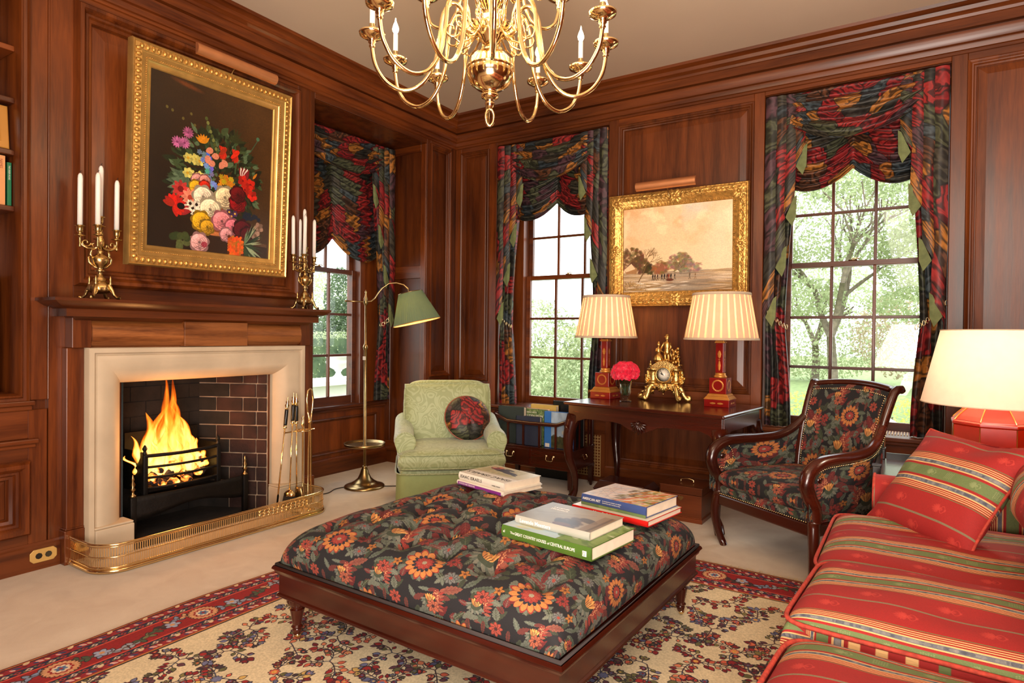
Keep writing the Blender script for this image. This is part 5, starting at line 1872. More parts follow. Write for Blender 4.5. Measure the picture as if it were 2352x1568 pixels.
def rug_img():
    ppm = 600
    W, H = int((RUG['x1'] - RUG['x0']) * ppm), int((RUG['y1'] - RUG['y0']) * ppm)
    im = Img(W, H, (208, 190, 154))
    rr = random.Random(31)
    im.mottle(0.06, 60, 3)
    DK = (38, 30, 36)
    cs = [(128, 24, 28), (150, 34, 32), (110, 20, 28), (196, 92, 66), (206, 120, 84), (104, 106, 138), (86, 88, 122), (120, 110, 62), (96, 92, 54), (90, 50, 60), (196, 160, 90), (60, 44, 50)]
    bw = 0.335 * ppm

    def lf(x, y, a, L=None, pal=cs):
        L = L or rr.uniform(11, 19)
        c = rr.choice(pal)
        w = L * rr.uniform(0.28, 0.40)
        t = rr.random()
        if t < 0.6:
            im.leaf(x - cos(a) * 1.5, y - sin(a) * 1.5, L + 4, w + 1.6, a, DK, 1, 0, 0.9)
            im.leaf(x, y, L, w, a, c, 1, 0, 0.9)
        else:  # three lobed flower
            for d in (-0.6, 0, 0.6):
                im.leaf(x - cos(a) * 2, y - sin(a) * 2, L * 0.9 + 4, w * 0.55 + 2.2, a + d, DK, 1, 0, 0.6)
            for d in (-0.6, 0.6, 0):
                im.leaf(x, y, L * 0.88, w * 0.55, a + d, c, 1, 0, 0.6)
            im.blob(x + cos(a) * L * 0.3, y + sin(a) * L * 0.3, 3, 3, 0, rr.choice(cs))

    def spray(x, y, a, n=9, step=20, curl=0.12, dense=1.0, pal=cs):
        c = rr.uniform(-curl, curl)
        for k in range(n):
            x2, y2 = x + cos(a) * step, y + sin(a) * step
            im.stroke(x, y, x2, y2, 1.3, rr.choice([DK, (60, 30, 36), (52, 56, 76)]))
            for s_ in (-1, 1):
                if rr.random() < dense:
                    b_ = a + s_ * rr.uniform(0.7, 1.2)
                    l = rr.uniform(6, 17)
                    bx, by = x2 + cos(b_) * l, y2 + sin(b_) * l
                    im.stroke(x2, y2, bx, by, 1.0, DK)
                    lf(bx, by, b_ + rr.uniform(-0.4, 0.4), pal=pal)
            a += c + rr.uniform(-0.1, 0.1)
            x, y = x2, y2
        lf(x, y, a, 20, pal)
        return x, y, a
    fx0, fy0, fx1, fy1 = bw, bw, W - bw, H - bw
    # field: half-drop lattice of sprays
    gs = 0.255 * ppm
    ny, nx = int((fy1 - fy0) / (gs * 0.62)), int((fx1 - fx0) / gs)
    for j in range(ny):
        for i in range(nx):
            x = fx0 + (i + 0.5 + (0.5 if j % 2 else 0)) * gs + rr.uniform(-12, 12)
            y = fy0 + (j + 0.5) * gs * 0.62 + rr.uniform(-12, 12)
            if x > fx1 - 20 or y > fy1 - 20:
                continue
            pal = rr.choice([cs, cs[:5] + [cs[7]], cs, [cs[1], cs[5], cs[8], cs[2], cs[9]]])
            a = rr.uniform(0, 2 * PI)
            for q in range(rr.choice([2, 3, 3])):
                spray(x, y, a + q * 2.1 + rr.uniform(-0.3, 0.3), rr.randint(4, 7), 13, 0.28, 0.95, pal)
            if rr.random() < 0.5:
                im.flower(x, y, 14, 8, DK, 0, 0.3); im.flower(x, y, 12, 8, rr.choice(cs[:6]), 0, 0.3); im.blob(x, y, 6, 6, 0, rr.choice([(206, 150, 70), (104, 106, 138)]))

    # borders drawn on each side through a mapping (along, inset) -> pixel
    def side(fn, L):
        pass
    def bar(d0, d1, c):
        d0, d1 = d0 * ppm, d1 * ppm
        im.rect(d0, d0, W - d0, d1, c); im.rect(d0, H - d1, W - d0, H - d0, c); im.rect(d0, d0, d1, H - d0, c); im.rect(W - d1, d0, W - d0, H - d0, c)
    bar(0, 0.335, (140, 22, 26))
    bar(0, 0.008, (96, 24, 26)); bar(0.008, 0.016, (176, 96, 44)); bar(0.016, 0.024, DK)
    bar(0.024, 0.062, (140, 30, 40)); bar(0.062, 0.066, DK); bar(0.066, 0.094, (36, 34, 62)); bar(0.094, 0.098, DK)
    bar(0.098, 0.108, (190, 70, 56))
    bar(0.236, 0.246, (190, 70, 56)); bar(0.246, 0.250, DK); bar(0.250, 0.278, (36, 34, 62)); bar(0.278, 0.282, DK); bar(0.282, 0.318, (140, 30, 40)); bar(0.318, 0.327, (176, 110, 50)); bar(0.327, 0.335, DK)
    for sd in range(4):
        L = (W if sd < 2 else H)
        def P(s, d):
            d = d * ppm
            return [(s, d), (s, H - d), (d, s), (W - d, s)][sd]
        an = [0, 0, PI / 2, PI / 2][sd]
        s = 30
        k = 0
        while s < L - 30:
            for d, pal in ((0.043, [(206, 160, 150), (96, 24, 30), (60, 56, 90), (206, 180, 140)]), (0.300, [(206, 160, 150), (96, 24, 30), (60, 56, 90), (206, 180, 140)])):
                x, y = P(s, d)
                im.leaf(x - 8, y, 18, 5.5, an + (0.7 if k % 2 else -0.7), pal[k % 4], 1, 0, 0.6)
                im.leaf(x + 5, y + 2, 13, 4, an + 2.2, pal[(k + 2) % 4], 1, 0, 0.6)
            for d in (0.080, 0.264):
                x, y = P(s, d)
                im.flower(x, y, 7.5, 4, (196, 170, 150) if k % 2 else (150, 50, 50), 0, 0.35); im.blob(x, y, 2.4, 2.4, 0, DK)
                x, y = P(s + 11, d)
                im.leaf(x, y, 9, 3.5, an + (1.2 if k % 2 else -1.2), (110, 104, 66), 1)
            s += 22
            k += 1
        # main red band: vine, blue leaves and round medallions
        s = 60
        k = 0
        px = None
        while s < L - 60:
            d = 0.172 + 0.034 * sin(s * 0.021)
            x, y = P(s, d)
            if px:
                im.stroke(px[0], px[1], x, y, 2.2, (70, 60, 40))
            px = (x, y)
            if k % 2 == 0:
                c = rr.choice([(122, 134, 160), (150, 150, 160), (70, 82, 60), (200, 150, 110), (60, 40, 44), (110, 110, 70)])
                a = rr.uniform(0, 2 * PI)
                for q in (0, 2.1, 4.2):
                    im.leaf(x, y, 21, 7, a + q, DK, 1, 0, 0.6); im.leaf(x, y, 18, 5.5, a + q, c, 1, 0, 0.6)
            s += 11
            k += 1
        s = 0.28 * ppm
        while s < L:
            x, y = P(s, 0.172)
            im.flower(x, y, 40, 22, (70, 40, 30), 0, 0.12); im.flower(x, y, 37, 22, (200, 146, 104), 0, 0.14)
            im.flower(x, y, 25, 10, (140, 24, 26), 0, 0.2); im.flower(x, y, 20, 10, (214, 190, 160), 0, 0.2); im.flower(x, y, 13, 6, (78, 104, 140), 0, 0.4); im.blob(x, y, 4, 4, 0, (150, 30, 30))
            for q in (-1, 1):
                x2, y2 = P(s + q * 0.14 * ppm, 0.172)
                im.flower(x2, y2, 22, 5, (60, 40, 50), 0, 0.4); im.flower(x2, y2, 19, 5, (150, 156, 178), 0, 0.45); im.blob(x2, y2, 6, 6, 0, (196, 140, 90))
            s += 0.56 * ppm
    im.a *= (0.92 + 0.16 * vnoise(H, W, 3, 8))[..., None]
    return im.image('persian_rug')


TAP = img_mat('floral_tapestry_cloth', tapestry(), 0.85, 1 / 0.44, 1 / 0.59, bumps=0.2)
PATCH = img_mat('patchwork_chintz_cloth', patchwork(), 0.55, 1 / 1.5, 1 / 1.5)
STRIPE = img_mat('red_striped_damask_cloth', stripes(), 0.8, 1 / 0.36, 1 / 0.36, weave=0.1)
RUGM = img_mat('hand_knotted_rug_wool', rug_img(), 0.95, weave=0.3)

# ------------------------------------------------------------------ rug
def rz(x, y):
    return 0.012 + 0.0
b = B()
NX = 60
x0, x1, y0, y1 = RUG['x0'], RUG['x1'], RUG['y0'], RUG['y1']
b.grid(lambda i, j: (x0 + (x1 - x0) * i + 0.012 * sin(j * 21) * (1 - min(1, i * 12)), y0 + (y1 - y0) * j + 0.008 * sin(i * 17) * (1 - min(1, (1 - j) * 12)), 0.012), NX, NX)
b.box(x0 + 0.01, x1 - 0.01, y0 + 0.01, y1 - 0.01, 0.001, 0.0115)
rug = tag(b.build('persian_rug', RUGM, smooth=False), 'cream Persian rug with dark leafy sprays and a red border', 'rug')
b = B()
rr_ = random.Random(8)
for k in range(520):
    x = x0 + (x1 - x0) * (k + rr_.random()) / 520
    L = rr_.uniform(0.03, 0.065)
    a = rr_.uniform(-0.5, 0.5)
    b.add([(x - 0.0025, y1 - 0.005, 0.007), (x + 0.0025, y1 - 0.005, 0.007), (x + 0.0025 + sin(a) * L, y1 + L * cos(a), 0.003), (x - 0.0025 + sin(a) * L, y1 + L * cos(a), 0.003)], [(0, 1, 2, 3)])
fr_ = b.build('fringe', 'cream', rug, smooth=False); fr_['kind'] = 'stuff'


# ------------------------------------------------------------------ curtains
def curtain_set(M, u0, u1, zt, zb, label, low=2.36, peak=2.50, swagz=2.68, seed=0, xs=1.0, grp=None):
    """swag, cascades, ruched blind and tied side panels; local (u, z, n)"""
    W = u1 - u0
    t = thing('curtain_set', label, 'curtain')
    rr = random.Random(40 + seed)
    off = rr.uniform(0, 3)

    def nz(x, y, s=1.0):
        return noise.noise(Vector((x * s + seed * 7.3, y * s, seed * 3.1)))
    # side panels hanging to the sill, pulled in by the tieback
    for side in (0, 1):
        sgn = 1 if side == 0 else -1
        ue = u0 if side == 0 else u1
        ztie = 1.36
        def prof(z):
            if z > ztie:
                k = (z - ztie) / (zt - ztie)
                return 0.150 + 0.125 * k ** 1.4
            k = (ztie - z) / (ztie - zb)
            return 0.150 + 0.05 * sin(k * PI * 0.5)
        def fn(i, j):
            z = zb + (zt - 0.02 - zb) * j
            wd = prof(z)
            s = i
            fold = sin(s * 2 * PI * 4.5 + 0.6 * nz(s * 2, z * 1.2) * 3)
            d = 0.022 * fold + 0.012 * nz(s * 5, z * 2.5)
            if abs(z - ztie) < 0.12:
                d *= 0.45 + 0.55 * abs(z - ztie) / 0.12
            x = ue + sgn * (0.006 + wd * s + 0.008 * sin(s * 2 * PI * 4.5 + 1.3))
            return (x, z, -0.075 + d + 0.03 * sin(PI * s))
        b = B(M)
        b.grid(fn, 64, 70, uvf=lambda i, j, side=side: (i * 0.42 + side * 0.37 + off, j * 2.5), flip=(side == 1))
        b.build('side_panel', PATCH, t)
        # gold chain tieback
        if True:
            b = B(M)
            n = 9
            for k in range(n):
                q = k / (n - 1)
                x = ue + sgn * (0.004 + 0.165 * q)
                z = ztie + 0.16 * (1 - q) ** 1.3 - 0.01
                nn = -0.02 + 0.03 * sin(PI * q)
                ax = R(55 * sgn + (90 if k % 2 else 0) * 0)
                b.tube([(x + 0.013 * cos(a_) * cos(0.9), z - sgn * 0 + 0.018 * sin(a_), nn + (0.010 * cos(a_) if k % 2 else 0.003 * cos(a_))) for a_ in [2 * PI * w / 12 for w in range(12)]], 0.0028, 6, closed=True)
            b.build('chain_tieback', 'chainm', t)
    # ruched blind behind: three gathering cords give two deep scallops
    zc = zt - 0.06
    zl = zt - 0.98
    def blind(i, j):
        # j 0 top -> 1 bottom
        sc_ = abs(sin(2 * PI * i * 0.98 + 0.03))
        drop = (zc - peak) + (peak - low) * sc_ ** 0.85
        z = zc - drop * j - 0.05 * sc_ * sin(PI * j * 0.9)
        ruch = abs(sin(PI * (j * (zc - low) * 17 + 0.25 * nz(i * 3, j * 3))))
        d = 0.055 * ruch * (0.35 + 0.65 * sc_) + 0.05 * sc_ + 0.012 * nz(i * 9, j * 14)
        return (u0 + 0.04 + (W - 0.08) * i, z, -0.18 + d + 0.03 * j)
    b = B(M)
    b.grid(blind, 110, 130, uvf=lambda i, j: (i * W * 1.15 + off + 0.3, -j * 1.5), flip=True)
    b.build('ruched_blind', PATCH, t)
    b = B(M); b.box(u0, u1, zt - 0.07, zt + 0.004, -0.11, -0.085); b.build('added_heading_board', PATCH, t, smooth=False)  # board added behind the swag to block sky light showing over it
    # top swag
    def swag(i, j):
        s = i
        c_ = 4 * s * (1 - s)
        e = c_ ** 0.85
        zt_ = zt - 0.01 + 0.0 * j
        zz = zt_ - (0.10 + (zt - swagz - 0.10) * e) * j ** 1.05 - 0.045 * (1 - e) * j
        fold = sin(PI * (j * 8.5 + 0.35 * nz(s * 2.5, j * 2)) - 1.5 * (1 - e))
        d = 0.024 * fold * (0.35 + 0.65 * e) + 0.10 * e * (0.25 + 0.75 * j) + 0.010 * nz(s * 8, j * 16)
        x = u0 + 0.01 + (W - 0.02) * s
        x += (0.5 - s) * 0.20 * j * (1 - 0.2 * e)
        return (x, zz, -0.045 + d)
    b = B(M)
    b.grid(swag, 110, 110, uvf=lambda i, j: (i * W * 1.1 + off + 1.7 + 0.25 * j, -j * 0.95 + 0.35 * 4 * i * (1 - i)), flip=True)
    b.build('swag', PATCH, t)
    # cascades (jabots): one pleated zigzag each side, longer towards the edge, lining shows on the returns
    for side in (0, 1):
        sgn = 1 if side == 0 else -1
        ue = u0 if side == 0 else u1
        nfold = 4
        wd = 0.080
        for k in range(nfold):
            # k=0 outermost and longest; front pleat then a lined return
            xo = ue + sgn * (0.008 + k * 0.064)
            zb0 = zt - 1.68 + k * 0.37      # lower edge at the outer side of this pleat
            zb1 = zb0 + 0.15                # and at its inner side
            n0 = -0.022 - 0.008 * k + 0.02
            def front(i, j, xo=xo, zb0=zb0, zb1=zb1, n0=n0, k=k, sgn=sgn):
                z_low = zb0 + (zb1 - zb0) * i
                z_top = zt - 0.015
                z = z_top + (z_low - z_top) * j
                return (xo + sgn * wd * i + 0.006 * sin(z * 7 + k) * j, z, n0 + 0.016 * sin(PI * i) + 0.006 * nz(i * 3 + k, z * 6) + 0.012 * j)
            b = B(M)
            b.grid(front, 8, 60, uvf=lambda i, j, k=k: (i * 0.075 + k * 0.21 + off + 2.2 * side, -j * 1.5 - k * 0.13), flip=(side == 0))
            b.build('cascade_pleat', PATCH, t)
            # lined return: triangle turned back behind the pleat, hanging lower on the inner side
            b = B(M)
            xi = xo + sgn * wd
            p_ = [(xo + sgn * 0.018, zb0 + 0.02, n0 + 0.016), (xi - sgn * 0.006, zb1 + 0.01, n0 + 0.024), (xi + sgn * 0.014, zb1 + 0.03, n0 + 0.014), (xi + sgn * 0.010, zb0 + 0.02, n0 + 0.018), (xi - sgn * 0.014, zb0 - 0.05, n0 + 0.026)]
            b.add(p_, [(0, 4, 3, 2, 1) if side else (0, 1, 2, 3, 4)])
            b.build('green_lining', 'lining', t, smooth=False, solid=0.002)['label'] = 'sage green lining turned out'
    return t


curtain_set(MB, -3.40, -2.236, 3.085, 0.605, 'patchwork print swagged curtains framing the window nearest the corner', seed=1)
curtain_set(MB, -0.967, 0.183, 3.080, 0.605, 'patchwork print swagged curtains framing the window behind the armchair', seed=2)
MC1 = frame((-4.27, 0, 0), (0, 1, 0), (0, 0, 1), (1, 0, 0))
curtain_set(MC1, 3.18, 4.53, 3.060, 0.63, 'patchwork print swagged curtains in the alcove behind the reading lamp', seed=3, low=1.95, peak=2.12, swagz=2.70)
# ------------------------------------------------------------------ tufted ottoman
OT = (-1.498, 2.245)
ot = thing('tufted_ottoman', 'large square buttoned ottoman in dark floral tapestry on turned mahogany legs', 'ottoman', (OT[0], OT[1], 0), math.radians(-1.6))
OA, OB = 0.665, 0.625
pits = []
for j in range(-3, 4):
    for i in range(-3, 4):
        x = (i + (0.5 if j % 2 else 0)) * 0.205
        y = j * 0.158
        if abs(x) < 0.52 and abs(y) < 0.50:
            pits.append((x, y))
PX = np.array([p[0] for p in pits]); PY = np.array([p[1] for p in pits])


def tuft(x, y):
    d = np.sqrt((PX - x) ** 2 + (PY - y) ** 2)
    h = 0.052 * float(np.exp(-(d / 0.036) ** 1.3).sum())
    # diagonal creases between neighbouring buttons
    u = (x / 0.205 + y / 0.316)
    v = (x / 0.205 - y / 0.316)
    fu, fv = abs(u - round(u)), abs(v - round(v))
    inside = max(0.0, 1 - (max(abs(x) / 0.60, abs(y) / 0.56)) ** 8)
    h += 0.020 * inside * (math.exp(-(fu / 0.10)) + math.exp(-(fv / 0.10)))
    return h * max(0.0, 1 - (max(abs(x) / 0.64, abs(y) / 0.60)) ** 10)


def ottop(i, j):
    u, v = sin((i - 0.5) * PI), sin((j - 0.5) * PI)
    eu, ev = max(0, 1 - abs(u) ** 9), max(0, 1 - abs(v) ** 9)
    e = (eu * ev) ** 0.42
    x, y = (OA + 0.012) * u, (OB + 0.012) * v
    k = 1 - 0.03 * (1 - e) ** 2
    z = 0.325 + 0.158 * e + 0.032 * (1 - u * u) * (1 - v * v) * e
    z -= tuft(x, y)
    z += 0.008 * noise.noise(Vector((x * 5, y * 5, 2)))
    return (x * k, y * k, z)


def otuv(i, j):
    u, v = sin((i - 0.5) * PI), sin((j - 0.5) * PI)
    e = (max(0, 1 - abs(u) ** 9) * max(0, 1 - abs(v) ** 9)) ** 0.42
    dz = 0.15 * (1 - e)
    return (OA * u + math.copysign(dz * abs(u) ** 8, u) + 0.05, OB * v + math.copysign(dz * abs(v) ** 8, v) + 0.10)


b = B()
b.grid(ottop, 190, 180, uvf=otuv)
b.grid(lambda i, j: ((OA + 0.012) * 0.97 * (2 * i - 1), (OB + 0.012) * 0.97 * (2 * j - 1), 0.3245), 4, 4, flip=True)
b.build('cushion', TAP, ot)
for x, y in pits:
    b = B(T(x, y, ottop(math.asin(max(-1, min(1, x / (OA + 0.012)))) / PI + 0.5, math.asin(max(-1, min(1, y / (OB + 0.012)))) / PI + 0.5)[2] + 0.002))
    b.lathe([(0.012, 0), (0.010, 0.005), (0.004, 0.008), (0, 0.008)], 10)
    b.build('button', TAP, ot)
b = B()
FR = [(0.012, 0.30), (0.0, 0.318), (-0.004, 0.312), (-0.006, 0.305), (0.002, 0.298), (0.006, 0.285), (0.016, 0.278), (0.016, 0.205), (0.010, 0.200), (0.008, 0.192), (0.016, 0.185), (0.04, 0.185)]
a_, c_ = OA + 0.012, OB + 0.012
vs, fs = [], []
for n_, z in FR:
    vs += [(-a_ + n_, -c_ + n_, z), (a_ - n_, -c_ + n_, z), (a_ - n_, c_ - n_, z), (-a_ + n_, c_ - n_, z)]
for i in range(len(FR) - 1):
    for q in range(4):
        fs.append((i * 4 + q, (i + 1) * 4 + q, (i + 1) * 4 + (q + 1) % 4, i * 4 + (q + 1) % 4))
b.add(vs, fs)
b.box(-a_ + 0.014, a_ - 0.014, -c_ + 0.014, c_ - 0.014, 0.28, 0.312)
b.build('moulded_frame', 'mahX', ot, auto=35)
b = B()
b.tube([(-a_ + 0.008, -c_ + 0.008, 0.322), (a_ - 0.008, -c_ + 0.008, 0.322), (a_ - 0.008, c_ - 0.008, 0.322), (-a_ + 0.008, c_ - 0.008, 0.322)], 0.007, 6, closed=True)
b.build('piping', plain('dark_tapestry_cord', rgb(48, 38, 36), 0.8), ot)
LEG = [(0.0, 0.028), (0.013, 0.028), (0.016, 0.035), (0.020, 0.05), (0.018, 0.055), (0.024, 0.062), (0.018, 0.07), (0.020, 0.09), (0.029, 0.13), (0.031, 0.135), (0.024, 0.14), (0.024, 0.146), (0.040, 0.165), (0.044, 0.19), (0.038, 0.212), (0.026, 0.222), (0.026, 0.23)]
def flute8(a, z, r):
    return 1 + (0.09 * abs(sin(4 * a)) - 0.04) * (1 if (z > 0.145 or 0.07 < z < 0.13) else 0)
for sx in (-1, 1):
    for sy in (-1, 1):
        x, y = sx * (OA - 0.055), sy * (OB - 0.055)
        b = B(T(x, y, 0)); b.lathe(LEG, 48, flute=flute8); b.box(-0.038, 0.038, -0.038, 0.038, 0.225, 0.30)
        lg = b.build('leg', 'mahZ', ot, auto=40)
        b = B(T(x, y, 0)); b.lathe([(0.014, 0.040), (0.015, 0.034), (0.010, 0.026)], 12)
        b.lathe([(0.0, -0.013), (0.008, -0.012), (0.0125, -0.005), (0.0125, 0.005), (0.008, 0.012), (0.0, 0.013)], 14, M=T(0.004, 0, 0.0145 + 0.012) @ R(90, 'X'))
        b.box(-0.004, 0.012, -0.009, -0.0065, 0.02, 0.034); b.box(-0.004, 0.012, 0.0065, 0.009, 0.02, 0.034)
        b.build('caster', 'brass', lg)


# ------------------------------------------------------------------ books
def cover_img(kind):
    W, H = 512, 400
    rr = random.Random(kind)
    if kind == 'israels':
        im = Img(W, H, (226, 220, 206))
        im.rect(0.0 * W, 0.0 * H, W, 0.62 * H, (196, 186, 150))
        im.rect(0.05 * W, 0.05 * H, 0.8 * W, 0.58 * H, (176, 166, 120))
        for k in range(40):
            im.blob(rr.uniform(0.1, 0.75) * W, rr.uniform(0.08, 0.55) * H, 40, 12, rr.uniform(0, 1), rr.choice([(206, 196, 150), (150, 146, 110), (186, 160, 120)]), 0.35, 6)
        im.blob(0.34 * W, 0.26 * H, 110, 40, 0.18, (46, 28, 24)); im.blob(0.20 * W, 0.22 * H, 56, 34, 0, (120, 44, 36)); im.blob(0.58 * W, 0.34 * H, 100, 30, 0.15, (50, 34, 30))
        im.blob(0.13 * W, 0.18 * H, 22, 16, 0, (206, 150, 110)); im.blob(0.24 * W, 0.12 * H, 40, 16, 0.3, (190, 110, 60)); im.blob(0.72 * W, 0.42 * H, 50, 10, 0.3, (40, 34, 30))
        im.blob(0.46 * W, 0.16 * H, 60, 18, 0.2, (70, 60, 44))
        im.rect(0, 0.63 * H, W, 0.645 * H, (150, 120, 90))
    elif kind == 'art':
        im = Img(W, H, (214, 206, 200))
        for k in range(420):
            x, y = rr.random(), rr.random()
            if x < 0.42:
                c = rr.choice([(226, 218, 208), (196, 196, 204), (214, 190, 182), (160, 176, 196), (206, 206, 214)])
            elif x < 0.6:
                c = rr.choice([(70, 60, 58), (110, 104, 96), (150, 150, 150), (52, 52, 50), (110, 120, 60)])
            else:
                c = rr.choice([(110, 136, 50), (196, 140, 44), (206, 96, 52), (84, 110, 44), (214, 176, 70), (176, 70, 40)])
            im.blob(x * W, y * H, rr.uniform(10, 34), rr.uniform(4, 10), rr.uniform(-0.9, -0.3), c, 0.75, 3)
        im.stroke(0.52 * W, H, 0.92 * W, 0, 9, (206, 84, 44), 0.8); im.stroke(0.66 * W, H, 1.0 * W, 0.1 * H, 8, (206, 110, 50), 0.8)
        im.stroke(0.5 * W, 0.5 * H, 0.64 * W, 0.05 * H, 8, (206, 130, 44), 0.8)
        for k in range(30):
            im.path([(rr.uniform(0, 0.4) * W, rr.random() * H), (rr.uniform(0, 0.4) * W, rr.random() * H)], 1.2, (130, 110, 104), 0.4)
    elif kind == 'meesters':
        im = Img(W, H, (176, 172, 160))
        yy = np.linspace(0, 1, W, dtype=np.float32)[None, :, None]
        im.a += yy * np.array([10, -4, -22], np.float32)
        im.a *= (0.9 + 0.2 * fbm(H, W, 120, 5))[..., None]
        for k in range(14):
            im.blob(rr.uniform(0.5, 0.72) * W, rr.uniform(0.55, 0.98) * H, 50, 30, rr.uniform(0, 1), (70, 58, 66), 0.7, 8)
        im.blob(0.60 * W, 0.93 * H, 60, 34, 0, (112, 66, 60)); im.blob(0.78 * W, 0.55 * H, 70, 36, 0.4, (66, 54, 50), 0.9, 8)
        im.rect(0.84 * W, 0.2 * H, W, H, (150, 124, 96), 0.8); im.rect(0.93 * W, 0.2 * H, 0.97 * W, H, (96, 74, 56), 0.7)
        im.stroke(0.1 * W, 0.62 * H, 0.75 * W, 0.25 * H, 2, (110, 100, 90), 0.7)
    elif kind == 'houses':
        im = Img(W, H, (110, 140, 70))
        im.rect(0, 0, 0.62 * W, H, (178, 206, 220))
        for k in range(40):
            im.blob(rr.uniform(0.0, 0.55) * W, rr.uniform(0, 1) * H, 40, 16, 0, rr.choice([(210, 220, 220), (160, 190, 206), (206, 190, 110)]), 0.5, 8)
        for k in range(60):
            im.blob(rr.uniform(0.6, 1.0) * W, rr.uniform(0, 1) * H, 24, 12, 0.5, rr.choice([(86, 124, 50), (120, 150, 76), (206, 206, 190), (70, 104, 44)]), 0.6, 4)
    elif kind == 'sky':
        im = Img(W, H, (150, 168, 186))
        im.a *= (0.8 + 0.4 * fbm(H, W, 100, 5))[..., None]
        im.rect(0, 0.68 * H, W, H, (74, 70, 44)); im.blob(0.7 * W, 0.55 * H, 90, 30, 0, (206, 186, 150), 0.7, 12)
        for k in range(30):
            im.blob(rr.random() * W, rr.uniform(0.66, 0.95) * H, 30, 16, 0, (50, 54, 34), 0.7, 4)
    elif kind == 'garden':
        im = Img(W, H, (96, 116, 70))
        for k in range(200):
            im.blob(rr.random() * W, rr.random() * H, 14, 10, 0, rr.choice([(70, 96, 50), (130, 146, 90), (50, 70, 40), (150, 160, 110)]), 0.7, 3)
    if kind == 'meesters':
        im.a *= 0.8
    elif kind == 'photo':
        im = Img(W, H, (206, 208, 210))
        im.blob(0.5 * W, 0.75 * H, 200, 60, 0.1, (96, 92, 90), 0.8, 20); im.blob(0.4 * W, 0.6 * H, 60, 40, 0.1, (130, 126, 124), 0.8, 12)
    return img_mat('print_' + kind, im.image('print_' + kind, flip=True), 0.4, coat=0.1)


IM = {k: cover_img(k) for k in ('israels', 'art', 'meesters', 'houses', 'sky', 'garden', 'photo')}


def cmat(name, r, g, b_, rough=0.35):
    if name not in MAT:
        MAT[name] = plain(name, rgb(r, g, b_), rough, coat=0.2, noise_amt=0.04)
    return name


cmat('cover_white', 224, 216, 200); cmat('cover_green', 74, 104, 40, 0.2); cmat('cover_red', 196, 26, 22, 0.2); cmat('cover_blue', 58, 76, 124); cmat('cover_purple', 138, 52, 140)
cmat('cover_navy', 34, 38, 58, 0.6); cmat('cover_darkgreen', 34, 42, 38, 0.6); cmat('cover_cobalt', 52, 108, 180); cmat('cover_black', 16, 15, 15); cmat('cover_gray', 168, 166, 154)
cmat('cover_orange', 206, 140, 84); cmat('cover_gilt', 190, 160, 84); cmat('ink_black', 20, 18, 18); cmat('ink_white', 236, 230, 218); cmat('cover_emerald', 30, 112, 74); cmat('cover_rust', 156, 74, 54)
cmat('frame_maple', 176, 122, 50); cmat('sticker', 220, 214, 204); cmat('cover_pink', 206, 170, 150)


def book(name, label, M, w, d, h, cov, spine='front', pages='page', print_=None, group=None, soft=False, printrot=False):
    """book lying flat: spine along local -y side (front), w along x, d along y; M places the lower front-left corner"""
    t = thing(name, label, 'book', group=group)
    c = 0.0028 if not soft else 0.001
    b = B(M)
    b.box(0, w, 0.0, d, 0, c); b.box(0, w, 0.0, d, h - c, h)
    k = 6
    pr = [(0.0 - 0.006 * sin(PI * i / k), h * i / k) for i in range(k + 1)]
    for i in range(k):
        (ya, za), (yb, zb) = pr[i], pr[i + 1]
        b.add([(0, ya, za), (w, ya, za), (w, yb, zb), (0, yb, zb), (0, 0.004, za), (w, 0.004, za), (w, 0.004, zb), (0, 0.004, zb)], [(0, 1, 2, 3), (0, 3, 7, 4), (1, 5, 6, 2)])
    b.build('cover', cov, t, smooth=False)
    b = B(M)
    b.box(0.004, w - 0.004, 0.003, d - 0.005, c, h - c)
    b.build('pages', pages, t, smooth=False)
    if print_:
        b = B(M)
        uvq = [[(0, 0), (1, 0), (1, 1), (0, 1)]]
        b.add([(0.001, 0, h + 0.0003), (w - 0.001, 0, h + 0.0003), (w - 0.001, d - 0.001, h + 0.0003), (0.001, d - 0.001, h + 0.0003)], [(0, 1, 2, 3)], uvq)
        b.build('cover_print', print_, t, smooth=False)
    return t


def spine_text(t, M, body, size, x, z, mat, fit=None, bold=0.0, y=-0.0075):
    return text(body, size, M @ T(x, y, z) @ R(90, 'X'), mat, t, fit=fit, serif_bold=bold)


# stack A (front): green book with paperback on top
ang = math.degrees(math.atan2(1.951 - 2.004, -0.922 + 1.324))
MA1 = T(-1.318, 2.0, 0.497) @ R(-7.5)
g1 = book('art_book', 'thick green book on the great country houses, under the grey paperback', MA1, 0.405, 0.30, 0.047, 'cover_green', print_=IM['houses'])
spine_text(g1, MA1, 'The', 0.013, 0.045, 0.026, 'ink_white'); spine_text(g1, MA1, 'GREAT COUNTRY HOUSES', 0.0165, 0.067, 0.0255, 'ink_white', 0.148)
spine_text(g1, MA1, 'of', 0.013, 0.2195, 0.0245, 'ink_white'); spine_text(g1, MA1, 'CENTRAL EUROPE', 0.0165, 0.233, 0.0255, 'ink_white', 0.107)
b = B(MA1); b.box(0.372, 0.388, -0.0075, -0.006, 0.014, 0.033); b.build('spine_emblem', 'ink_white', g1, smooth=False)
b = B(MA1); b.tube([(0.386 - 0.008 + 0.004 * cos(a), -0.0078, 0.0235 + 0.0065 * sin(a)) for a in [PI * 2 * k / 10 for k in range(10)]], 0.0009, 4, closed=True); b.build('spine_mark', 'cover_green', g1)
spine_text(g1, MA1, 'al', 0.015, 0.010, 0.026, 'ink_white')
MA2 = T(-1.285, 2.045, 0.545) @ R(-6.5)
g2 = book('paperback_book', 'grey paperback with a misty painted cover lying on the green book', MA2, 0.335, 0.245, 0.030, 'cover_gray', print_=IM['meesters'], soft=True)
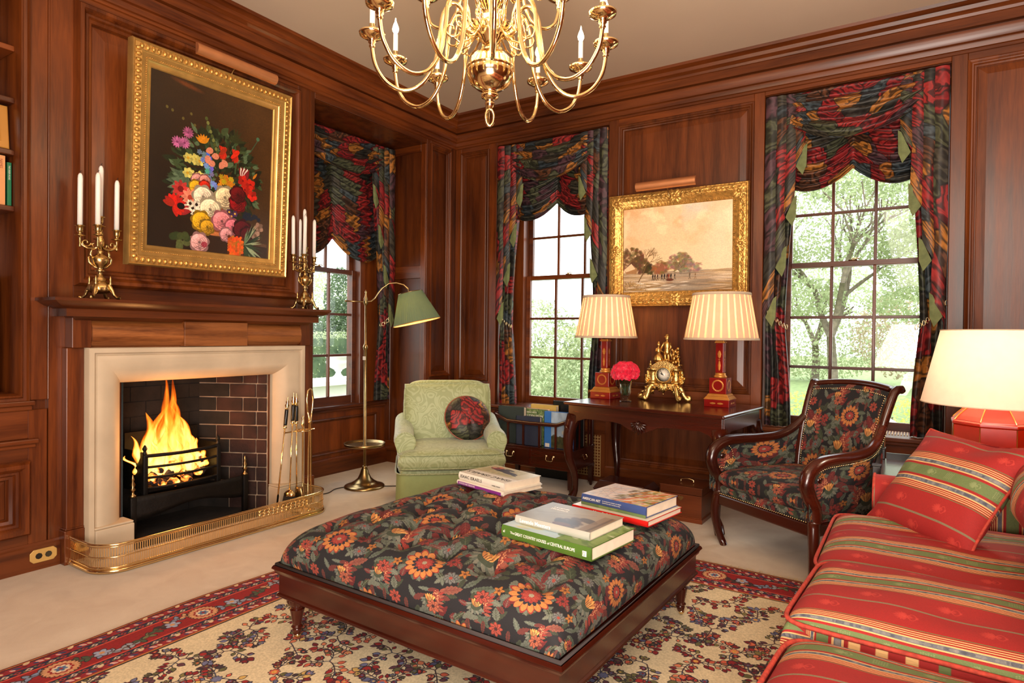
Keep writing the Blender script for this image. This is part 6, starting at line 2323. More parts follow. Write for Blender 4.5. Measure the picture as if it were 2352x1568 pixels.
spine_text(g2, MA2, 'Levende Meesters', 0.021, 0.024, 0.015, 'ink_white', 0.143, 0.0004)
text('Levende\nMeesters', 0.022, MA2 @ T(0.05, 0.175, 0.0309) @ R(0), 'ink_white', g2, fit=0.08)
# stack B (right): red book under the painted-cover book
MB1 = T(-1.262, 2.478, 0.499) @ R(-9)
g3 = book('art_book', 'red spined book lettered Mott B. Schmidt at the bottom of the right-hand stack', MB1, 0.375, 0.295, 0.024, 'cover_red', print_='cover_white')
spine_text(g3, MB1, 'Mott B. Schmidt', 0.022, 0.115, 0.0125, 'ink_white', 0.127, 0.0003)
MB2 = T(-1.232, 2.512, 0.524) @ R(-10)
g4 = book('art_book', 'thick American art book with painted harvest cover and blue spine, topmost of the right-hand stack', MB2, 0.325, 0.265, 0.045, 'cover_blue', print_=IM['art'])
spine_text(g4, MB2, 'AMERICAN ART', 0.0155, 0.008, 0.028, 'ink_white', 0.095, 0.0002)
spine_text(g4, MB2, 'IN THE PRINCETON UNIVERSITY ART MUSEUM', 0.0052, 0.112, 0.032, 'ink_white', 0.095); spine_text(g4, MB2, 'DRAWINGS AND WATERCOLORS', 0.0052, 0.112, 0.024, 'ink_white', 0.09)
b = B(MB2); b.box(0.0, 0.325, -0.0068, -0.0045, 0.0, 0.012); b.build('spine_band', IM['garden'], g4, smooth=False)
# stack C (back left)
MC_1 = T(-1.985, 2.585, 0.494) @ R(-14)
g5 = book('art_book', 'thin purple spined book under the Isaac Israels book', MC_1, 0.355, 0.265, 0.022, 'cover_white')
b = B(MC_1); b.box(0.012, 0.340, -0.0075, -0.004, 0.003, 0.018); b.build('spine_band', 'cover_purple', g5, smooth=False)
spine_text(g5, MC_1, 'STATES AND REGIONS', 0.0115, 0.022, 0.011, 'ink_white', 0.125, y=-0.0082)
MC_2 = T(-1.985, 2.600, 0.5165) @ R(-14)
g6 = book('art_book', 'white Isaac Israels monograph with a reclining figure on the cover, topmost of the rear stack', MC_2, 0.345, 0.255, 0.038, 'cover_white', print_=None)
b = B(MC_2); b.add([(0.345, 0.255, 0.0383), (0.0, 0.255, 0.0383), (0.0, 0.0, 0.0383), (0.345, 0.0, 0.0383)], [(0, 1, 2, 3)], [[(1, 1), (0, 1), (0, 0), (1, 0)]]); b.build('cover_print', IM['israels'], g6, smooth=False)
text('ISAAC ISRAELS', 0.040, MC_2 @ T(0.335, 0.05, 0.0388) @ R(180), 'ink_black', g6, fit=0.315)
spine_text(g6, MC_2, 'ISAAC ISRAELS', 0.022, 0.018, 0.020, 'ink_black', 0.167)
spine_text(g6, MC_2, 'WBOOKS', 0.008, 0.262, 0.014, 'ink_black', 0.06)

# ------------------------------------------------------------------ striped sofa
so = thing('striped_sofa', 'red striped damask sofa with loose cushions at the right', 'sofa', (0, 0, 0))
smap = lambda u, v: (v + 0.03, u + 0.2)
SX0 = -0.30
# body: plinth, back, far rolled arm
b = B(); b.box(SX0 + 0.035, 0.95, 0.30, 3.42, 0.08, 0.36, tx=0.99); b.build('seat_base', STRIPE, so, bevel=0.03, smooth=True, auto=60)
b = B(); b.box(0.60, 0.98, 0.30, 3.42, 0.30, 0.74); b.build('backrest', STRIPE, so, bevel=0.08, bseg=5, auto=60)
b = B()
def armprof(k):
    a = -0.35 * PI + 1.6 * PI * k
    return a
ay, az = 3.31, 0.565
pr = [(ay - 0.10, 0.36)] + [(ay - 0.10 * cos(a) - 0.0, az + 0.085 * sin(a)) for a in [PI * (0.0 + k / 10) for k in range(11)]] + [(ay + 0.10, 0.40), (ay + 0.07, 0.36), (ay + 0.07, 0.09), (ay - 0.10, 0.09)]
def armf(i, j):
    p = pr[min(len(pr) - 1, int(round(j * (len(pr) - 1))))]
    r_ = 1.0
    e = min(i, 1 - i) * 2
    return (SX0 + 0.16 + 0.72 * i, p[0], p[1])
b.grid(armf, 10, len(pr) - 1, uvf=lambda i, j: (i * 0.8, j * 0.9))
b.add([(SX0 + 0.16, y, z) for y, z in pr], [tuple(range(len(pr)))], [[(y, z) for y, z in pr]])
b.add([(SX0 + 0.159, ay + 0.085 * cos(2 * PI * k / 24) * 1.1, az + 0.085 * sin(2 * PI * k / 24)) for k in range(24)], [tuple(range(24))])
b.build('rolled_arm', STRIPE, so, auto=50)
b = B(); b.tube([(SX0 + 0.158, ay + 0.094 * cos(2 * PI * k / 24), az + 0.086 * sin(2 * PI * k / 24)) for k in range(24)], 0.006, 6, closed=True); b.build('arm_piping', 'redpipe', so)
for x, y in ((SX0 + 0.12, 3.30), (0.9, 3.30), (SX0 + 0.12, 0.5), (0.9, 0.5)):
    b = B(T(x, y, 0)); b.lathe([(0.018, 0.013), (0.022, 0.02), (0.03, 0.08)], 16); b.build('leg', 'mahZ', so)


def seat_cushion(name, cx, cy, cz, a, bb, t, rzd, parent, seed, label=None, tilt=(0, 0)):
    M = T(cx, cy, cz) @ R(rzd) @ R(tilt[0], 'X') @ R(tilt[1], 'Y')
    b = B(M)
    def uvm(u, v):
        return (v + cy * 1.0 + 0.11 * seed, u + 0.13 * seed)
    b.cushion(a, bb, t, p=9, n=44, q=1.5, crown=0.22, nz=0.014, seed=seed, umap=uvm)
    o = b.build(name, STRIPE, parent)
    # boxing band with the stripe turned upright, and corded seams
    def sq(s_, k=0.997):
        c, s2 = cos(s_), sin(s_)
        e = 2 / 11.0
        return (a * k * math.copysign(abs(c) ** e, c), bb * k * math.copysign(abs(s2) ** e, s2))
    n = 96
    for z in (t * 0.62, -t * 0.62):
        b = B(M); b.tube([(*sq(2 * PI * k / n, 1.0), z) for k in range(n)], 0.0065, 6, closed=True); b.build('piping', 'redpipe', o)
    b = B(M)
    per = 2 * (a + bb) * 2
    b.grid(lambda i, j: (*sq(2 * PI * i, 1.0 + 0.006 * sin(PI * j)), t * 0.62 * (2 * j - 1)), n, 4, cu=True, uvf=lambda i, j: (i * per, j * 2 * t))
    b.build('boxing', STRIPE, o)
    return o


seat_cushion('seat_cushion', 0.12, 2.765, 0.430, 0.405, 0.405, 0.085, 0, so, 1)
seat_cushion('seat_cushion', 0.13, 2.065, 0.452, 0.405, 0.285, 0.092, -3.5, so, 2)
seat_cushion('seat_cushion', 0.135, 1.385, 0.438, 0.42, 0.355, 0.090, -3.5, so, 3)
def back_cushion(cy, seed):
    M = T(0.475, cy, 0.66) @ R(72, 'Y')
    b = B(M)
    b.cushion(0.215, 0.36, 0.145, p=4.5, n=36, q=1.1, crown=0.1, nz=0.03, seed=seed, umap=lambda u, v: (v + 0.02 + 0.1 * seed, u))
    b.build('back_cushion', STRIPE, so)
back_cushion(2.68, 5); back_cushion(1.94, 6); back_cushion(1.20, 7)

# throw pillow resting on the seat against the arm
e1 = Vector((0.651, -0.759, 0)).normalized()
up_ = Vector((0.76 * 0.29, 0.65 * 0.29, 0.36)).normalized()
nn = e1.cross(up_).normalized()
pc = Vector((0.006, 2.905, 0.500)) + up_ * 0.235 + nn * 0.0
Mp = frame(pc, e1, up_, nn)
pi_ = None
b = B(Mp)
def pil(sign):
    def fn(i, j):
        u, v = sin((i - 0.5) * PI), sin((j - 0.5) * PI)
        e = max(0, 1 - abs(u) ** 2.6) * max(0, 1 - abs(v) ** 2.6)
        h = 0.085 * e ** 0.62
        pinch = 1 - 0.10 * (1 - v * v) * abs(u) ** 3 - 0.0
        pinch2 = 1 - 0.09 * (1 - u * u) * abs(v) ** 3
        h -= 0.03 * math.exp(-((u - 0.25) ** 2 + (v - 0.8) ** 2) * 14) * (1 if sign > 0 else 0)
        h += 0.006 * noise.noise(Vector((u * 3, v * 3, sign)))
        return (0.258 * u * pinch, 0.248 * v * pinch2, sign * h)
    return fn
b.grid(pil(1), 44, 44, uvf=lambda i, j: (sin((j - 0.5) * PI) * 0.245 + 0.165, sin((i - 0.5) * PI) * 0.25 + 0.3))
b.grid(pil(-1), 44, 44, flip=True, uvf=lambda i, j: (sin((j - 0.5) * PI) * 0.245 + 0.165, sin((i - 0.5) * PI) * 0.25 + 0.3))
tp = tag(b.build('throw_pillow', STRIPE), 'square red striped throw pillow leaning in the corner of the sofa', 'pillow')
b = B(Mp)
f_ = pil(1)
pp = [f_(k / 24, 0.0) for k in range(24)] + [f_(1.0, k / 24) for k in range(24)] + [f_(1 - k / 24, 1.0) for k in range(24)] + [f_(0.0, 1 - k / 24) for k in range(24)]
b.tube(pp, 0.0055, 6, closed=True); b.build('piping', 'redpipe', tp)
# ------------------------------------------------------------------ floral bergere armchair with scrolled mahogany arms
# local frame: x to the sitter's left->right as seen from the front, -y towards the front; feet at z = 0
AC = (-0.53, 3.975)
facing = math.atan2(-0.83, -0.56)          # world direction the chair faces
ac = thing('floral_armchair', 'mahogany scroll-arm chair in dark floral tapestry with brass nails', 'armchair', (AC[0], AC[1], 0), facing + PI / 2)
HW, HD = 0.34, 0.33


def leg_sabre(x, y, dirx, diry, h=0.34, front=True):
    pts, rs = [], []
    for k in range(9):
        t = k / 8
        z = h * (1 - t)
        if front:
            off = 0.02 * sin(PI * t) - 0.022 * (t ** 2)
            pts.append((x + dirx * off, y + diry * off - 0.0, z)); rs.append(0.032 - 0.012 * t if t < 0.85 else 0.022)
        else:
            off = 0.13 * t ** 1.8
            pts.append((x, y + off, z)); rs.append(0.030 - 0.012 * t)
    return pts, rs


for sx in (-1, 1):
    p, r_ = leg_sabre(sx * (HW + 0.005), -HD + 0.02, sx, -1)
    b = B(); b.tube(p, r_, 8, M=None); b.build('leg', 'mahZ', ac)
    p, r_ = leg_sabre(sx * (HW - 0.06), HD - 0.02, sx, 1, front=False)
    b = B(); b.tube(p, r_, 8); b.build('leg', 'mahZ', ac)
# seat rail
b = B()
b.prism([(-HW - 0.02, -HD), (HW + 0.02, -HD), (HW - 0.03, HD), (-HW + 0.03, HD)], 0.25, 0.315)
b.build('seat_rail', 'mahX', ac, smooth=False, bevel=0.008)
b = B()
b.prism([(-HW - 0.014, -HD + 0.004), (HW + 0.014, -HD + 0.004), (HW - 0.03, HD), (-HW + 0.03, HD)], 0.315, 0.37)
b.build('upholstered_deck', TAP, ac, smooth=False, bevel=0.012)
b = B(T(0, -0.02, 0.415))
b.cushion(HW - 0.015, HD - 0.01, 0.062, p=8, n=34, q=1.2, crown=0.35, nz=0.006, seed=2, umap=lambda u, v: (u * 1.0 + 0.10, v * 1.0 + 0.30))
b.build('seat_cushion', TAP, ac)


def nails(name, pts, par, step=0.014, r=0.0042):
    P = [Vector(p) for p in pts]
    b = B()
    acc = 0.0
    for a, c in zip(P[:-1], P[1:]):
        L = (c - a).length
        while acc < L:
            q = a + (c - a) * (acc / L)
            b.lathe([(0.0, -r), (r * 0.8, -r * 0.6), (r, 0), (r * 0.8, r * 0.6), (0, r)], 6, M=T(*q))
            acc += step
        acc -= L
    o = b.build(name, 'brass', par)
    o['kind'] = 'stuff'
    return o


nails('brass_nails', [(-HW - 0.017, -HD, 0.322), (HW + 0.017, -HD, 0.322)], ac)
# back: curved upholstered panel raked backwards, mahogany frame with scrolled crest ends
def bk(s, t):
    """s -1..1 across, t 0..1 up; returns the centre surface of the back"""
    wd = (0.235 + 0.028 * t)
    x = wd * s
    z = 0.42 + 0.545 * t + 0.025 * (1 - s * s) * t
    y = HD - 0.085 + 0.05 * t + 0.10 * t * t + 0.035 * (1 - s * s)
    return (x, y, z)
b = B()
b.grid(lambda i, j: (bk(2 * i - 1, j)[0], bk(2 * i - 1, j)[1] - 0.030 - 0.02 * sin(PI * i) * sin(PI * j), bk(2 * i - 1, j)[2]), 24, 24, uvf=lambda i, j: (0.01 + i * 0.56, 0.07 + j * 0.57))
b.grid(lambda i, j: (bk(2 * i - 1, j)[0], bk(2 * i - 1, j)[1] + 0.012, bk(2 * i - 1, j)[2]), 24, 24, uvf=lambda i, j: (i * 0.54, j * 0.57), flip=True)
b.build('back_upholstery', TAP, ac)
for sx in (-1, 1):
    pts = [bk(sx * 1.04, t / 16) for t in range(-3, 17)]
    pts = [(p[0], p[1] - 0.01, p[2]) for p in pts]
    # scroll the top end backwards
    top = pts[-1]
    pts += [(top[0] + sx * 0.008, top[1] + 0.018, top[2] + 0.020), (top[0] + sx * 0.012, top[1] + 0.040, top[2] + 0.022), (top[0] + sx * 0.012, top[1] + 0.055, top[2] + 0.008)]
    b = B(); b.tube(pts, [0.026] * (len(pts) - 3) + [0.026, 0.024, 0.018], 10, flat=0.9); b.build('back_post', 'mahZ', ac)
b = B(); b.tube([(bk(s / 10, 1.0)[0], bk(s / 10, 1.0)[1] + 0.005, bk(s / 10, 1.0)[2] + 0.012) for s in range(-10, 11)], 0.026, 10, flat=0.8); b.build('crest_rail', 'mahX', ac)
nl = [(bk(-0.93, t / 20)[0], bk(-0.93, t / 20)[1] - 0.035, bk(-0.93, t / 20)[2]) for t in range(0, 20)] + [(bk(s / 12, 0.955)[0], bk(s / 12, 0.955)[1] - 0.036, bk(s / 12, 0.955)[2]) for s in range(-11, 12)] + [(bk(0.93, t / 20)[0], bk(0.93, t / 20)[1] - 0.035, bk(0.93, t / 20)[2]) for t in range(19, -1, -1)]
nails('back_nails', nl, ac)
# arms
for sx in (-1, 1):
    x0_ = sx * (HW + 0.01)
    # sweeping rail from the back post down and forward into a scroll
    ctl = [(0.262, HD - 0.02, 0.78), (0.285, HD - 0.10, 0.70), (0.310, HD - 0.20, 0.655), (0.332, HD - 0.34, 0.64), (0.345, HD - 0.48, 0.638), (0.35, HD - 0.60, 0.628), (0.35, HD - 0.675, 0.590), (0.35, HD - 0.70, 0.53), (0.35, HD - 0.68, 0.465), (0.35, HD - 0.645, 0.40), (0.348, HD - 0.64, 0.33)]
    def cr(P, n=6):
        out = []
        for i in range(len(P) - 1):
            p0, p1, p2, p3 = P[max(0, i - 1)], P[i], P[i + 1], P[min(len(P) - 1, i + 2)]
            for k in range(n):
                t = k / n
                out.append(tuple(0.5 * ((2 * p1[a]) + (-p0[a] + p2[a]) * t + (2 * p0[a] - 5 * p1[a] + 4 * p2[a] - p3[a]) * t * t + (-p0[a] + 3 * p1[a] - 3 * p2[a] + p3[a]) * t ** 3) for a in range(3)))
        out.append(P[-1])
        return out
    path = cr([(sx * p[0], p[1], p[2]) for p in ctl])
    b = B(); b.tube(path, [0.024 + 0.012 * min(1, k / (len(path) * 0.55)) for k in range(len(path))], 12, flat=1.0); b.build('arm_rail', 'mahY' if 'mahY' in MAT else 'mahX', ac)
    # volute on the front face of the arm
    spi = []
    cy_, cz_ = HD - 0.625, 0.545
    for k in range(40):
        a = PI * 0.5 + 0.16 * k
        rr2 = 0.052 * (1 - k / 46)
        spi.append((sx * 0.35, cy_ - rr2 * cos(a) * 1.0 - 0.0, cz_ + rr2 * sin(a)))
    b = B(); b.tube(spi, [0.014 * (1 - k / 60) for k in range(40)], 8); b.lathe([(0, -0.022), (0.016, -0.018), (0.02, 0), (0.016, 0.018), (0, 0.022)], 12, M=T(sx * 0.35, cy_, cz_) @ R(90, 'Y')); b.build('arm_scroll', 'mahX', ac)
    # upholstered side between the arm and the seat (inner and outer faces)
    for off, nm in ((-0.012, 'arm_upholstery'), (0.016, 'outer_arm_upholstery')):
        def af(i, j, off=off, sx=sx):
            k = i * (len(path) - 1) * 0.72
            p = path[int(k)]
            zlow = 0.34
            return (p[0] * (1 + 0.0) + sx * off, p[1] * 1.0, zlow + (p[2] - 0.012 - zlow) * j)
        b = B(); b.grid(af, 24, 8, uvf=lambda i, j: (i * 0.62 + 0.1, j * 0.33 + 0.2)); b.build(nm, TAP, ac)
    nails('arm_nails', [(p[0] + sx * 0.024, p[1], p[2] - 0.028) for p in path[2:44]], ac)
    nails('arm_nails', [(sx * 0.33, cy_ - 0.075 * cos(a), cz_ + 0.072 * sin(a)) for a in [PI * 0.35 + PI * 1.35 * k / 20 for k in range(21)]], ac)

# ------------------------------------------------------------------ pale green club chair with skirt
GC = (-2.955, 3.735)
gc = thing('green_armchair', 'pale green damask armchair with rolled arms and a plain skirt', 'armchair', (GC[0], GC[1], 0), math.atan2(-0.74, 0.67) + PI / 2)
# skirt
b = B()
def skf(i, j):
    a = 2 * PI * i
    c, s2 = cos(a), sin(a)
    e = 2 / 9
    x, y = 0.385 * math.copysign(abs(c) ** e, c), 0.40 * math.copysign(abs(s2) ** e, s2)
    z = 0.012 + 0.29 * j
    k = 1 + 0.02 * (1 - j) + 0.004 * sin(24 * a) * (1 - j)
    return (x * k, y * k, z)
b.grid(skf, 120, 8, cu=True)
b.build('skirt', 'damaskp', gc)
b = B(); b.box(-0.36, 0.36, -0.37, 0.37, 0.02, 0.33); b.build('seat_deck', 'damask', gc, bevel=0.02)
def gpipe(par, a, bb, z, M=Matrix(), e=11, name='piping', r=0.005, mat='damask'):
    b = B(M)
    n = 96
    b.tube([(a * math.copysign(abs(cos(2 * PI * k / n)) ** (2 / e), cos(2 * PI * k / n)), bb * math.copysign(abs(sin(2 * PI * k / n)) ** (2 / e), sin(2 * PI * k / n)), z) for k in range(n)], r, 6, closed=True)
    return b.build(name, mat, par)
gpipe(gc, 0.392, 0.407, 0.302, e=9)
b = B(T(0, -0.05, 0.385)); b.cushion(0.375, 0.36, 0.072, p=10, n=34, q=1.6, crown=0.22, nz=0.008, seed=4); cu = b.build('seat_cushion', 'damask', gc)
gpipe(cu, 0.375, 0.36, 0.047, T(0, -0.05, 0.385)); gpipe(cu, 0.375, 0.36, -0.047, T(0, -0.05, 0.385))
# back
b = B(T(0, 0.30, 0.60) @ R(-8, 'X'))
b.cushion(0.345, 0.10, 0.30, p=7, n=36, q=0.9)
bo = b.build('backrest', 'damask', gc)
b = B(T(0, 0.195, 0.625) @ R(-9, 'X') @ R(90, 'X'))
b.cushion(0.335, 0.255, 0.06, p=9, n=34, q=1.4, crown=0.35, nz=0.006, seed=9)
bc = b.build('back_cushion', 'damask', gc)
gpipe(bc, 0.335, 0.255, 0.03, T(0, 0.195, 0.625) @ R(-9, 'X') @ R(90, 'X'))
for sx in (-1, 1):
    b = B()
    pr2 = []
    for k in range(15):
        a = -0.15 * PI + 1.25 * PI * k / 14
        pr2.append((sx * (0.335 + 0.072 * cos(a)), 0.515 + 0.068 * sin(a)))
    pr2 = [(sx * 0.375, 0.30), (sx * 0.385, 0.44)] + pr2 + [(sx * 0.30, 0.40), (sx * 0.30, 0.30)]
    n_ = len(pr2)
    def afn(i, j):
        y = -0.30 + 0.62 * i
        p = pr2[int(round(j * (n_ - 1)))]
        d = 0.05 * (1 - min(1, i * 6)) ** 2
        lift = 0.06 * max(0, i - 0.5) * 2
        return (p[0] * (1 - d * 0.6) , y + 0.0, p[1] * (1 - d * 0.3) + lift * (1 if p[1] > 0.45 else 0))
    b.grid(afn, 20, n_ - 1, flip=(sx < 0))
    b.add([afn(0, j / (n_ - 1)) for j in range(n_)], [tuple(range(n_)) if sx > 0 else tuple(range(n_))[::-1]])
    b.build('rolled_arm', 'damask', gc, auto=55)
    b = B()
    b.tube([afn(0, j / (n_ - 1)) for j in range(1, n_)], 0.005, 6); b.build('arm_piping', 'damask', gc)
# round patchwork cushion on it
Mr = Matrix.Translation((GC[0], GC[1], 0)) @ R(math.degrees(math.atan2(-0.74, 0.67) + PI / 2)) @ T(0.145, 0.06, 0.625) @ R(66, 'X') @ R(8, 'Y')
b = B(Mr)
b.grid(lambda i, j: (0.175 * sin(PI * j) ** 0.6 * cos(2 * PI * i), 0.175 * sin(PI * j) ** 0.6 * sin(2 * PI * i), 0.075 * cos(PI * j) * (1 + 0.1 * noise.noise(Vector((cos(2 * PI * i) * 2, sin(2 * PI * i) * 2, j))))), 40, 20, cu=True,
       uvf=lambda i, j: (0.78 + 0.175 * sin(PI * j) ** 0.6 * cos(2 * PI * i) * 1.7, 0.3 + 0.175 * sin(PI * j) ** 0.6 * sin(2 * PI * i) * 1.7), flip=True)
rc_ = tag(b.build('round_cushion', PATCH), 'round patchwork print cushion on the pale green armchair', 'cushion')
b = B(Mr); b.tube([(0.176 * cos(2 * PI * k / 40), 0.176 * sin(2 * PI * k / 40), 0) for k in range(40)], 0.005, 6, closed=True); b.build('piping', 'cover_rust', rc_)

# ------------------------------------------------------------------ console table
TB = thing('console_table', 'dark mahogany side table with carved shell and cabriole legs below the winter painting', 'table', (-1.555, 4.475, 0), math.radians(-6.5))
TW, TD, TZ = 0.610, 0.39, 0.775
b = B(); b.box(-TW, TW, -TD, TD, TZ - 0.024, TZ); b.build('tabletop', 'mahX', TB, smooth=False, bevel=0.009, bseg=3)
b = B()
# shaped apron, front
ap = [(-0.585, TZ - 0.025), (-0.585, 0.60), (-0.53, 0.60), (-0.50, 0.635), (-0.44, 0.655), (-0.20, 0.655), (-0.14, 0.645), (-0.10, 0.625), (-0.05, 0.605), (0.05, 0.605), (0.10, 0.625), (0.14, 0.645), (0.20, 0.655), (0.44, 0.655), (0.50, 0.635), (0.53, 0.60), (0.585, 0.60), (0.585, TZ - 0.025)]
b.prism(ap, -0.355, -0.335, 'Y')
b.build('front_apron', 'mahX', TB, smooth=False, bevel=0.003)
for sx in (-1, 1):
    b = B(); b.prism([(-0.34, TZ - 0.025), (-0.34, 0.60), (-0.28, 0.62), (-0.22, 0.655), (0.22, 0.655), (0.30, 0.60), (0.34, 0.60), (0.34, TZ - 0.025)], sx * 0.585 - 0.01, sx * 0.585 + 0.01, 'X'); b.build('side_apron', 'mahY', TB, smooth=False, bevel=0.003)
b = B(); b.box(-0.58, 0.58, 0.32, 0.34, 0.62, TZ - 0.025); b.build('back_rail', 'mahX', TB, smooth=False)
# carved shell
b = B(T(0, -0.358, 0.665) @ R(90, 'X'))
for k in range(9):
    leaf_orn(b, M=R(-90 + (k - 4) * 21), L=0.085 - 0.005 * abs(k - 4), w=0.013, h=0.016)
b.lathe([(0.018, 0), (0.014, 0.012), (0, 0.018)], 12)
b.build('carved_shell', 'mahZ', TB)
for sx in (-1, 1):
    for sy in (-1, 1):
        pts, rs = [], []
        for k in range(15):
            t = k / 14
            z = 0.66 * (1 - t) + 0.012
            off = 0.030 * sin(PI * min(1, t * 1.5)) * (1 if t < 0.667 else 0) - 0.012 * sin(PI * max(0, (t - 0.5) * 1.6)) + (0.030 * ((t - 0.86) / 0.14) if t > 0.86 else 0)
            pts.append((sx * (0.555 + off), sy * (0.325 + off), z))
            rs.append(0.036 * (1 - t) ** 1.2 + 0.017 + (0.015 if t > 0.92 else 0))
        b = B(); b.tube(pts, rs, 10); lg = b.build('leg', 'mahZ', TB)
        b = B(T(sx * 0.578, sy * 0.348, 0.60))
        for k in range(6):
            leaf_orn(b, M=R(math.degrees(math.atan2(sy, sx))) @ T(0.022, 0, 0.01) @ R(90, 'Y') @ R((k - 2.5) * 24), L=0.085, w=0.012, h=0.014)
        b.build('carved_knee', 'mahZ', lg)


# ------------------------------------------------------------------ pair of red lamps with pleated shades
def tole_lamp(x, y, z, rz_, label, shade_r=(0.252, 0.193), zs=(1.25, 1.583)):
    t = thing('table_lamp', label, 'lamp', (x, y, z), rz_, 'pair of red and gold lamps on the console table')
    b = B(); b.box(-0.088, 0.088, -0.088, 0.088, 0, 0.052); b.build('base_block', 'redlac', t, smooth=False, bevel=0.003)
    b = B()
    b.box(-0.091, 0.091, -0.091, 0.091, 0.052, 0.058); b.box(-0.088, 0.088, -0.088, 0.088, 0.058, 0.075, tx=0.86, ty=0.86); b.box(-0.074, 0.074, -0.074, 0.074, 0.075, 0.082); b.box(-0.072, 0.072, -0.072, 0.072, 0.082, 0.092, tx=0.9, ty=0.9)
    b.build('gilt_step', 'goldpaint', t, smooth=False, bevel=0.002)
    b = B(); b.box(-0.061, 0.061, -0.061, 0.061, 0.092, 0.205); b.build('pedestal', 'redlac', t, smooth=False, bevel=0.003)
    b = B(); b.lathe([(0.045, 0.205), (0.047, 0.212), (0.040, 0.222), (0.036, 0.228), (0.038, 0.236), (0.030, 0.240)], 24); b.build('gilt_collar', 'goldpaint', t)
    b = B(); b.box(-0.029, 0.029, -0.029, 0.029, 0.238, 0.455); b.build('column', 'redlac', t, smooth=False, bevel=0.005)
    b = B(); b.box(-0.034, 0.034, -0.034, 0.034, 0.452, 0.462); b.box(-0.030, 0.030, -0.030, 0.030, 0.462, 0.470); b.build('gilt_capital', 'goldpaint', t, smooth=False, bevel=0.002)
    # painted gold decoration on the faces: wreath, palmettes, leaf sprays
    for q in range(4):
        Mq = R(90 * q)
        b = B(Mq @ T(0, -0.0612, 0.150) @ R(90, 'X'))
        n = 22
        for k in range(n):
            a = 2 * PI * k / n
            leaf_orn(b, M=T(0.033 * cos(a), 0.033 * sin(a), -0.0005) @ R(math.degrees(a) + 65), L=0.017, w=0.004, h=0.0008, n=3)
        b.tube([(0.033 * cos(2 * PI * k / 24), 0.033 * sin(2 * PI * k / 24), 0) for k in range(24)], 0.0012, 4, closed=True)
        b.build('painted_wreath', 'goldpaint', t)
        b = B(Mq @ T(0, -0.0882, 0.026) @ R(90, 'X'))
        for s_ in (0, 180):
            leaf_orn(b, M=R(s_) @ T(0.006, 0, -0.0005), L=0.042, w=0.007, h=0.0008)
        b.build('painted_leaves', 'goldpaint', t)
        b = B(Mq @ T(0, -0.0294, 0.0) @ R(90, 'X'))
        leaf_orn(b, M=T(0, 0.255, -0.0005) @ R(90), L=0.075, w=0.009, h=0.0008); leaf_orn(b, M=T(0, 0.345, -0.0005) @ R(90), L=0.055, w=0.013, h=0.0008)
        b.tube([(0, 0.325, 0), (0, 0.345, 0)], 0.0015, 4); b.tube([(-0.008, 0.335, 0), (0.008, 0.335, 0)], 0.0015, 4)
        b.build('painted_palmette', 'goldpaint', t)
    b = B(); b.lathe([(0.006, 0.47), (0.006, 0.62)], 8); b.lathe([(0.014, 0.50), (0.014, 0.55)], 12); b.build('fitting', 'brass', t)
    z0, z1 = zs[0] - z, zs[1] - z
    r0, r1 = shade_r
    # harp and finial
    b = B(); b.tube([(0.05 * sin(PI * k / 12) * 1.0, 0, 0.47 + (z1 - 0.47) * k / 12) for k in range(13)], 0.002, 5); b.tube([(-0.05 * sin(PI * k / 12), 0, 0.47 + (z1 - 0.47) * k / 12) for k in range(13)], 0.002, 5)
    b.build('harp', 'brass', t)
    n = 30
    wide = 0.74
    for nm, mt, a_off, span, dr in (('pleat', 'shade_cream', 0.0, wide, 0.0), ('shade_silk', 'shade_gap', 0.0, 1.0, -0.003)):
        b = B()
        if nm == 'pleat':
            for k in range(n):
                a0 = 2 * PI * k / n
                a1 = a0 + 2 * PI / n * span
                seg = 3
                for q in range(seg):
                    aa, ab = a0 + (a1 - a0) * q / seg, a0 + (a1 - a0) * (q + 1) / seg
                    b.add([(r0 * cos(aa), r0 * sin(aa), z0), (r0 * cos(ab), r0 * sin(ab), z0), (r1 * cos(ab), r1 * sin(ab), z1), (r1 * cos(aa), r1 * sin(aa), z1)], [(0, 1, 2, 3)])
            o = b.build('pleated_shade', mt, t, smooth=False)
        else:
            b.grid(lambda i, j: ((r0 + (r1 - r0) * j + dr) * cos(2 * PI * i), (r0 + (r1 - r0) * j + dr) * sin(2 * PI * i), z0 + (z1 - z0) * j), 60, 1, cu=True)
            b.build('shade_lining', mt, t)
    for zz, r_, nm in ((z0, r0, 'lower_trim'), (z1, r1, 'upper_trim')):
        b = B(); k = 1 if zz == z0 else -1
        b.lathe([(r_ + 0.002, zz), (r_ + 0.004, zz + k * 0.004), (r_ + 0.003 - (0.003 if k > 0 else -0.003), zz + k * 0.016)], 60)
        o = b.build(nm, 'shade_trim', t, solid=0.002)
    b = B(T(0, 0, 0.60)); b.lathe([(0, -0.03), (0.018, -0.01), (0.025, 0.015), (0.018, 0.035), (0, 0.045)], 12); b.build('bulb', emit_mat('lamp_bulb', (1, 0.8, 0.55, 1), 12), t)
    l_ = light('POINT', 'lamp_light', (0, 0, 0.62), 8, (1.0, 0.84, 0.62), 0.03)
    l_.parent = t
    return t


tole_lamp(-2.062, 4.60, TZ, math.radians(-4), 'red and gold column lamp nearer the corner, beside the pink roses', (0.245, 0.183), (1.253, 1.587))
tole_lamp(-1.163, 4.585, TZ, math.radians(-2), 'red and gold column lamp at the right end of the console table', (0.257, 0.197), (1.248, 1.583))

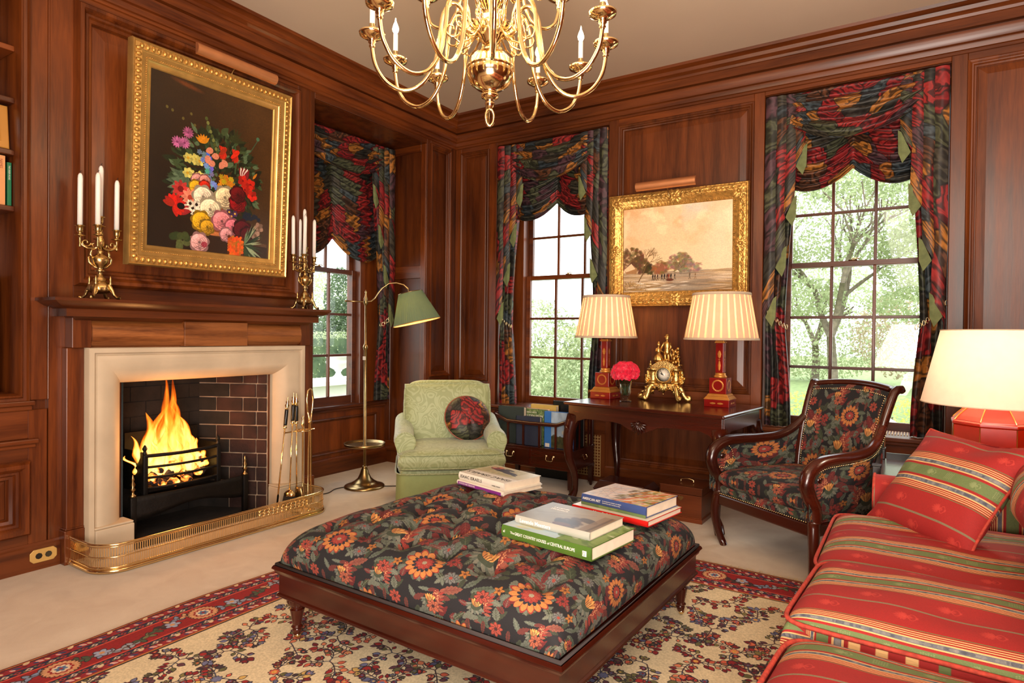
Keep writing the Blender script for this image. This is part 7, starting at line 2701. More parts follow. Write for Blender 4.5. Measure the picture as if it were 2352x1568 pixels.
# ------------------------------------------------------------------ vase of roses
vx, vy = -1.828, 4.44
vs_ = thing('glass_vase', 'cut glass footed vase of water holding the pink roses', 'vase', (vx, vy, TZ))
b = B()
b.lathe([(0.0, 0.0), (0.044, 0.0), (0.046, 0.004), (0.040, 0.014), (0.020, 0.022), (0.022, 0.030), (0.034, 0.045), (0.042, 0.075), (0.043, 0.10), (0.050, 0.165), (0.047, 0.165), (0.040, 0.10), (0.038, 0.075), (0.030, 0.050), (0.0, 0.044)], 48, flute=lambda a, z, r: 1 + (0.03 * abs(sin(6 * a)) if z < 0.09 else 0))
b.build('glass_body', 'vase', vs_)
b = B()
rr = random.Random(14)
for k in range(16):
    a = 2 * PI * k / 16
    b.tube([(0.015 * cos(a * 3), 0.015 * sin(a * 3), 0.05), (0.028 * cos(a), 0.028 * sin(a), 0.12), (0.05 * cos(a), 0.05 * sin(a), 0.19)], 0.0022, 5)
b.build('stems', 'leafd', vs_)


def rose_bloom(label, c, d, r, k):
    t = thing('rose', label, 'rose', c, 0, 'pink roses in the glass vase')
    q = Vector((0, 0, 1)).rotation_difference(Vector(d).normalized())
    t.rotation_mode = 'QUATERNION'; t.rotation_quaternion = q
    rr = random.Random(k)
    b = B()
    for ring_, (n, rad, tilt, sz) in enumerate(((3, 0.16, 12, 0.55), (4, 0.34, 28, 0.75), (5, 0.58, 48, 0.95), (6, 0.80, 72, 1.0))):
        for i in range(n):
            a = 360 / n * i + ring_ * 40 + rr.uniform(-8, 8)
            Mq = R(a) @ T(r * rad * 0.4, 0, -r * 0.35) @ R(tilt, 'Y')
            L = r * 1.25 * sz
            wdt = r * 0.68 * (0.8 + 0.3 * ring_ / 3)
            b.grid(lambda u, v: ((0.22 * r) * (1 - (2 * u - 1) ** 2) * -1 + 0.30 * r * v ** 3 + 0.02 * r, (2 * u - 1) * wdt * sin(PI * (0.12 + 0.66 * v)), L * v), 6, 6, M=Mq)
    b.build('petals', 'rose', t)
    return t


k = 0
rose_dirs = [(0, 0, 1, 'top'), (-0.9, -0.3, 0.7, ''), (0.9, -0.2, 0.65, ''), (-0.35, -0.9, 0.55, ''), (0.4, -0.85, 0.6, ''), (-1.25, -0.5, 0.12, ''), (1.3, -0.45, 0.15, ''), (0.02, -1.25, 0.0, ''), (-0.6, 0.7, 0.6, ''), (0.65, 0.7, 0.6, ''), (-0.75, -1.05, -0.05, ''), (0.8, -1.0, -0.05, '')]
RN = ['topmost pink rose of the posy', 'pink rose high on the left of the posy', 'pink rose high on the right of the posy', 'front pink rose left of centre in the posy', 'front pink rose right of centre in the posy', 'outermost pink rose at the left edge of the posy', 'outermost pink rose at the right edge of the posy', 'low pink rose at the very front of the posy', 'pink rose at the back left of the posy', 'pink rose at the back right of the posy', 'low pink rose over the left rim of the vase', 'low pink rose over the right rim of the vase']
for (dx, dy, dz, nm) in rose_dirs:
    v = Vector((dx, dy, dz + 0.25)).normalized()
    p = Vector((vx, vy, TZ + 0.208)) + Vector((v.x * 0.095, v.y * 0.085, v.z * 0.082))
    rose_bloom(RN[k], p, v, 0.036, k)
    k += 1
b = B(T(0, 0, 0.175))
for i in range(26):
    a = rr.uniform(0, 360)
    b.grid(lambda u, v: (0.05 * u, 0.014 * (2 * v - 1) * sin(PI * (0.1 + 0.85 * u)), 0.006 * sin(PI * u)), 4, 2, M=R(a) @ T(0.025, 0, rr.uniform(-0.01, 0.03)) @ R(rr.uniform(-40, 30), 'Y'))
lf_ = b.build('rose_leaves', 'leafd', vs_); lf_['kind'] = 'stuff'

# ------------------------------------------------------------------ gilt mantel clock
CK = (-1.61, 4.70)
ck = thing('mantel_clock', 'ornate gilded clock with two small figures on top and scrolled feet', 'clock', (CK[0], CK[1], TZ), math.radians(4))
def scroll_foot(b, M, s=1.0):
    pts = [(0, 0, 0.12), (0.02, 0, 0.115), (0.036, 0, 0.095), (0.042, 0, 0.07), (0.05, 0, 0.045), (0.06, 0, 0.025), (0.072, 0, 0.016), (0.08, 0, 0.024), (0.078, 0, 0.036), (0.068, 0, 0.038), (0.062, 0, 0.032)]
    b.tube([(x * s, y, z) for x, y, z in pts], [0.013, 0.013, 0.014, 0.014, 0.013, 0.014, 0.014, 0.013, 0.012, 0.010, 0.006], 8, M=M, flat=1.5)
for a, nm in ((180, 0), (0, 0), (215, 1), (325, 1)):
    b = B()
    sc_ = 1.5 if nm == 0 else 0.9
    scroll_foot(b, T(0.075 if a in (0, 325) else -0.075, -0.02 if nm == 0 else -0.045, 0.0) @ R(a), sc_)
    for k in range(4):
        leaf_orn(b, M=T(0.085 if a in (0, 325) else -0.085, -0.02 if nm == 0 else -0.045, 0.10) @ R(a) @ R(40 + 20 * k, 'Y'), L=0.055, w=0.012, h=0.01)
    b.build('scroll_foot', 'gold', ck)
b = B()
b.box(-0.125, 0.125, -0.055, 0.055, 0.105, 0.120); b.box(-0.115, 0.115, -0.050, 0.050, 0.120, 0.135, tx=0.93, ty=0.9)
for x in (-0.095, 0.0, 0.095):
    b.lathe([(0.0, 0.045), (0.006, 0.05), (0.004, 0.06), (0.012, 0.07), (0.022, 0.085), (0.027, 0.105)], 14, M=T(x, -0.045, 0))
b.build('base_plinth', 'gold', ck, auto=40, bevel=0.003)
b = B()
for k in range(9):
    leaf_orn(b, M=T(0, -0.058, 0.125) @ R(90, 'X') @ R(-90 + (k - 4) * 24), L=0.062 - 0.006 * abs(k - 4), w=0.013, h=0.012)
b.tube([(0.035 * cos(PI + PI * k / 10), -0.06, 0.135 + 0.05 * sin(PI + PI * k / 10)) for k in range(11)], 0.006, 6)
b.build('pierced_shield', 'gold', ck)
b = B()
rk = random.Random(77)
for k in range(44):
    u = rk.uniform(-0.15, 0.15)
    leaf_orn(b, M=T(u, -0.052 + rk.uniform(0, 0.02), 0.115 - 0.045 * rk.random() * (0.5 + abs(u) * 4)) @ R(90, 'X') @ R(rk.uniform(-150, -30)), L=rk.uniform(0.02, 0.036), w=0.010, h=0.009)
b.build('scrolled_skirt', 'gold', ck)
b = B()
for k in range(30):
    u = rk.choice((-1, 1)) * rk.uniform(0.118, 0.150)
    leaf_orn(b, M=T(u, -0.03 + rk.uniform(0, 0.03), 0.125 + 0.07 * rk.random()) @ R(90, 'X') @ R(rk.uniform(30, 150)), L=rk.uniform(0.02, 0.034), w=0.010, h=0.009)
b.build('side_foliage', 'gold', ck)
for sx in (-1, 1):
    b = B(T(sx * 0.088, -0.012, 0))
    b.lathe([(0.045, 0.135), (0.047, 0.142), (0.042, 0.15), (0.037, 0.152), (0.034, 0.16), (0.034, 0.222), (0.038, 0.23), (0.046, 0.236), (0.048, 0.246), (0.040, 0.252), (0.034, 0.258), (0.034, 0.268), (0.024, 0.274)], 20, flute=lambda a, z, r: 1 + (0.05 * abs(sin(5 * a)) if 0.158 < z < 0.225 else 0))
    for k in range(4):
        leaf_orn(b, M=R(180 + k * 60) @ T(0.036, 0, 0.165) @ R(-90, 'Y'), L=0.045, w=0.009, h=0.006)
    b.lathe([(0.006, 0.272), (0.014, 0.282), (0.012, 0.292), (0.004, 0.30), (0.006, 0.31), (0, 0.318)], 12, M=T(sx * 0.022, 0, -0.008))
    b.build('fluted_pillar', 'gold', ck)
    b = B(T(sx * 0.132, -0.01, 0))
    b.lathe([(0.0, 0.14), (0.012, 0.145), (0.008, 0.165), (0.014, 0.185), (0.006, 0.20), (0.012, 0.215), (0.004, 0.235), (0, 0.24)], 10)
    b.build('side_finial', 'gold', ck)
b = B(); b.box(-0.06, 0.06, -0.03, 0.045, 0.135, 0.255); b.build('movement_case', 'antique', ck, smooth=False, bevel=0.004)
Mf = T(0, -0.055, 0.202) @ R(90, 'X')
b = B(Mf); b.lathe([(0.0, -0.03), (0.060, -0.03), (0.062, -0.004), (0.060, 0.004), (0.054, 0.006), (0.052, 0.0)], 40); b.build('bezel', 'gold', ck)
b = B(Mf); b.lathe([(0.0535, 0.001), (0.0, 0.0035)], 40)
face = b.build('clock_face', 'ivory', ck)
num = ['XII', 'I', 'II', 'III', 'IIII', 'V', 'VI', 'VII', 'VIII', 'IX', 'X', 'XI']
for k in range(12):
    a = PI / 2 - 2 * PI * k / 12
    text(num[k], 0.0115, Mf @ T(0.0415 * cos(a), 0.0415 * sin(a), 0.0030) @ R(-30 * k), 'ink_black', face, 'numeral', 0.0003, 'CENTER', 0.7)
for ang_, L, w_, nm in ((-62, 0.026, 0.0030, 'hour_hand'), (-34, 0.040, 0.0020, 'minute_hand')):
    b = B(Mf @ T(0, 0, 0.0045) @ R(-ang_)); b.prism([(-w_ * 0.6, -0.006), (w_ * 0.6, -0.006), (w_ * 1.3, L * 0.6), (0, L), (-w_ * 1.3, L * 0.6)], 0, 0.0008); b.build(nm, 'black', face, smooth=False)
# curved pediment with foliage under the figures
b = B()
b.grid(lambda i, j: ((i - 0.5) * 0.20, -0.05 + 0.10 * j, 0.258 + 0.050 * sin(PI * i) ** 0.8 + 0.004 * sin(j * 20)), 20, 8)
b.grid(lambda i, j: ((i - 0.5) * 0.20, -0.05, 0.235 + (0.023 + 0.050 * sin(PI * i) ** 0.8) * j), 20, 3)
for k in range(15):
    rr3 = random.Random(k)
    leaf_orn(b, M=T(rr3.uniform(-0.09, 0.10), rr3.uniform(-0.05, 0.03), 0.275 + rr3.uniform(-0.01, 0.035)) @ R(rr3.uniform(0, 360)) @ R(rr3.uniform(-60, 0), 'Y'), L=0.045, w=0.013, h=0.010)
b.build('leafy_pediment', 'gold', ck)
b = B()
for k in range(26):
    rr3 = random.Random(100 + k)
    b.lathe([(0, -0.011), (0.010, -0.004), (0.011, 0.003), (0.005, 0.010), (0, 0.011)], 7, M=T(0.085 + rr3.uniform(-0.03, 0.022), rr3.uniform(-0.02, 0.02), 0.295 + 0.110 * (k / 26)) @ S(rr3.uniform(0.7, 1.3)))
b.build('flower_bush', 'gold', ck)


def fig(path_r, par, name, M=Matrix(), mat='gold', seg=10):
    b = B(M)
    for pts, rs in path_r:
        b.tube(pts, rs, seg)
    return b.build(name, mat, par)


# seated lady (left) with wide skirt; standing gentleman in coat (right)
b = B(T(-0.050, -0.01, 0.300))
b.lathe([(0.0, 0.0), (0.036, 0.0), (0.038, 0.02), (0.030, 0.045), (0.016, 0.062), (0.013, 0.072), (0.018, 0.090), (0.017, 0.100), (0.006, 0.110), (0.006, 0.116), (0.012, 0.124), (0.013, 0.134), (0.009, 0.145), (0.0, 0.148)], 20, flute=lambda a, z, r: 1 + (0.12 * sin(7 * a) if z < 0.05 else 0))
b.tube([(0.016, 0, 0.100), (0.026, -0.012, 0.082), (0.046, -0.016, 0.074)], [0.006, 0.005, 0.004], 7); b.tube([(-0.016, 0, 0.100), (-0.016, -0.02, 0.078), (0.012, -0.028, 0.070)], [0.006, 0.005, 0.004], 7)
b.lathe([(0, 0.142), (0.008, 0.146), (0.006, 0.155), (0, 0.158)], 8, M=T(0.0, 0.006, 0))
b.build('lady_figure', 'gold', ck)
b = B(T(0.012, 0.0, 0.300))
b.tube([(-0.010, 0, 0.0), (-0.012, -0.004, 0.05), (-0.004, 0, 0.09)], [0.007, 0.010, 0.014], 8); b.tube([(0.018, -0.004, 0.0), (0.014, -0.006, 0.05), (0.004, 0, 0.09)], [0.007, 0.010, 0.014], 8)
b.lathe([(0.026, 0.055), (0.022, 0.08), (0.017, 0.10), (0.023, 0.13), (0.021, 0.148), (0.007, 0.158), (0.007, 0.166), (0.013, 0.174), (0.014, 0.184), (0.010, 0.196), (0, 0.199)], 16, sy=0.75)
b.lathe([(0.0, 0.188), (0.026, 0.190), (0.014, 0.197), (0.012, 0.210), (0, 0.214)], 14, sx=1.0, sy=0.6)
b.tube([(-0.022, 0, 0.146), (-0.034, -0.014, 0.118), (-0.044, -0.022, 0.094)], [0.008, 0.007, 0.005], 7); b.tube([(0.022, 0, 0.146), (0.032, 0.0, 0.112), (0.018, -0.014, 0.088)], [0.008, 0.007, 0.005], 7)
b.tube([(0.018, 0.01, 0.10), (0.028, 0.016, 0.06), (0.036, 0.02, 0.02)], [0.012, 0.012, 0.006], 7, flat=0.5)
b.build('gentleman_figure', 'gold', ck)
# ------------------------------------------------------------------ brass reading lamp with tray
FL = thing('floor_lamp', 'brass reading lamp with green pleated shade and a round tray', 'lamp', (-3.81, 3.70, 0))
b = B(); b.lathe([(0.0, 0.0), (0.165, 0.0), (0.166, 0.008), (0.158, 0.018), (0.13, 0.026), (0.105, 0.032), (0.10, 0.042), (0.085, 0.05), (0.055, 0.075), (0.038, 0.11), (0.028, 0.145), (0.020, 0.16), (0.024, 0.165), (0.018, 0.172), (0.013, 0.18)], 40); b.build('weighted_base', 'antique', FL)
b = B(); b.lathe([(0.012, 0.17), (0.012, 0.325), (0.020, 0.33), (0.020, 0.345), (0.012, 0.35), (0.012, 1.13), (0.017, 1.14), (0.021, 1.155), (0.017, 1.17), (0.012, 1.18), (0.009, 1.185), (0.009, 1.52)], 16); b.build('pole', 'antique', FL)
b = B(); b.lathe([(0.0, 0.322), (0.03, 0.322), (0.06, 0.330), (0.150, 0.338), (0.165, 0.345), (0.168, 0.365), (0.164, 0.365), (0.158, 0.350), (0.14, 0.346), (0.0, 0.345)], 48); b.build('tray', 'antique', FL)
b = B(); b.lathe([(0.009, 1.50), (0.016, 1.515), (0.018, 1.53), (0.013, 1.545), (0.016, 1.555), (0.009, 1.575), (0.006, 1.60), (0.010, 1.61), (0.0, 1.63)], 14)
b.build('finial', 'antique', FL)
# the arm runs towards the shade in plan; shade hangs from its end
tgt = Vector((-3.53, 3.89, 0)) - Vector((-3.81, 3.70, 0))
dL = tgt.length; dN = tgt.normalized()
def arm_pt(s, z):
    return (dN.x * s, dN.y * s, z)
b = B(); b.tube([arm_pt(s, z) for s, z in ((-0.16, 1.535), (-0.08, 1.532), (0.0, 1.530), (0.045, 1.535), (0.075, 1.56), (0.10, 1.60), (0.135, 1.645), (0.19, 1.685), (0.25, 1.69), (0.31, 1.675), (0.345, 1.645), (0.358, 1.61))], 0.0065, 8)
b.lathe([(0, -0.010), (0.008, -0.006), (0.009, 0.004), (0, 0.010)], 8, M=T(*arm_pt(-0.165, 1.535)))
b.build('swing_arm', 'antique', FL)
tilt = Matrix.Rotation(math.radians(13), 4, Vector((dN.y, -dN.x, 0))) 
Ms = T(*arm_pt(0.365, 1.61)) @ tilt @ S(1.1, 1.1, 1.12)
b = B(Ms)
n = 160
b.grid(lambda i, j: ((0.090 + 0.088 * j) * (1 + 0.012 * abs(sin(i * PI * 60))) * cos(2 * PI * i), (0.090 + 0.088 * j) * (1 + 0.012 * abs(sin(i * PI * 60))) * sin(2 * PI * i), -0.225 * j), 240, 1, cu=True, flip=True)
b.build('pleated_shade', 'shade_green', FL)
b = B(Ms); b.grid(lambda i, j: ((0.086 + 0.088 * j) * cos(2 * PI * i), (0.086 + 0.088 * j) * sin(2 * PI * i), -0.225 * j), 60, 1, cu=True); b.build('shade_lining', 'shade_inner', FL)
for r_, z, nm in ((0.179, -0.225, 'lower_trim'), (0.091, 0.0, 'upper_trim')):
    b = B(Ms); b.tube([(r_ * cos(2 * PI * k / 48), r_ * sin(2 * PI * k / 48), z) for k in range(48)], 0.003, 6, closed=True); b.build(nm, 'goldpaint' if z else 'antique', FL)
b = B(Ms); b.lathe([(0.0, 0.01), (0.014, 0.008), (0.014, -0.05), (0.02, -0.055), (0.0, -0.06)], 12); b.build('socket', 'antique', FL)
b = B(Ms @ T(0, 0, -0.10)); b.lathe([(0, -0.035), (0.018, -0.02), (0.026, 0.005), (0.018, 0.03), (0, 0.04)], 12); b.build('bulb', emit_mat('reading_bulb', (1, 0.8, 0.5, 1), 10), FL)
o_ = light('POINT', 'reading_lamp_light', (0, 0, 0), 9, (1.0, 0.72, 0.35), 0.03); o_.parent = FL; o_.location = Ms.to_translation() + Vector((0, 0, -0.13))
b = B(); b.box(-0.015, 0.013, -0.015, -0.009, 1.05, 1.08); b.build('switch', 'cover_white', FL, smooth=False)

# ------------------------------------------------------------------ brass chandelier
CH = (-1.466, 2.10)
ch = thing('chandelier', 'large polished brass chandelier with twelve lower arms and candle bulbs', 'chandelier', (CH[0], CH[1], 0.055))
b = B()
b.lathe([(0.0, 2.13), (0.014, 2.14), (0.020, 2.155), (0.014, 2.165), (0.020, 2.17), (0.034, 2.178), (0.036, 2.19), (0.028, 2.195), (0.03, 2.205), (0.055, 2.215), (0.080, 2.235), (0.093, 2.265), (0.095, 2.29), (0.094, 2.292)], 48)
b.build('lower_ball', 'brass', ch)
b = B()
b.lathe([(0.097, 2.290), (0.098, 2.297), (0.096, 2.300), (0.086, 2.325), (0.068, 2.348), (0.04, 2.362), (0.022, 2.368), (0.026, 2.376), (0.020, 2.384)], 48, flute=lambda a, z, r: 1 + (0.02 * abs(sin(8 * a)) if 2.302 < z < 2.355 else 0))
b.build('upper_ball', 'brass', ch)
b = B()
b.lathe([(0.020, 2.384), (0.032, 2.40), (0.05, 2.43), (0.072, 2.455), (0.078, 2.462), (0.070, 2.468), (0.05, 2.474), (0.036, 2.49), (0.032, 2.53), (0.040, 2.54), (0.052, 2.56), (0.054, 2.58), (0.040, 2.60), (0.026, 2.612), (0.030, 2.63), (0.046, 2.65), (0.046, 2.665), (0.026, 2.68), (0.022, 2.76), (0.05, 2.80), (0.055, 2.85), (0.03, 2.90), (0.012, 2.93), (0.010, 3.32), (0.06, 3.345), (0.065, 3.364)], 36, flute=lambda a, z, r: 1 + (0.05 * abs(sin(9 * a)) if 2.39 < z < 2.46 else 0))
b.build('turned_stem', 'brass', ch)
b = B(); b.tube([(0.022 * cos(2 * PI * k / 24) * 0.75, 0, 2.098 + 0.034 * sin(2 * PI * k / 24)) for k in range(24)], 0.0055, 8, closed=True, M=R(40)); b.build('bottom_ring', 'brass', ch)


def crs(P, n=5):
    out = []
    for i in range(len(P) - 1):
        p0, p1, p2, p3 = P[max(0, i - 1)], P[i], P[i + 1], P[min(len(P) - 1, i + 2)]
        for k in range(n):
            t = k / n
            out.append(tuple(0.5 * ((2 * p1[a]) + (-p0[a] + p2[a]) * t + (2 * p0[a] - 5 * p1[a] + 4 * p2[a] - p3[a]) * t * t + (-p0[a] + 3 * p1[a] - 3 * p2[a] + p3[a]) * t ** 3) for a in range(len(p1))))
    out.append(P[-1])
    return out


def chand_arm(az, path, rpan, zpan, lit, lower):
    M = R(az)
    b = B(M)
    b.tube([(x, 0, z) for x, z in crs(path)], 0.0085 if lower else 0.0075, 8)
    arm = b.build('arm', 'brass', ch)
    b = B(M @ T(rpan, 0, zpan))
    b.lathe([(0.009, -0.045), (0.013, -0.038), (0.010, -0.03), (0.016, -0.022), (0.014, -0.012), (0.030, -0.006), (0.050, 0.006), (0.053, 0.016), (0.050, 0.018), (0.040, 0.010), (0.022, 0.006), (0.012, 0.012), (0.012, 0.020), (0.019, 0.026), (0.019, 0.034), (0.013, 0.036), (0.013, 0.05)], 24)
    b.build('drip_pan', 'brass', arm)
    b = B(M @ T(rpan, 0, zpan)); b.lathe([(0.0105, 0.036), (0.0105, 0.125), (0.0085, 0.128), (0.0, 0.128)], 12); b.build('candle_tube', 'wax', arm)
    b = B(M @ T(rpan, 0, zpan + 0.128)); b.lathe([(0.006, 0.0), (0.013, 0.012), (0.0145, 0.022), (0.010, 0.038), (0.004, 0.052), (0.0015, 0.068), (0.0, 0.07)], 12)
    b.build('flame_bulb', 'bulb', arm)
    # scroll ornaments near the hub
    if True:
        sp = []
        for k in range(26):
            a = 0.28 * k
            r_ = 0.045 * (1 - k / 30)
            sp.append((0.14 + (0.02 if lower else 0) + r_ * cos(a + 2.2), r_ * 0.15 * sin(a), (2.455 if lower else 2.66) - 0.02 + r_ * sin(a + 2.2)))
        b = B(M @ R(12)); b.tube(sp, 0.0042, 6); b.lathe([(0, -0.006), (0.006, 0), (0, 0.006)], 8, M=T(*sp[-1]))
        b.tube([(0.06, 0, (2.44 if lower else 2.65)), (0.09, 0, (2.40 if lower else 2.62)), (0.125, 0, (2.385 if lower else 2.61)), (0.15, 0, (2.40 if lower else 2.62)), sp[0]], 0.0045, 6)
        b.build('scroll', 'brass', arm)
    return arm


cam_az = math.degrees(math.atan2(CH[1], CH[0])) # direction away from the camera
LOW = [(0.045, 2.455), (0.075, 2.44), (0.10, 2.46), (0.105, 2.50), (0.13, 2.545), (0.165, 2.55), (0.195, 2.50), (0.205, 2.42), (0.225, 2.31), (0.275, 2.225), (0.345, 2.195), (0.415, 2.225), (0.460, 2.29), (0.475, 2.365)]
UPP = [(0.035, 2.65), (0.055, 2.635), (0.075, 2.65), (0.085, 2.69), (0.105, 2.715), (0.13, 2.70), (0.145, 2.65), (0.165, 2.58), (0.205, 2.53), (0.255, 2.52), (0.305, 2.55), (0.325, 2.60), (0.33, 2.63)]
for k in range(12):
    chand_arm(cam_az + 1.5 + 30 * k, LOW, 0.475, 2.405, True, True)
for k in range(6):
    chand_arm(cam_az + 60 * k - 3, UPP, 0.33, 2.665, True, False)
l_ = light('POINT', 'chandelier_light', (CH[0], CH[1], 2.62), 20, (1.0, 0.76, 0.50), 0.35)


# ------------------------------------------------------------------ candelabra on the mantel
def candelabrum(y, x, label, arms, lean=0):
    z = 1.441
    t = thing('candelabrum', label, 'candelabrum', (x, y, z), 0, 'pair of brass candelabra on the mantel')
    b = B()
    b.lathe([(0.0, 0.03), (0.04, 0.035), (0.058, 0.05), (0.052, 0.075), (0.036, 0.098), (0.030, 0.10), (0.032, 0.112), (0.018, 0.125), (0.012, 0.14), (0.012, 0.15), (0.026, 0.155), (0.014, 0.163), (0.014, 0.172), (0.034, 0.19), (0.043, 0.215), (0.040, 0.228), (0.020, 0.245), (0.012, 0.252), (0.018, 0.262), (0.009, 0.27), (0.008, 0.285), (0.018, 0.295), (0.020, 0.32), (0.012, 0.34), (0.016, 0.36), (0.010, 0.385)], 28, flute=lambda a, zz, r: 1 + (0.10 * sin(9 * a) if 0.04 < zz < 0.09 else (0.07 * sin(8 * a) if 0.29 < zz < 0.36 else 0)))
    b.build('stem', 'candelabra', t)
    for k in range(4):
        M = R(45 + 90 * k)
        b = B(M); b.tube([(0.025, 0, 0.085), (0.05, 0, 0.075), (0.062, 0, 0.05), (0.07, 0, 0.025), (0.085, 0, 0.009), (0.10, 0, 0.010)], [0.008, 0.010, 0.009, 0.008, 0.008, 0.010], 8)
        leaf_orn(b, M=T(0.045, 0, 0.055) @ R(50, 'Y'), L=0.045, w=0.014, h=0.008)
        b.lathe([(0.006, 0.075), (0.009, 0.085), (0.005, 0.095), (0.007, 0.11), (0.003, 0.125), (0, 0.13)], 8, M=T(0.052, 0, 0))
        b.build('leaf_foot', 'candelabra', t)
    for s_ in (-1, 1):
        b = B(R(90)); b.tube([(s_ * 0.014, 0, 0.172), (s_ * 0.035, 0, 0.18), (s_ * 0.054, 0, 0.20), (s_ * 0.058, 0, 0.225), (s_ * 0.048, 0, 0.235), (s_ * 0.042, 0, 0.225), (s_ * 0.047, 0, 0.248), (s_ * 0.040, 0, 0.27)], [0.004, 0.006, 0.006, 0.006, 0.006, 0.005, 0.007, 0.004], 8)
        b.build('dolphin_handle', 'candelabra', t)

    def cup(M, par_name):
        b = B(M)
        b.lathe([(0.004, -0.05), (0.007, -0.042), (0.004, -0.03), (0.006, 0.0), (0.008, 0.01), (0.026, 0.013), (0.027, 0.016), (0.010, 0.020), (0.008, 0.028), (0.014, 0.034), (0.016, 0.045), (0.015, 0.062), (0.025, 0.065), (0.025, 0.068), (0.012, 0.068)], 18)
        return b.build(par_name, 'candelabra', t)
    tops = []
    for az in arms:
        M = R(az)
        b = B(M)
        b.tube([(0.010, 0, 0.285), (0.030, 0, 0.275), (0.060, 0, 0.275), (0.085, 0, 0.29), (0.094, 0, 0.315)], [0.007, 0.007, 0.007, 0.007, 0.005], 8)
        sp = []
        for k in range(22):
            a = 0.33 * k
            r_ = 0.024 * (1 - k / 27)
            sp.append((0.066 - r_ * cos(a), 0, 0.305 + r_ * sin(a) * -1))
        b.tube(sp, 0.0042, 6); b.tube([(0.03, 0, 0.28), (0.038, 0, 0.298), (0.028, 0, 0.306)], 0.004, 6)
        b.build('scroll_arm', 'candelabra', t)
        cup(M @ T(0.094, 0, 0.325), 'candle_cup')
        tops.append((0.094 * cos(math.radians(az)), 0.094 * sin(math.radians(az)), 0.39))
    cup(T(0, 0, 0.385), 'candle_cup')
    tops.append((0, 0, 0.45))
    rr = random.Random(int(y * 10))
    for i, p in enumerate(tops):
        names = ['left arm', 'near arm', 'right arm', 'far arm', 'middle']
        where = 'candelabrum left of the flower painting' if y < 2 else 'candelabrum right of the flower painting'
        c = thing('candle', 'tall white candle on the %s of the %s' % (names[i] if i < 4 else 'centre', where), 'candle', (x + p[0], y + p[1], z + p[2]), 0, 'white candles in the mantel candelabra')
        M = R(rr.uniform(-1.2, 1.2), 'X') @ R(rr.uniform(-1.2, 1.2), 'Y')
        b = B(M); b.lathe([(0.0, 0.0), (0.0125, 0.0), (0.0125, 0.255), (0.011, 0.27), (0.006, 0.282), (0.0, 0.284)], 16); b.build('wax_stick', 'wax', c)
        b = B(M); b.tube([(0, 0, 0.28), (0, 0.001, 0.290), (0.003, 0.003, 0.297)], 0.0014, 5); b.build('wick', 'black', c)
    return t


candelabrum(1.673, -3.765, 'brass candelabrum with scroll arms on the left end of the mantel', (262, 330, 100, 160))
candelabrum(3.048, -3.765, 'brass candelabrum with scroll arms on the right end of the mantel', (262, 318, 98, 165))

# ------------------------------------------------------------------ magazine stand (canterbury) with books
CT = (-2.665, 4.66)
mt = thing('magazine_stand', 'mahogany canterbury with slatted sides and drawers below the window', 'stand', (CT[0], CT[1], 0))
cw, cd = 0.385, 0.205
b = B(); b.box(-cw, cw, -cd, cd, 0.19, 0.335); b.box(-cw - 0.006, cw + 0.006, -cd - 0.006, cd + 0.006, 0.333, 0.345); b.box(-cw - 0.006, cw + 0.006, -cd - 0.006, cd + 0.006, 0.18, 0.192)
b.build('drawer_case', 'mahX', mt, smooth=False, bevel=0.003)
for sx in (-1, 1):
    b = B(); b.box(sx * cw / 2 - cw / 2 + 0.012, sx * cw / 2 + cw / 2 - 0.012, -cd - 0.010, -cd, 0.203, 0.322); dr = b.build('drawer', 'mahX', mt, smooth=False, bevel=0.004)
    b = B(T(sx * cw / 2 + (0.0 if sx > 0 else -0.0), -cd - 0.012, 0.285))
    b.tube([(-0.036, 0, 0), (-0.030, -0.010, -0.004), (-0.032, -0.014, -0.026), (-0.022, -0.015, -0.036), (0.022, -0.015, -0.036), (0.032, -0.014, -0.026), (0.030, -0.010, -0.004), (0.036, 0, 0)], 0.003, 6)
    for s2 in (-1, 1):
        b.lathe([(0.010, 0), (0.008, 0.004), (0, 0.006)], 10, M=T(s2 * 0.034, 0.002, 0) @ R(90, 'X'))
    b.build('drawer_pull', 'brass', dr)
b = B(T(cw + 0.008, 0.0, 0.285) @ R(90)); b.tube([(-0.036, 0, 0), (-0.030, -0.010, -0.004), (-0.032, -0.014, -0.026), (0.032, -0.014, -0.026), (0.030, -0.010, -0.004), (0.036, 0, 0)], 0.003, 6); b.build('side_pull', 'brass', mt)
for sx in (-1, 1):
    for sy in (-1, 1):
        b = B(T(sx * (cw - 0.018), sy * (cd - 0.018), 0)); b.box(-0.018, 0.018, -0.018, 0.018, 0.03, 0.19, tx=1.15, ty=1.15); b.lathe([(0.010, 0.0), (0.013, 0.015), (0.012, 0.03)], 10); b.build('leg', 'mahZ', mt, bevel=0.002, smooth=False)
        b = B(T(sx * (cw - 0.015), sy * (cd - 0.012), 0)); b.box(-0.013, 0.013, -0.013, 0.013, 0.34, 0.60); b.build('corner_post', 'mahZ', mt, smooth=False, bevel=0.004)
for sy in (-1, 1):
    y = sy * (cd - 0.012)
    b = B(); b.tube([(-cw + 0.012, y, 0.60), (-cw * 0.80, y, 0.565), (-cw * 0.62, y, 0.54), (0, y, 0.535), (cw * 0.62, y, 0.54), (cw * 0.80, y, 0.565), (cw - 0.012, y, 0.60)], 0.013, 8, flat=1.3); b.build('dipped_rail', 'mahX', mt)
    for k in range(1, 5):
        x = -cw + 2 * cw * k / 5
        b = B(); b.box(x - 0.009, x + 0.009, y - 0.007, y + 0.007, 0.345, 0.545); b.build('slat', 'mahZ', mt, smooth=False, bevel=0.002)
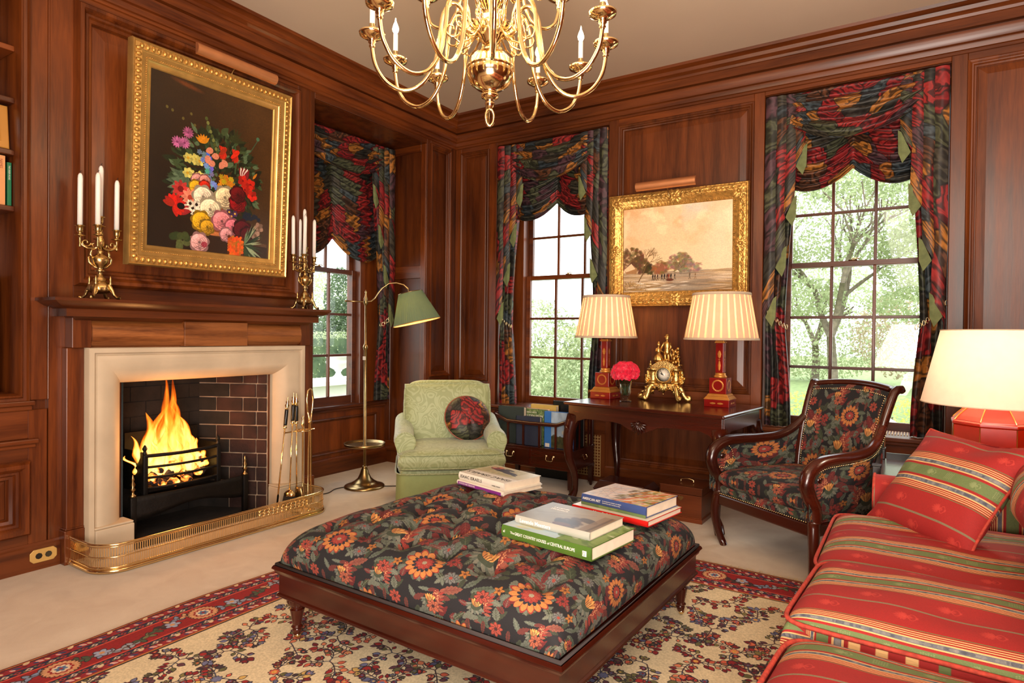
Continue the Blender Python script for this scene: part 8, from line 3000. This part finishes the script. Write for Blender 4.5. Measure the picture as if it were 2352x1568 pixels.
for sx in (-1, 1):
    b = B(); b.box(sx * (cw - 0.015) - 0.01, sx * (cw - 0.015) + 0.01, -cd + 0.02, cd - 0.02, 0.575, 0.60); b.build('end_rail', 'mahY', mt, smooth=False, bevel=0.004)
    for k in range(1, 5):
        y = -cd + 2 * cd * k / 5
        b = B(); b.box(sx * (cw - 0.015) - 0.006, sx * (cw - 0.015) + 0.006, y - 0.006, y + 0.006, 0.345, 0.58); b.build('slat', 'mahZ', mt, smooth=False)


def upright(label, x, y, w, h, th, cov, rz_=0.0, pr=None, z=0.348, tiltx=0, head='page', group='books in the magazine stand'):
    """big book standing with its cover towards the room"""
    h = h - 0.035
    t = thing('art_book', label, 'book', (CT[0] + x, CT[1] + y, z), math.radians(rz_), group)
    M = R(tiltx, 'X')
    b = B(M); b.box(0, w, 0, 0.003, 0, h); b.box(0, w, th - 0.003, th, 0, h); b.box(0, 0.003, 0, th, 0, h); b.build('cover', cov, t, smooth=False)
    b = B(M); b.box(0.003, w - 0.004, 0.003, th - 0.003, 0.004, h - 0.005); b.build('pages', head, t, smooth=False)
    if pr:
        b = B(M); b.add([(0, -0.0004, 0), (w, -0.0004, 0), (w, -0.0004, h), (0, -0.0004, h)], [(0, 1, 2, 3)], [[(0, 0), (1, 0), (1, 1), (0, 1)]]); b.build('cover_print', pr, t, smooth=False)
    return t, M


upright('tall dark green book at the left end of the magazine stand', -0.355, -0.16, 0.26, 0.345, 0.045, 'cover_darkgreen', 0)
t_, M_ = upright('navy blue book between the slats of the magazine stand', -0.165, -0.172, 0.235, 0.275, 0.030, 'cover_navy', 0)
t_, M_ = upright('garden book with green photographic cover behind the navy book', -0.165, -0.105, 0.27, 0.335, 0.035, 'cover_pink', 0, IM['garden'])
text('BETOVERING VAN DE', 0.017, M_ @ T(0.03, -0.0012, 0.268) @ R(90, 'X'), 'ink_white', t_, sx=0.8); text('GOUDEN EEUW', 0.030, M_ @ T(0.03, -0.0012, 0.238) @ R(90, 'X'), 'ink_white', t_, sx=0.9)
upright('yellow patterned book standing behind the others in the magazine stand', -0.10, -0.04, 0.25, 0.365, 0.04, 'cover_gilt', 0)
t_, M_ = upright('cobalt blue spined book with landscape cover at the right of the magazine stand', 0.105, -0.165, 0.255, 0.33, 0.04, 'cover_cobalt', 0)
b = B(M_); b.add([(0.068, -0.0005, 0.001), (0.255, -0.0005, 0.001), (0.255, -0.0005, 0.294), (0.068, -0.0005, 0.294)], [(0, 1, 2, 3)], [[(0, 0), (1, 0), (1, 1), (0, 1)]]); b.build('cover_print', IM['sky'], t_, smooth=False)
b = B(M_); b.box(0.012, 0.052, -0.0012, -0.0004, 0.004, 0.034); b.build('price_sticker', 'sticker', t_, smooth=False)
upright('large black portfolio rising at the back of the magazine stand', 0.085, 0.02, 0.29, 0.40, 0.03, 'cover_black', 0)
# dark equipment box on the floor behind the stand
b = B(); b.box(-2.86, -2.50, 4.86, 4.965, 0.0, 0.165); tag(b.build('speaker_box', 'black', smooth=False, bevel=0.01), 'low black box on the carpet under the magazine stand', 'box')

# ------------------------------------------------------------------ boxes under the table
bx1 = thing('wooden_box', 'chestnut wooden box with brass bail handle under the console table', 'box', (-1.335, 4.40, 0), math.radians(-1.0))
b = B(); b.box(-0.145, 0.145, -0.14, 0.14, 0.035, 0.185); b.build('body', 'caddy', bx1, smooth=False, bevel=0.003)
b = B(); b.box(-0.152, 0.152, -0.147, 0.147, 0, 0.03); b.box(-0.149, 0.149, -0.144, 0.144, 0.03, 0.037); b.build('plinth', 'caddy', bx1, smooth=False, bevel=0.003)
b = B(); b.box(-0.147, 0.147, -0.142, 0.142, 0.188, 0.238); b.box(-0.150, 0.150, -0.145, 0.145, 0.232, 0.241); b.build('lid', 'caddy', bx1, smooth=False, bevel=0.003)
b = B(T(0, 0, 0.241)); b.tube([(-0.045, 0, 0.0), (-0.045, 0, 0.016), (-0.03, 0, 0.022), (0, 0, 0.025), (0.03, 0, 0.022), (0.045, 0, 0.016), (0.045, 0, 0.0)], 0.004, 6); b.build('bail_handle', 'brass', bx1)
b = B(T(0, -0.1412, 0.160) @ R(90, 'X')); b.prism([(0, -0.02), (0.012, -0.01), (0.020, 0.005), (0.010, 0.014), (0, 0.010), (-0.010, 0.014), (-0.020, 0.005), (-0.012, -0.01)], -0.001, 0.001); b.build('escutcheon', 'antique', bx1, smooth=False)
bx2 = thing('wooden_casket', 'dark mahogany casket with sloping lid under the console table', 'box', (-1.80, 4.42, 0), math.radians(-1))
b = B(); b.box(-0.205, 0.205, -0.14, 0.14, 0.03, 0.125); b.box(-0.215, 0.215, -0.15, 0.15, 0, 0.03); b.build('body', 'mahX', bx2, smooth=False, bevel=0.004)
b = B(); b.box(-0.210, 0.210, -0.145, 0.145, 0.125, 0.135); b.box(-0.208, 0.208, -0.143, 0.143, 0.135, 0.185, tx=0.86, ty=0.72); b.build('lid', 'mahX', bx2, smooth=False, bevel=0.006)

# ------------------------------------------------------------------ things on the left-hand bookshelves
SHX = XL - 0.05
def shelf_book(label, y, z, w, h, d, cov, x=None, lean=0, title=None, tcol='ink_white'):
    t = thing('book', label, 'book', (XL - 0.06 if x is None else x, y, z), 0, 'books on the left wall shelf')
    M = R(lean, 'X')
    b = B(M); b.box(-d, 0, 0, 0.002, 0, h); b.box(-d, 0, w - 0.002, w, 0, h); b.box(-0.003, 0.0, 0, w, 0, h); b.build('cover', cov, t, smooth=False)
    b = B(M); b.box(-d + 0.003, -0.003, 0.002, w - 0.002, 0.003, h - 0.004); b.build('pages', 'page', t, smooth=False)
    if title:
        text(title, w * 0.45, M @ T(0.0006, w * 0.5, h * 0.93) @ frame((0, 0, 0), (0, 0, -1), (0, 1, 0), (1, 0, 0)), tcol, t, sx=0.9)
    return t
z4 = 1.911
shelf_book('emerald green spined book at the right end of the shelf', 1.3175, z4, 0.022, 0.225, 0.16, 'cover_emerald', title='THE GREEN ROAD')
shelf_book('orange and cream jacketed book beside the emerald one on the shelf', 1.275, z4, 0.038, 0.255, 0.18, 'cover_orange', title='NAMES', tcol='redleather')
shelf_book('pink jacketed book on the shelf left of the orange one', 1.232, z4, 0.04, 0.262, 0.17, 'cover_pink', x=XL - 0.045)
shelf_book('small blue book lying at the front edge of the shelf', 1.19, z4, 0.04, 0.06, 0.12, 'cover_cobalt', x=XL - 0.04)
pf = thing('photo_frame', 'maple picture frame with a pale photograph on the shelf above the books', 'frame', (XL - 0.055, 1.235, 2.201), 0)
Mpf = frame((0, 0, 0), (0, 1, 0), (-0.12, 0, 1), (1, 0, 0.12))
b = B(Mpf); b.ring(-0.09, 0.09, 0, 0.225, [(0, -0.01), (0, 0.008), (0.004, 0.012), (0.034, 0.012), (0.038, 0.006), (0.038, 0.0)]); b.build('frame', 'frame_maple', pf, smooth=False)
b = B(Mpf @ T(0, 0.036, 0.001)); quad_uv(b, 0.108, 0.153); b.build('photograph', IM['photo'], pf, smooth=False)
b = B(Mpf); b.box(-0.085, 0.085, 0.004, 0.22, -0.012, -0.009); b.build('backing', 'wallZ', pf, smooth=False)
# television in the lower part of the bookcase
tv = thing('television', 'black television set standing in the lower opening of the bookcase', 'television', (XL - 0.22, 0.95, 0.901))
b = B(); b.box(-0.15, 0.10, -0.36, 0.352, 0.03, 0.66); b.box(-0.12, 0.08, -0.2, 0.2, 0, 0.03); b.build('cabinet', 'black', tv, smooth=False, bevel=0.012)
b = B(); b.box(0.10, 0.102, -0.32, 0.32, 0.08, 0.62); b.build('screen', plain('grey_green_tube_glass', rgb(34, 44, 42), 0.12, coat=0.5), tv, smooth=False)

# ------------------------------------------------------------------ red octagonal lamp on a tray-top table
RL = (0.322, 3.66)
st_ = thing('side_table', 'small dark side table with raised corners behind the sofa arm', 'table', (0.27, 3.78, 0))
b = B(); b.box(-0.43, 0.43, -0.30, 0.30, 0.575, 0.60); b.build('tabletop', 'mahX', st_, smooth=False, bevel=0.004)
for sx in (-1, 1):
    for sy in (-1, 1):
        b = B(); b.box(sx * 0.405 - 0.02, sx * 0.405 + 0.02, sy * 0.275 - 0.02, sy * 0.275 + 0.02, 0, 0.575); b.build('leg', 'mahZ', st_, smooth=False, bevel=0.003)
        b = B(); b.box(sx * 0.412 - 0.018, sx * 0.412 + 0.018, sy * 0.282 - 0.018, sy * 0.282 + 0.018, 0.60, 0.655); b.box(sx * 0.412 - 0.021, sx * 0.412 + 0.021, sy * 0.282 - 0.021, sy * 0.282 + 0.021, 0.655, 0.664); b.build('corner_post', 'black', st_, smooth=False, bevel=0.003)
for sx in (-1, 1):
    b = B(); b.box(sx * 0.42 - 0.006, sx * 0.42 + 0.006, -0.26, 0.26, 0.60, 0.635); b.build('gallery_rail', 'black', st_, smooth=False)
b = B(); b.box(-0.39, 0.39, 0.284, 0.296, 0.60, 0.635); b.build('gallery_rail', 'black', st_, smooth=False)
rl = thing('table_lamp', 'big red octagonal lamp with a plain ivory shade behind the sofa', 'lamp', (RL[0], RL[1], 0.612))
OCT = [(0.10, 0.0), (0.11, 0.012), (0.11, 0.02), (0.165, 0.035), (0.172, 0.05), (0.172, 0.262), (0.177, 0.268), (0.177, 0.278), (0.168, 0.284), (0.150, 0.305), (0.110, 0.345), (0.075, 0.362), (0.07, 0.372), (0.02, 0.378)]
b = B(R(22.5)); b.lathe(OCT[:6], 8); b.build('octagonal_body', 'redlamp', rl, smooth=False, bevel=0.003)
b = B(R(22.5)); b.lathe(OCT[5:9], 8); b.build('moulded_rim', 'redlamp', rl, smooth=False, bevel=0.002)
b = B(R(22.5)); b.lathe(OCT[8:], 8); b.build('domed_shoulder', 'redlamp', rl, smooth=False, bevel=0.003)
b = B(R(22.5))
for k in range(8):
    a = 2 * PI * k / 8
    b.tube([(r_ * cos(a), r_ * sin(a), z_ + 0.001) for r_, z_ in OCT[8:12]], 0.0028, 5)
    b.tube([(0.1722 * cos(a), 0.1722 * sin(a), 0.05), (0.1722 * cos(a), 0.1722 * sin(a), 0.262)], 0.002, 5)
b.build('rib_lines', 'goldpaint', rl)
b = B(); b.lathe([(0.022, 0.375), (0.024, 0.39), (0.010, 0.40), (0.007, 0.47), (0.013, 0.475), (0.013, 0.52)], 14); b.build('fitting', 'brass', rl)
b = B(); b.lathe([(0.291, 0.360), (0.215, 0.700)], 64)
bb_ = B(); bb_.grid(lambda i, j: ((0.291 - 0.076 * j) * cos(2 * PI * i), (0.291 - 0.076 * j) * sin(2 * PI * i), 0.360 + 0.342 * j), 64, 1, cu=True); bb_.build('shade', 'shade_card', rl)
for r_, z_ in ((0.291, 0.360), (0.215, 0.702)):
    b = B(); b.tube([(r_ * cos(2 * PI * k / 64), r_ * sin(2 * PI * k / 64), z_) for k in range(64)], 0.0028, 6, closed=True); b.build('shade_rim', 'shade_trim', rl)
b = B(T(0, 0, 0.54)); b.lathe([(0, -0.03), (0.018, -0.01), (0.028, 0.015), (0.018, 0.04), (0, 0.05)], 12); b.build('bulb', emit_mat('table_bulb', (1, 0.8, 0.55, 1), 12), rl)
l_ = light('POINT', 'red_lamp_light', (0, 0, 0.54), 15, (1.0, 0.84, 0.62), 0.04); l_.parent = rl

# ------------------------------------------------------------------ cables on the carpet
for nm, lab, pts in (('lamp_cable', 'thin dark cable trailing from the lamp base to the fireplace corner', [(-3.90, 3.62, 0.008), (-3.93, 3.50, 0.006), (-3.88, 3.38, 0.006), (-3.90, 3.27, 0.006), (-3.86, 3.20, 0.006)]),
                     ('lamp_cable', 'thin dark cable running from the brass lamp base behind the green armchair', [(-3.67, 3.79, 0.008), (-3.55, 3.90, 0.006), (-3.45, 4.05, 0.006), (-3.35, 4.20, 0.006)]),
                     ('floor_cable', 'loose cable looping on the carpet behind the floral armchair', [(-0.86, 4.75, 0.006), (-0.80, 4.62, 0.006), (-0.72, 4.60, 0.006), (-0.68, 4.70, 0.006), (-0.62, 4.80, 0.006), (-0.55, 4.90, 0.006)])):
    b = B(); b.tube(crs(pts, 5), 0.004, 6); tag(b.build(nm, 'cable'), lab, 'cable')
b = B(T(-0.70, 4.78, 0)); b.lathe([(0.0, 0.0), (0.055, 0.0), (0.055, 0.02), (0.03, 0.04), (0.0, 0.042)], 20); tag(b.build('floor_switch', 'black'), 'round black foot switch on the carpet behind the floral armchair', 'switch')
# ------------------------------------------------------------------ garden seen through the windows
b = B(); b.box(-60, 60, YB + 0.5, 70, -0.62, -0.60); b.box(-60, XL - 0.7, -30, YB + 0.5, -0.62, -0.60); g_ = b.build('garden_lawn', 'lawn', smooth=False); g_['kind'] = 'structure'
b = B(); b.box(-1.8, 9.0, YB + 0.5, 12.5, -0.60, -0.56); g_ = b.build('terrace_paving', 'terrace', smooth=False); g_['kind'] = 'structure'


def leaves(b, rr, c, rad, n, size, squash=1.0, hollow=0.55):
    for _ in range(n):
        d = Vector((rr.gauss(0, 1), rr.gauss(0, 1), rr.gauss(0, 1))).normalized() * (hollow + (1 - hollow) * rr.random() ** 0.5)
        p = Vector((c[0] + d.x * rad[0], c[1] + d.y * rad[1], c[2] + d.z * rad[2]))
        s_ = size * rr.uniform(0.6, 1.4)
        u = Vector((rr.gauss(0, 1), rr.gauss(0, 1), rr.gauss(0, 1))).normalized()
        v = u.cross(Vector((rr.gauss(0, 1), rr.gauss(0, 1), rr.gauss(0, 1)))).normalized()
        k = len(b.v)
        b.v += [tuple(p - u * s_), tuple(p + v * s_ * 0.45), tuple(p + u * s_), tuple(p - v * s_ * 0.45)]
        b.f.append([k, k + 1, k + 2, k + 3]); b.uv.append([(0, 0)] * 4); b.mi.append(0)


def shrub(name, label, cat, loc, blobs, n, size, mat, seed, grp=None, trunk=None):
    t = thing(name, label, cat, loc, 0, grp)
    rr = random.Random(seed)
    b = B()
    for c, rad in blobs:
        leaves(b, rr, c, rad, int(n * rad[0] * rad[2]), size)
    o = b.build('foliage', mat, t, smooth=False)
    o['kind'] = 'stuff'
    b = B()
    if trunk:
        def br(p, d, L, r, dep):
            q = p + d * L
            b.tube([p, (p + q) / 2 + Vector((rr.uniform(-1, 1), rr.uniform(-1, 1), 0)) * L * 0.05, q], [r, r * 0.85, r * 0.7], 6)
            if dep:
                for _ in range(3):
                    nd_ = (d + Vector((rr.uniform(-1, 1), rr.uniform(-1, 1), rr.uniform(-0.2, 0.6))) * 0.7).normalized()
                    br(q, nd_, L * rr.uniform(0.6, 0.8), r * 0.6, dep - 1)
        br(Vector((0, 0, 0)), Vector((0, 0, 1)), trunk[0], trunk[1], trunk[2])
    else:
        for _ in range(5):
            a = rr.uniform(0, 6.28)
            b.tube([(0.1 * cos(a), 0.1 * sin(a), 0), (0.3 * cos(a), 0.3 * sin(a), blobs[0][0][2])], [0.03, 0.015], 5)
    b.build('trunk' if trunk else 'stems', 'bark', t)
    return t


GZ = -0.60
# big bush outside the second window
shrub('flowering_bush', 'tall pale green bush filling the lower panes of the window nearest the corner', 'bush', (-4.35, 8.1, GZ), [((0.0, 0, 1.0), (1.1, 0.8, 1.05)), ((-0.5, 0.2, 1.7), (0.7, 0.6, 0.75)), ((0.65, 0.1, 1.35), (0.75, 0.6, 0.8)), ((0.2, 0, 0.5), (1.3, 0.8, 0.7))], 5200, 0.030, 'leaf_bush', 1)
shrub('spring_tree', 'large spreading tree in fresh leaf beyond the window behind the armchair', 'tree', (-1.75, 17.5, GZ), [((0.0, 0, 4.9), (2.6, 2.0, 1.3)), ((-2.4, 0, 3.9), (1.7, 1.6, 1.2)), ((2.6, 0.4, 3.8), (1.8, 1.6, 1.2)), ((0.6, 0, 6.2), (1.7, 1.5, 1.0)), ((-1.2, 0, 2.9), (1.6, 1.3, 0.6)), ((2.3, 0, 2.7), (1.6, 1.3, 0.5))], 3600, 0.050, 'leaf_spring', 2, trunk=(1.9, 0.15, 4))
shrub('garden_tree', 'pale budding tree at the left behind the spreading tree', 'tree', (-7.5, 25, GZ), [((0, 0, 3.0), (3.0, 2.5, 2.2)), ((-2.5, 0, 2.2), (2.2, 1.5, 1.6))], 900, 0.07, 'leaf_bare', 3, 'trees beyond the lawn', trunk=(1.6, 0.2, 3))
shrub('garden_tree', 'hazy budding tree furthest right behind the spreading tree', 'tree', (3.5, 27, GZ), [((0, 0, 3.0), (3.4, 2.5, 2.2)), ((-3.0, 0, 2.0), (2.6, 1.5, 1.8))], 900, 0.07, 'leaf_bare', 4, 'trees beyond the lawn', trunk=(1.6, 0.2, 3))
shrub('garden_tree', 'dense pale green tree filling the gap left of the trunk', 'tree', (-3.6, 30, GZ), [((0, 0, 2.6), (3.6, 2.5, 2.6))], 1200, 0.075, 'leaf_spring', 14, 'trees beyond the lawn', trunk=(1.6, 0.2, 3))
for k, (x, y) in enumerate(((-1.9, 13.6), (-0.4, 13.9), (0.9, 13.6))):
    shrub('low_shrub', ('yellow green shrub at the terrace edge left of the garden chairs', 'yellow green shrub at the terrace edge behind the garden chairs', 'yellow green shrub at the terrace edge right of the garden chairs')[k], 'shrub', (x, y, GZ), [((0, 0, 0.35), (0.75, 0.5, 0.45))], 2600, 0.04, 'leaf_yellow', 20 + k, 'shrubs along the terrace')


def adirondack(x, y, rz_, label):
    t = thing('garden_chair', label, 'chair', (x, y, -0.56), rz_, 'white garden chairs on the terrace')
    for k in range(7):
        xx = -0.27 + 0.09 * k
        h = 0.78 + 0.10 * cos((k - 3) / 3 * 1.35)
        b = B(T(xx, 0.22, 0.28) @ R(-20, 'X')); b.box(-0.039, 0.039, -0.01, 0.01, 0, h); b.build('back_slat', 'whitepaint', t, smooth=False)
    for k in range(5):
        b = B(T(0, -0.22 + 0.10 * k, 0.37 - 0.02 * k)); b.box(-0.29, 0.29, -0.043, 0.043, -0.01, 0.01); b.build('seat_slat', 'whitepaint', t, smooth=False)
    for sx in (-1, 1):
        b = B(); b.box(sx * 0.35 - 0.06, sx * 0.35 + 0.06, -0.36, 0.36, 0.56, 0.585); b.build('armrest', 'whitepaint', t, smooth=False)
        b = B(); b.box(sx * 0.32 - 0.018, sx * 0.32 + 0.018, -0.30, -0.20, 0, 0.56); b.build('leg', 'whitepaint', t, smooth=False)
        b = B(); b.prism([(-0.3, 0.36), (0.62, 0.0), (0.62, 0.10), (-0.3, 0.42)], sx * 0.29 - 0.015, sx * 0.29 + 0.015, 'X'); b.build('leg', 'whitepaint', t, smooth=False)
    return t


adirondack(-1.12, 9.2, math.radians(-25), 'white slatted garden chair nearest the left edge of the third window')
adirondack(-0.62, 11.0, math.radians(12), 'white slatted garden chair seen above the armchair crest')
adirondack(0.55, 11.4, math.radians(-8), 'white slatted garden chair standing right of its twin on the terrace')
b = B(); b.box(-0.25, 1.3, 7.4, 8.6, 0.13, 0.16); b.box(-0.2, 0.0, 7.5, 7.7, -0.56, 0.13); b.box(1.05, 1.25, 7.5, 7.7, -0.56, 0.13); b.box(-0.2, 0.0, 8.3, 8.5, -0.56, 0.13); b.box(1.05, 1.25, 8.3, 8.5, -0.56, 0.13)
tag(b.build('garden_table', 'whitepaint', smooth=False), 'white garden table outside behind the floral armchair', 'table')

# beyond the alcove window: balustrade wall with urn, clipped hedge, conifers
b = B(); b.box(-7.9, -7.35, 2.0, 12.0, GZ, 0.49); b.box(-8.0, -7.25, 2.0, 12.0, 0.49, 0.55); g_ = b.build('garden_wall', 'terrace', smooth=False); g_['kind'] = 'structure'
URN = [(0.0, 0.0), (0.20, 0.0), (0.20, 0.05), (0.13, 0.07), (0.08, 0.12), (0.06, 0.18), (0.09, 0.21), (0.10, 0.24), (0.20, 0.30), (0.28, 0.38), (0.30, 0.44), (0.27, 0.50), (0.31, 0.55), (0.33, 0.57), (0.33, 0.60), (0.29, 0.60), (0.24, 0.56), (0.0, 0.55)]
ux = -7.55
uy = 6.76
un = thing('garden_urn', 'white fluted stone urn on the garden wall outside the alcove window', 'urn', (ux, uy, 0.55))
b = B(S(0.62)); b.lathe(URN, 48, flute=lambda a, z, r: 1 + (0.05 * abs(sin(10 * a)) if 0.25 < z < 0.46 else 0)); b.build('bowl', 'whitepaint', un)
b = B()
rr = random.Random(2)
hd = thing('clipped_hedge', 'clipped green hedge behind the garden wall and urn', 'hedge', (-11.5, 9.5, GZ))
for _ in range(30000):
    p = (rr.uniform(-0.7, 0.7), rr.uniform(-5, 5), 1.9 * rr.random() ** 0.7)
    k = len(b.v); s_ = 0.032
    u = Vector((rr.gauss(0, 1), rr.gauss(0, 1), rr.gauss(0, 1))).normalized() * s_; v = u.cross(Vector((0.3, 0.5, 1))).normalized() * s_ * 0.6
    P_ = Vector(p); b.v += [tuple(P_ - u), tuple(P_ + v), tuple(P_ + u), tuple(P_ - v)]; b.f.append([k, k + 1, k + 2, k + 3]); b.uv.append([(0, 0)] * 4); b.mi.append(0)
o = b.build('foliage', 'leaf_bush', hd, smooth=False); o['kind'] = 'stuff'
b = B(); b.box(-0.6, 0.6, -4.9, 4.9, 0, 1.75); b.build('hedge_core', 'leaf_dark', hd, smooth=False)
shrub('conifer', 'tall conical evergreen rising behind the hedge outside the alcove window', 'tree', (-14.0, 12.6, GZ), [((0, 0, 1.6), (0.75, 0.7, 1.3)), ((0, 0, 2.8), (0.5, 0.45, 1.0)), ((0, 0, 0.9), (0.9, 0.8, 0.9)), ((-0.1, -1.0, 1.2), (0.8, 0.7, 1.2))], 9000, 0.035, 'leaf_dark', 31)
shrub('garden_tree', 'soft pale tree left of the conifer outside the alcove window', 'tree', (-18.5, 15.0, GZ), [((0, 0, 2.4), (2.4, 2.0, 1.8)), ((-1, -3, 1.6), (2.4, 2.0, 1.2))], 2600, 0.05, 'leaf_spring', 32, 'trees beyond the lawn', trunk=(1.4, 0.15, 2))

# ------------------------------------------------------------------ move each thing's origin to its own base
dg_ = bpy.context.evaluated_depsgraph_get()
bpy.context.view_layer.update()
for o in list(COL.objects):
    if o.type == 'EMPTY' and o.parent is None and o.location.length < 1e-6 and o.children:
        lo, hi = Vector((1e9,) * 3), Vector((-1e9,) * 3)
        st__ = list(o.children)
        for c in st__:
            if c.type == 'MESH' and len(c.data.vertices):
                a = np.empty(len(c.data.vertices) * 3, np.float32)
                c.data.vertices.foreach_get('co', a)
                a = a.reshape(-1, 3)
                mn, mx = a.min(0), a.max(0)
                lo = Vector(map(min, lo, mn)); hi = Vector(map(max, hi, mx))
        base_pt = Vector(((lo.x + hi.x) / 2, (lo.y + hi.y) / 2, lo.z))
        o.location = base_pt
        for c in st__:
            c.location = c.location - base_pt
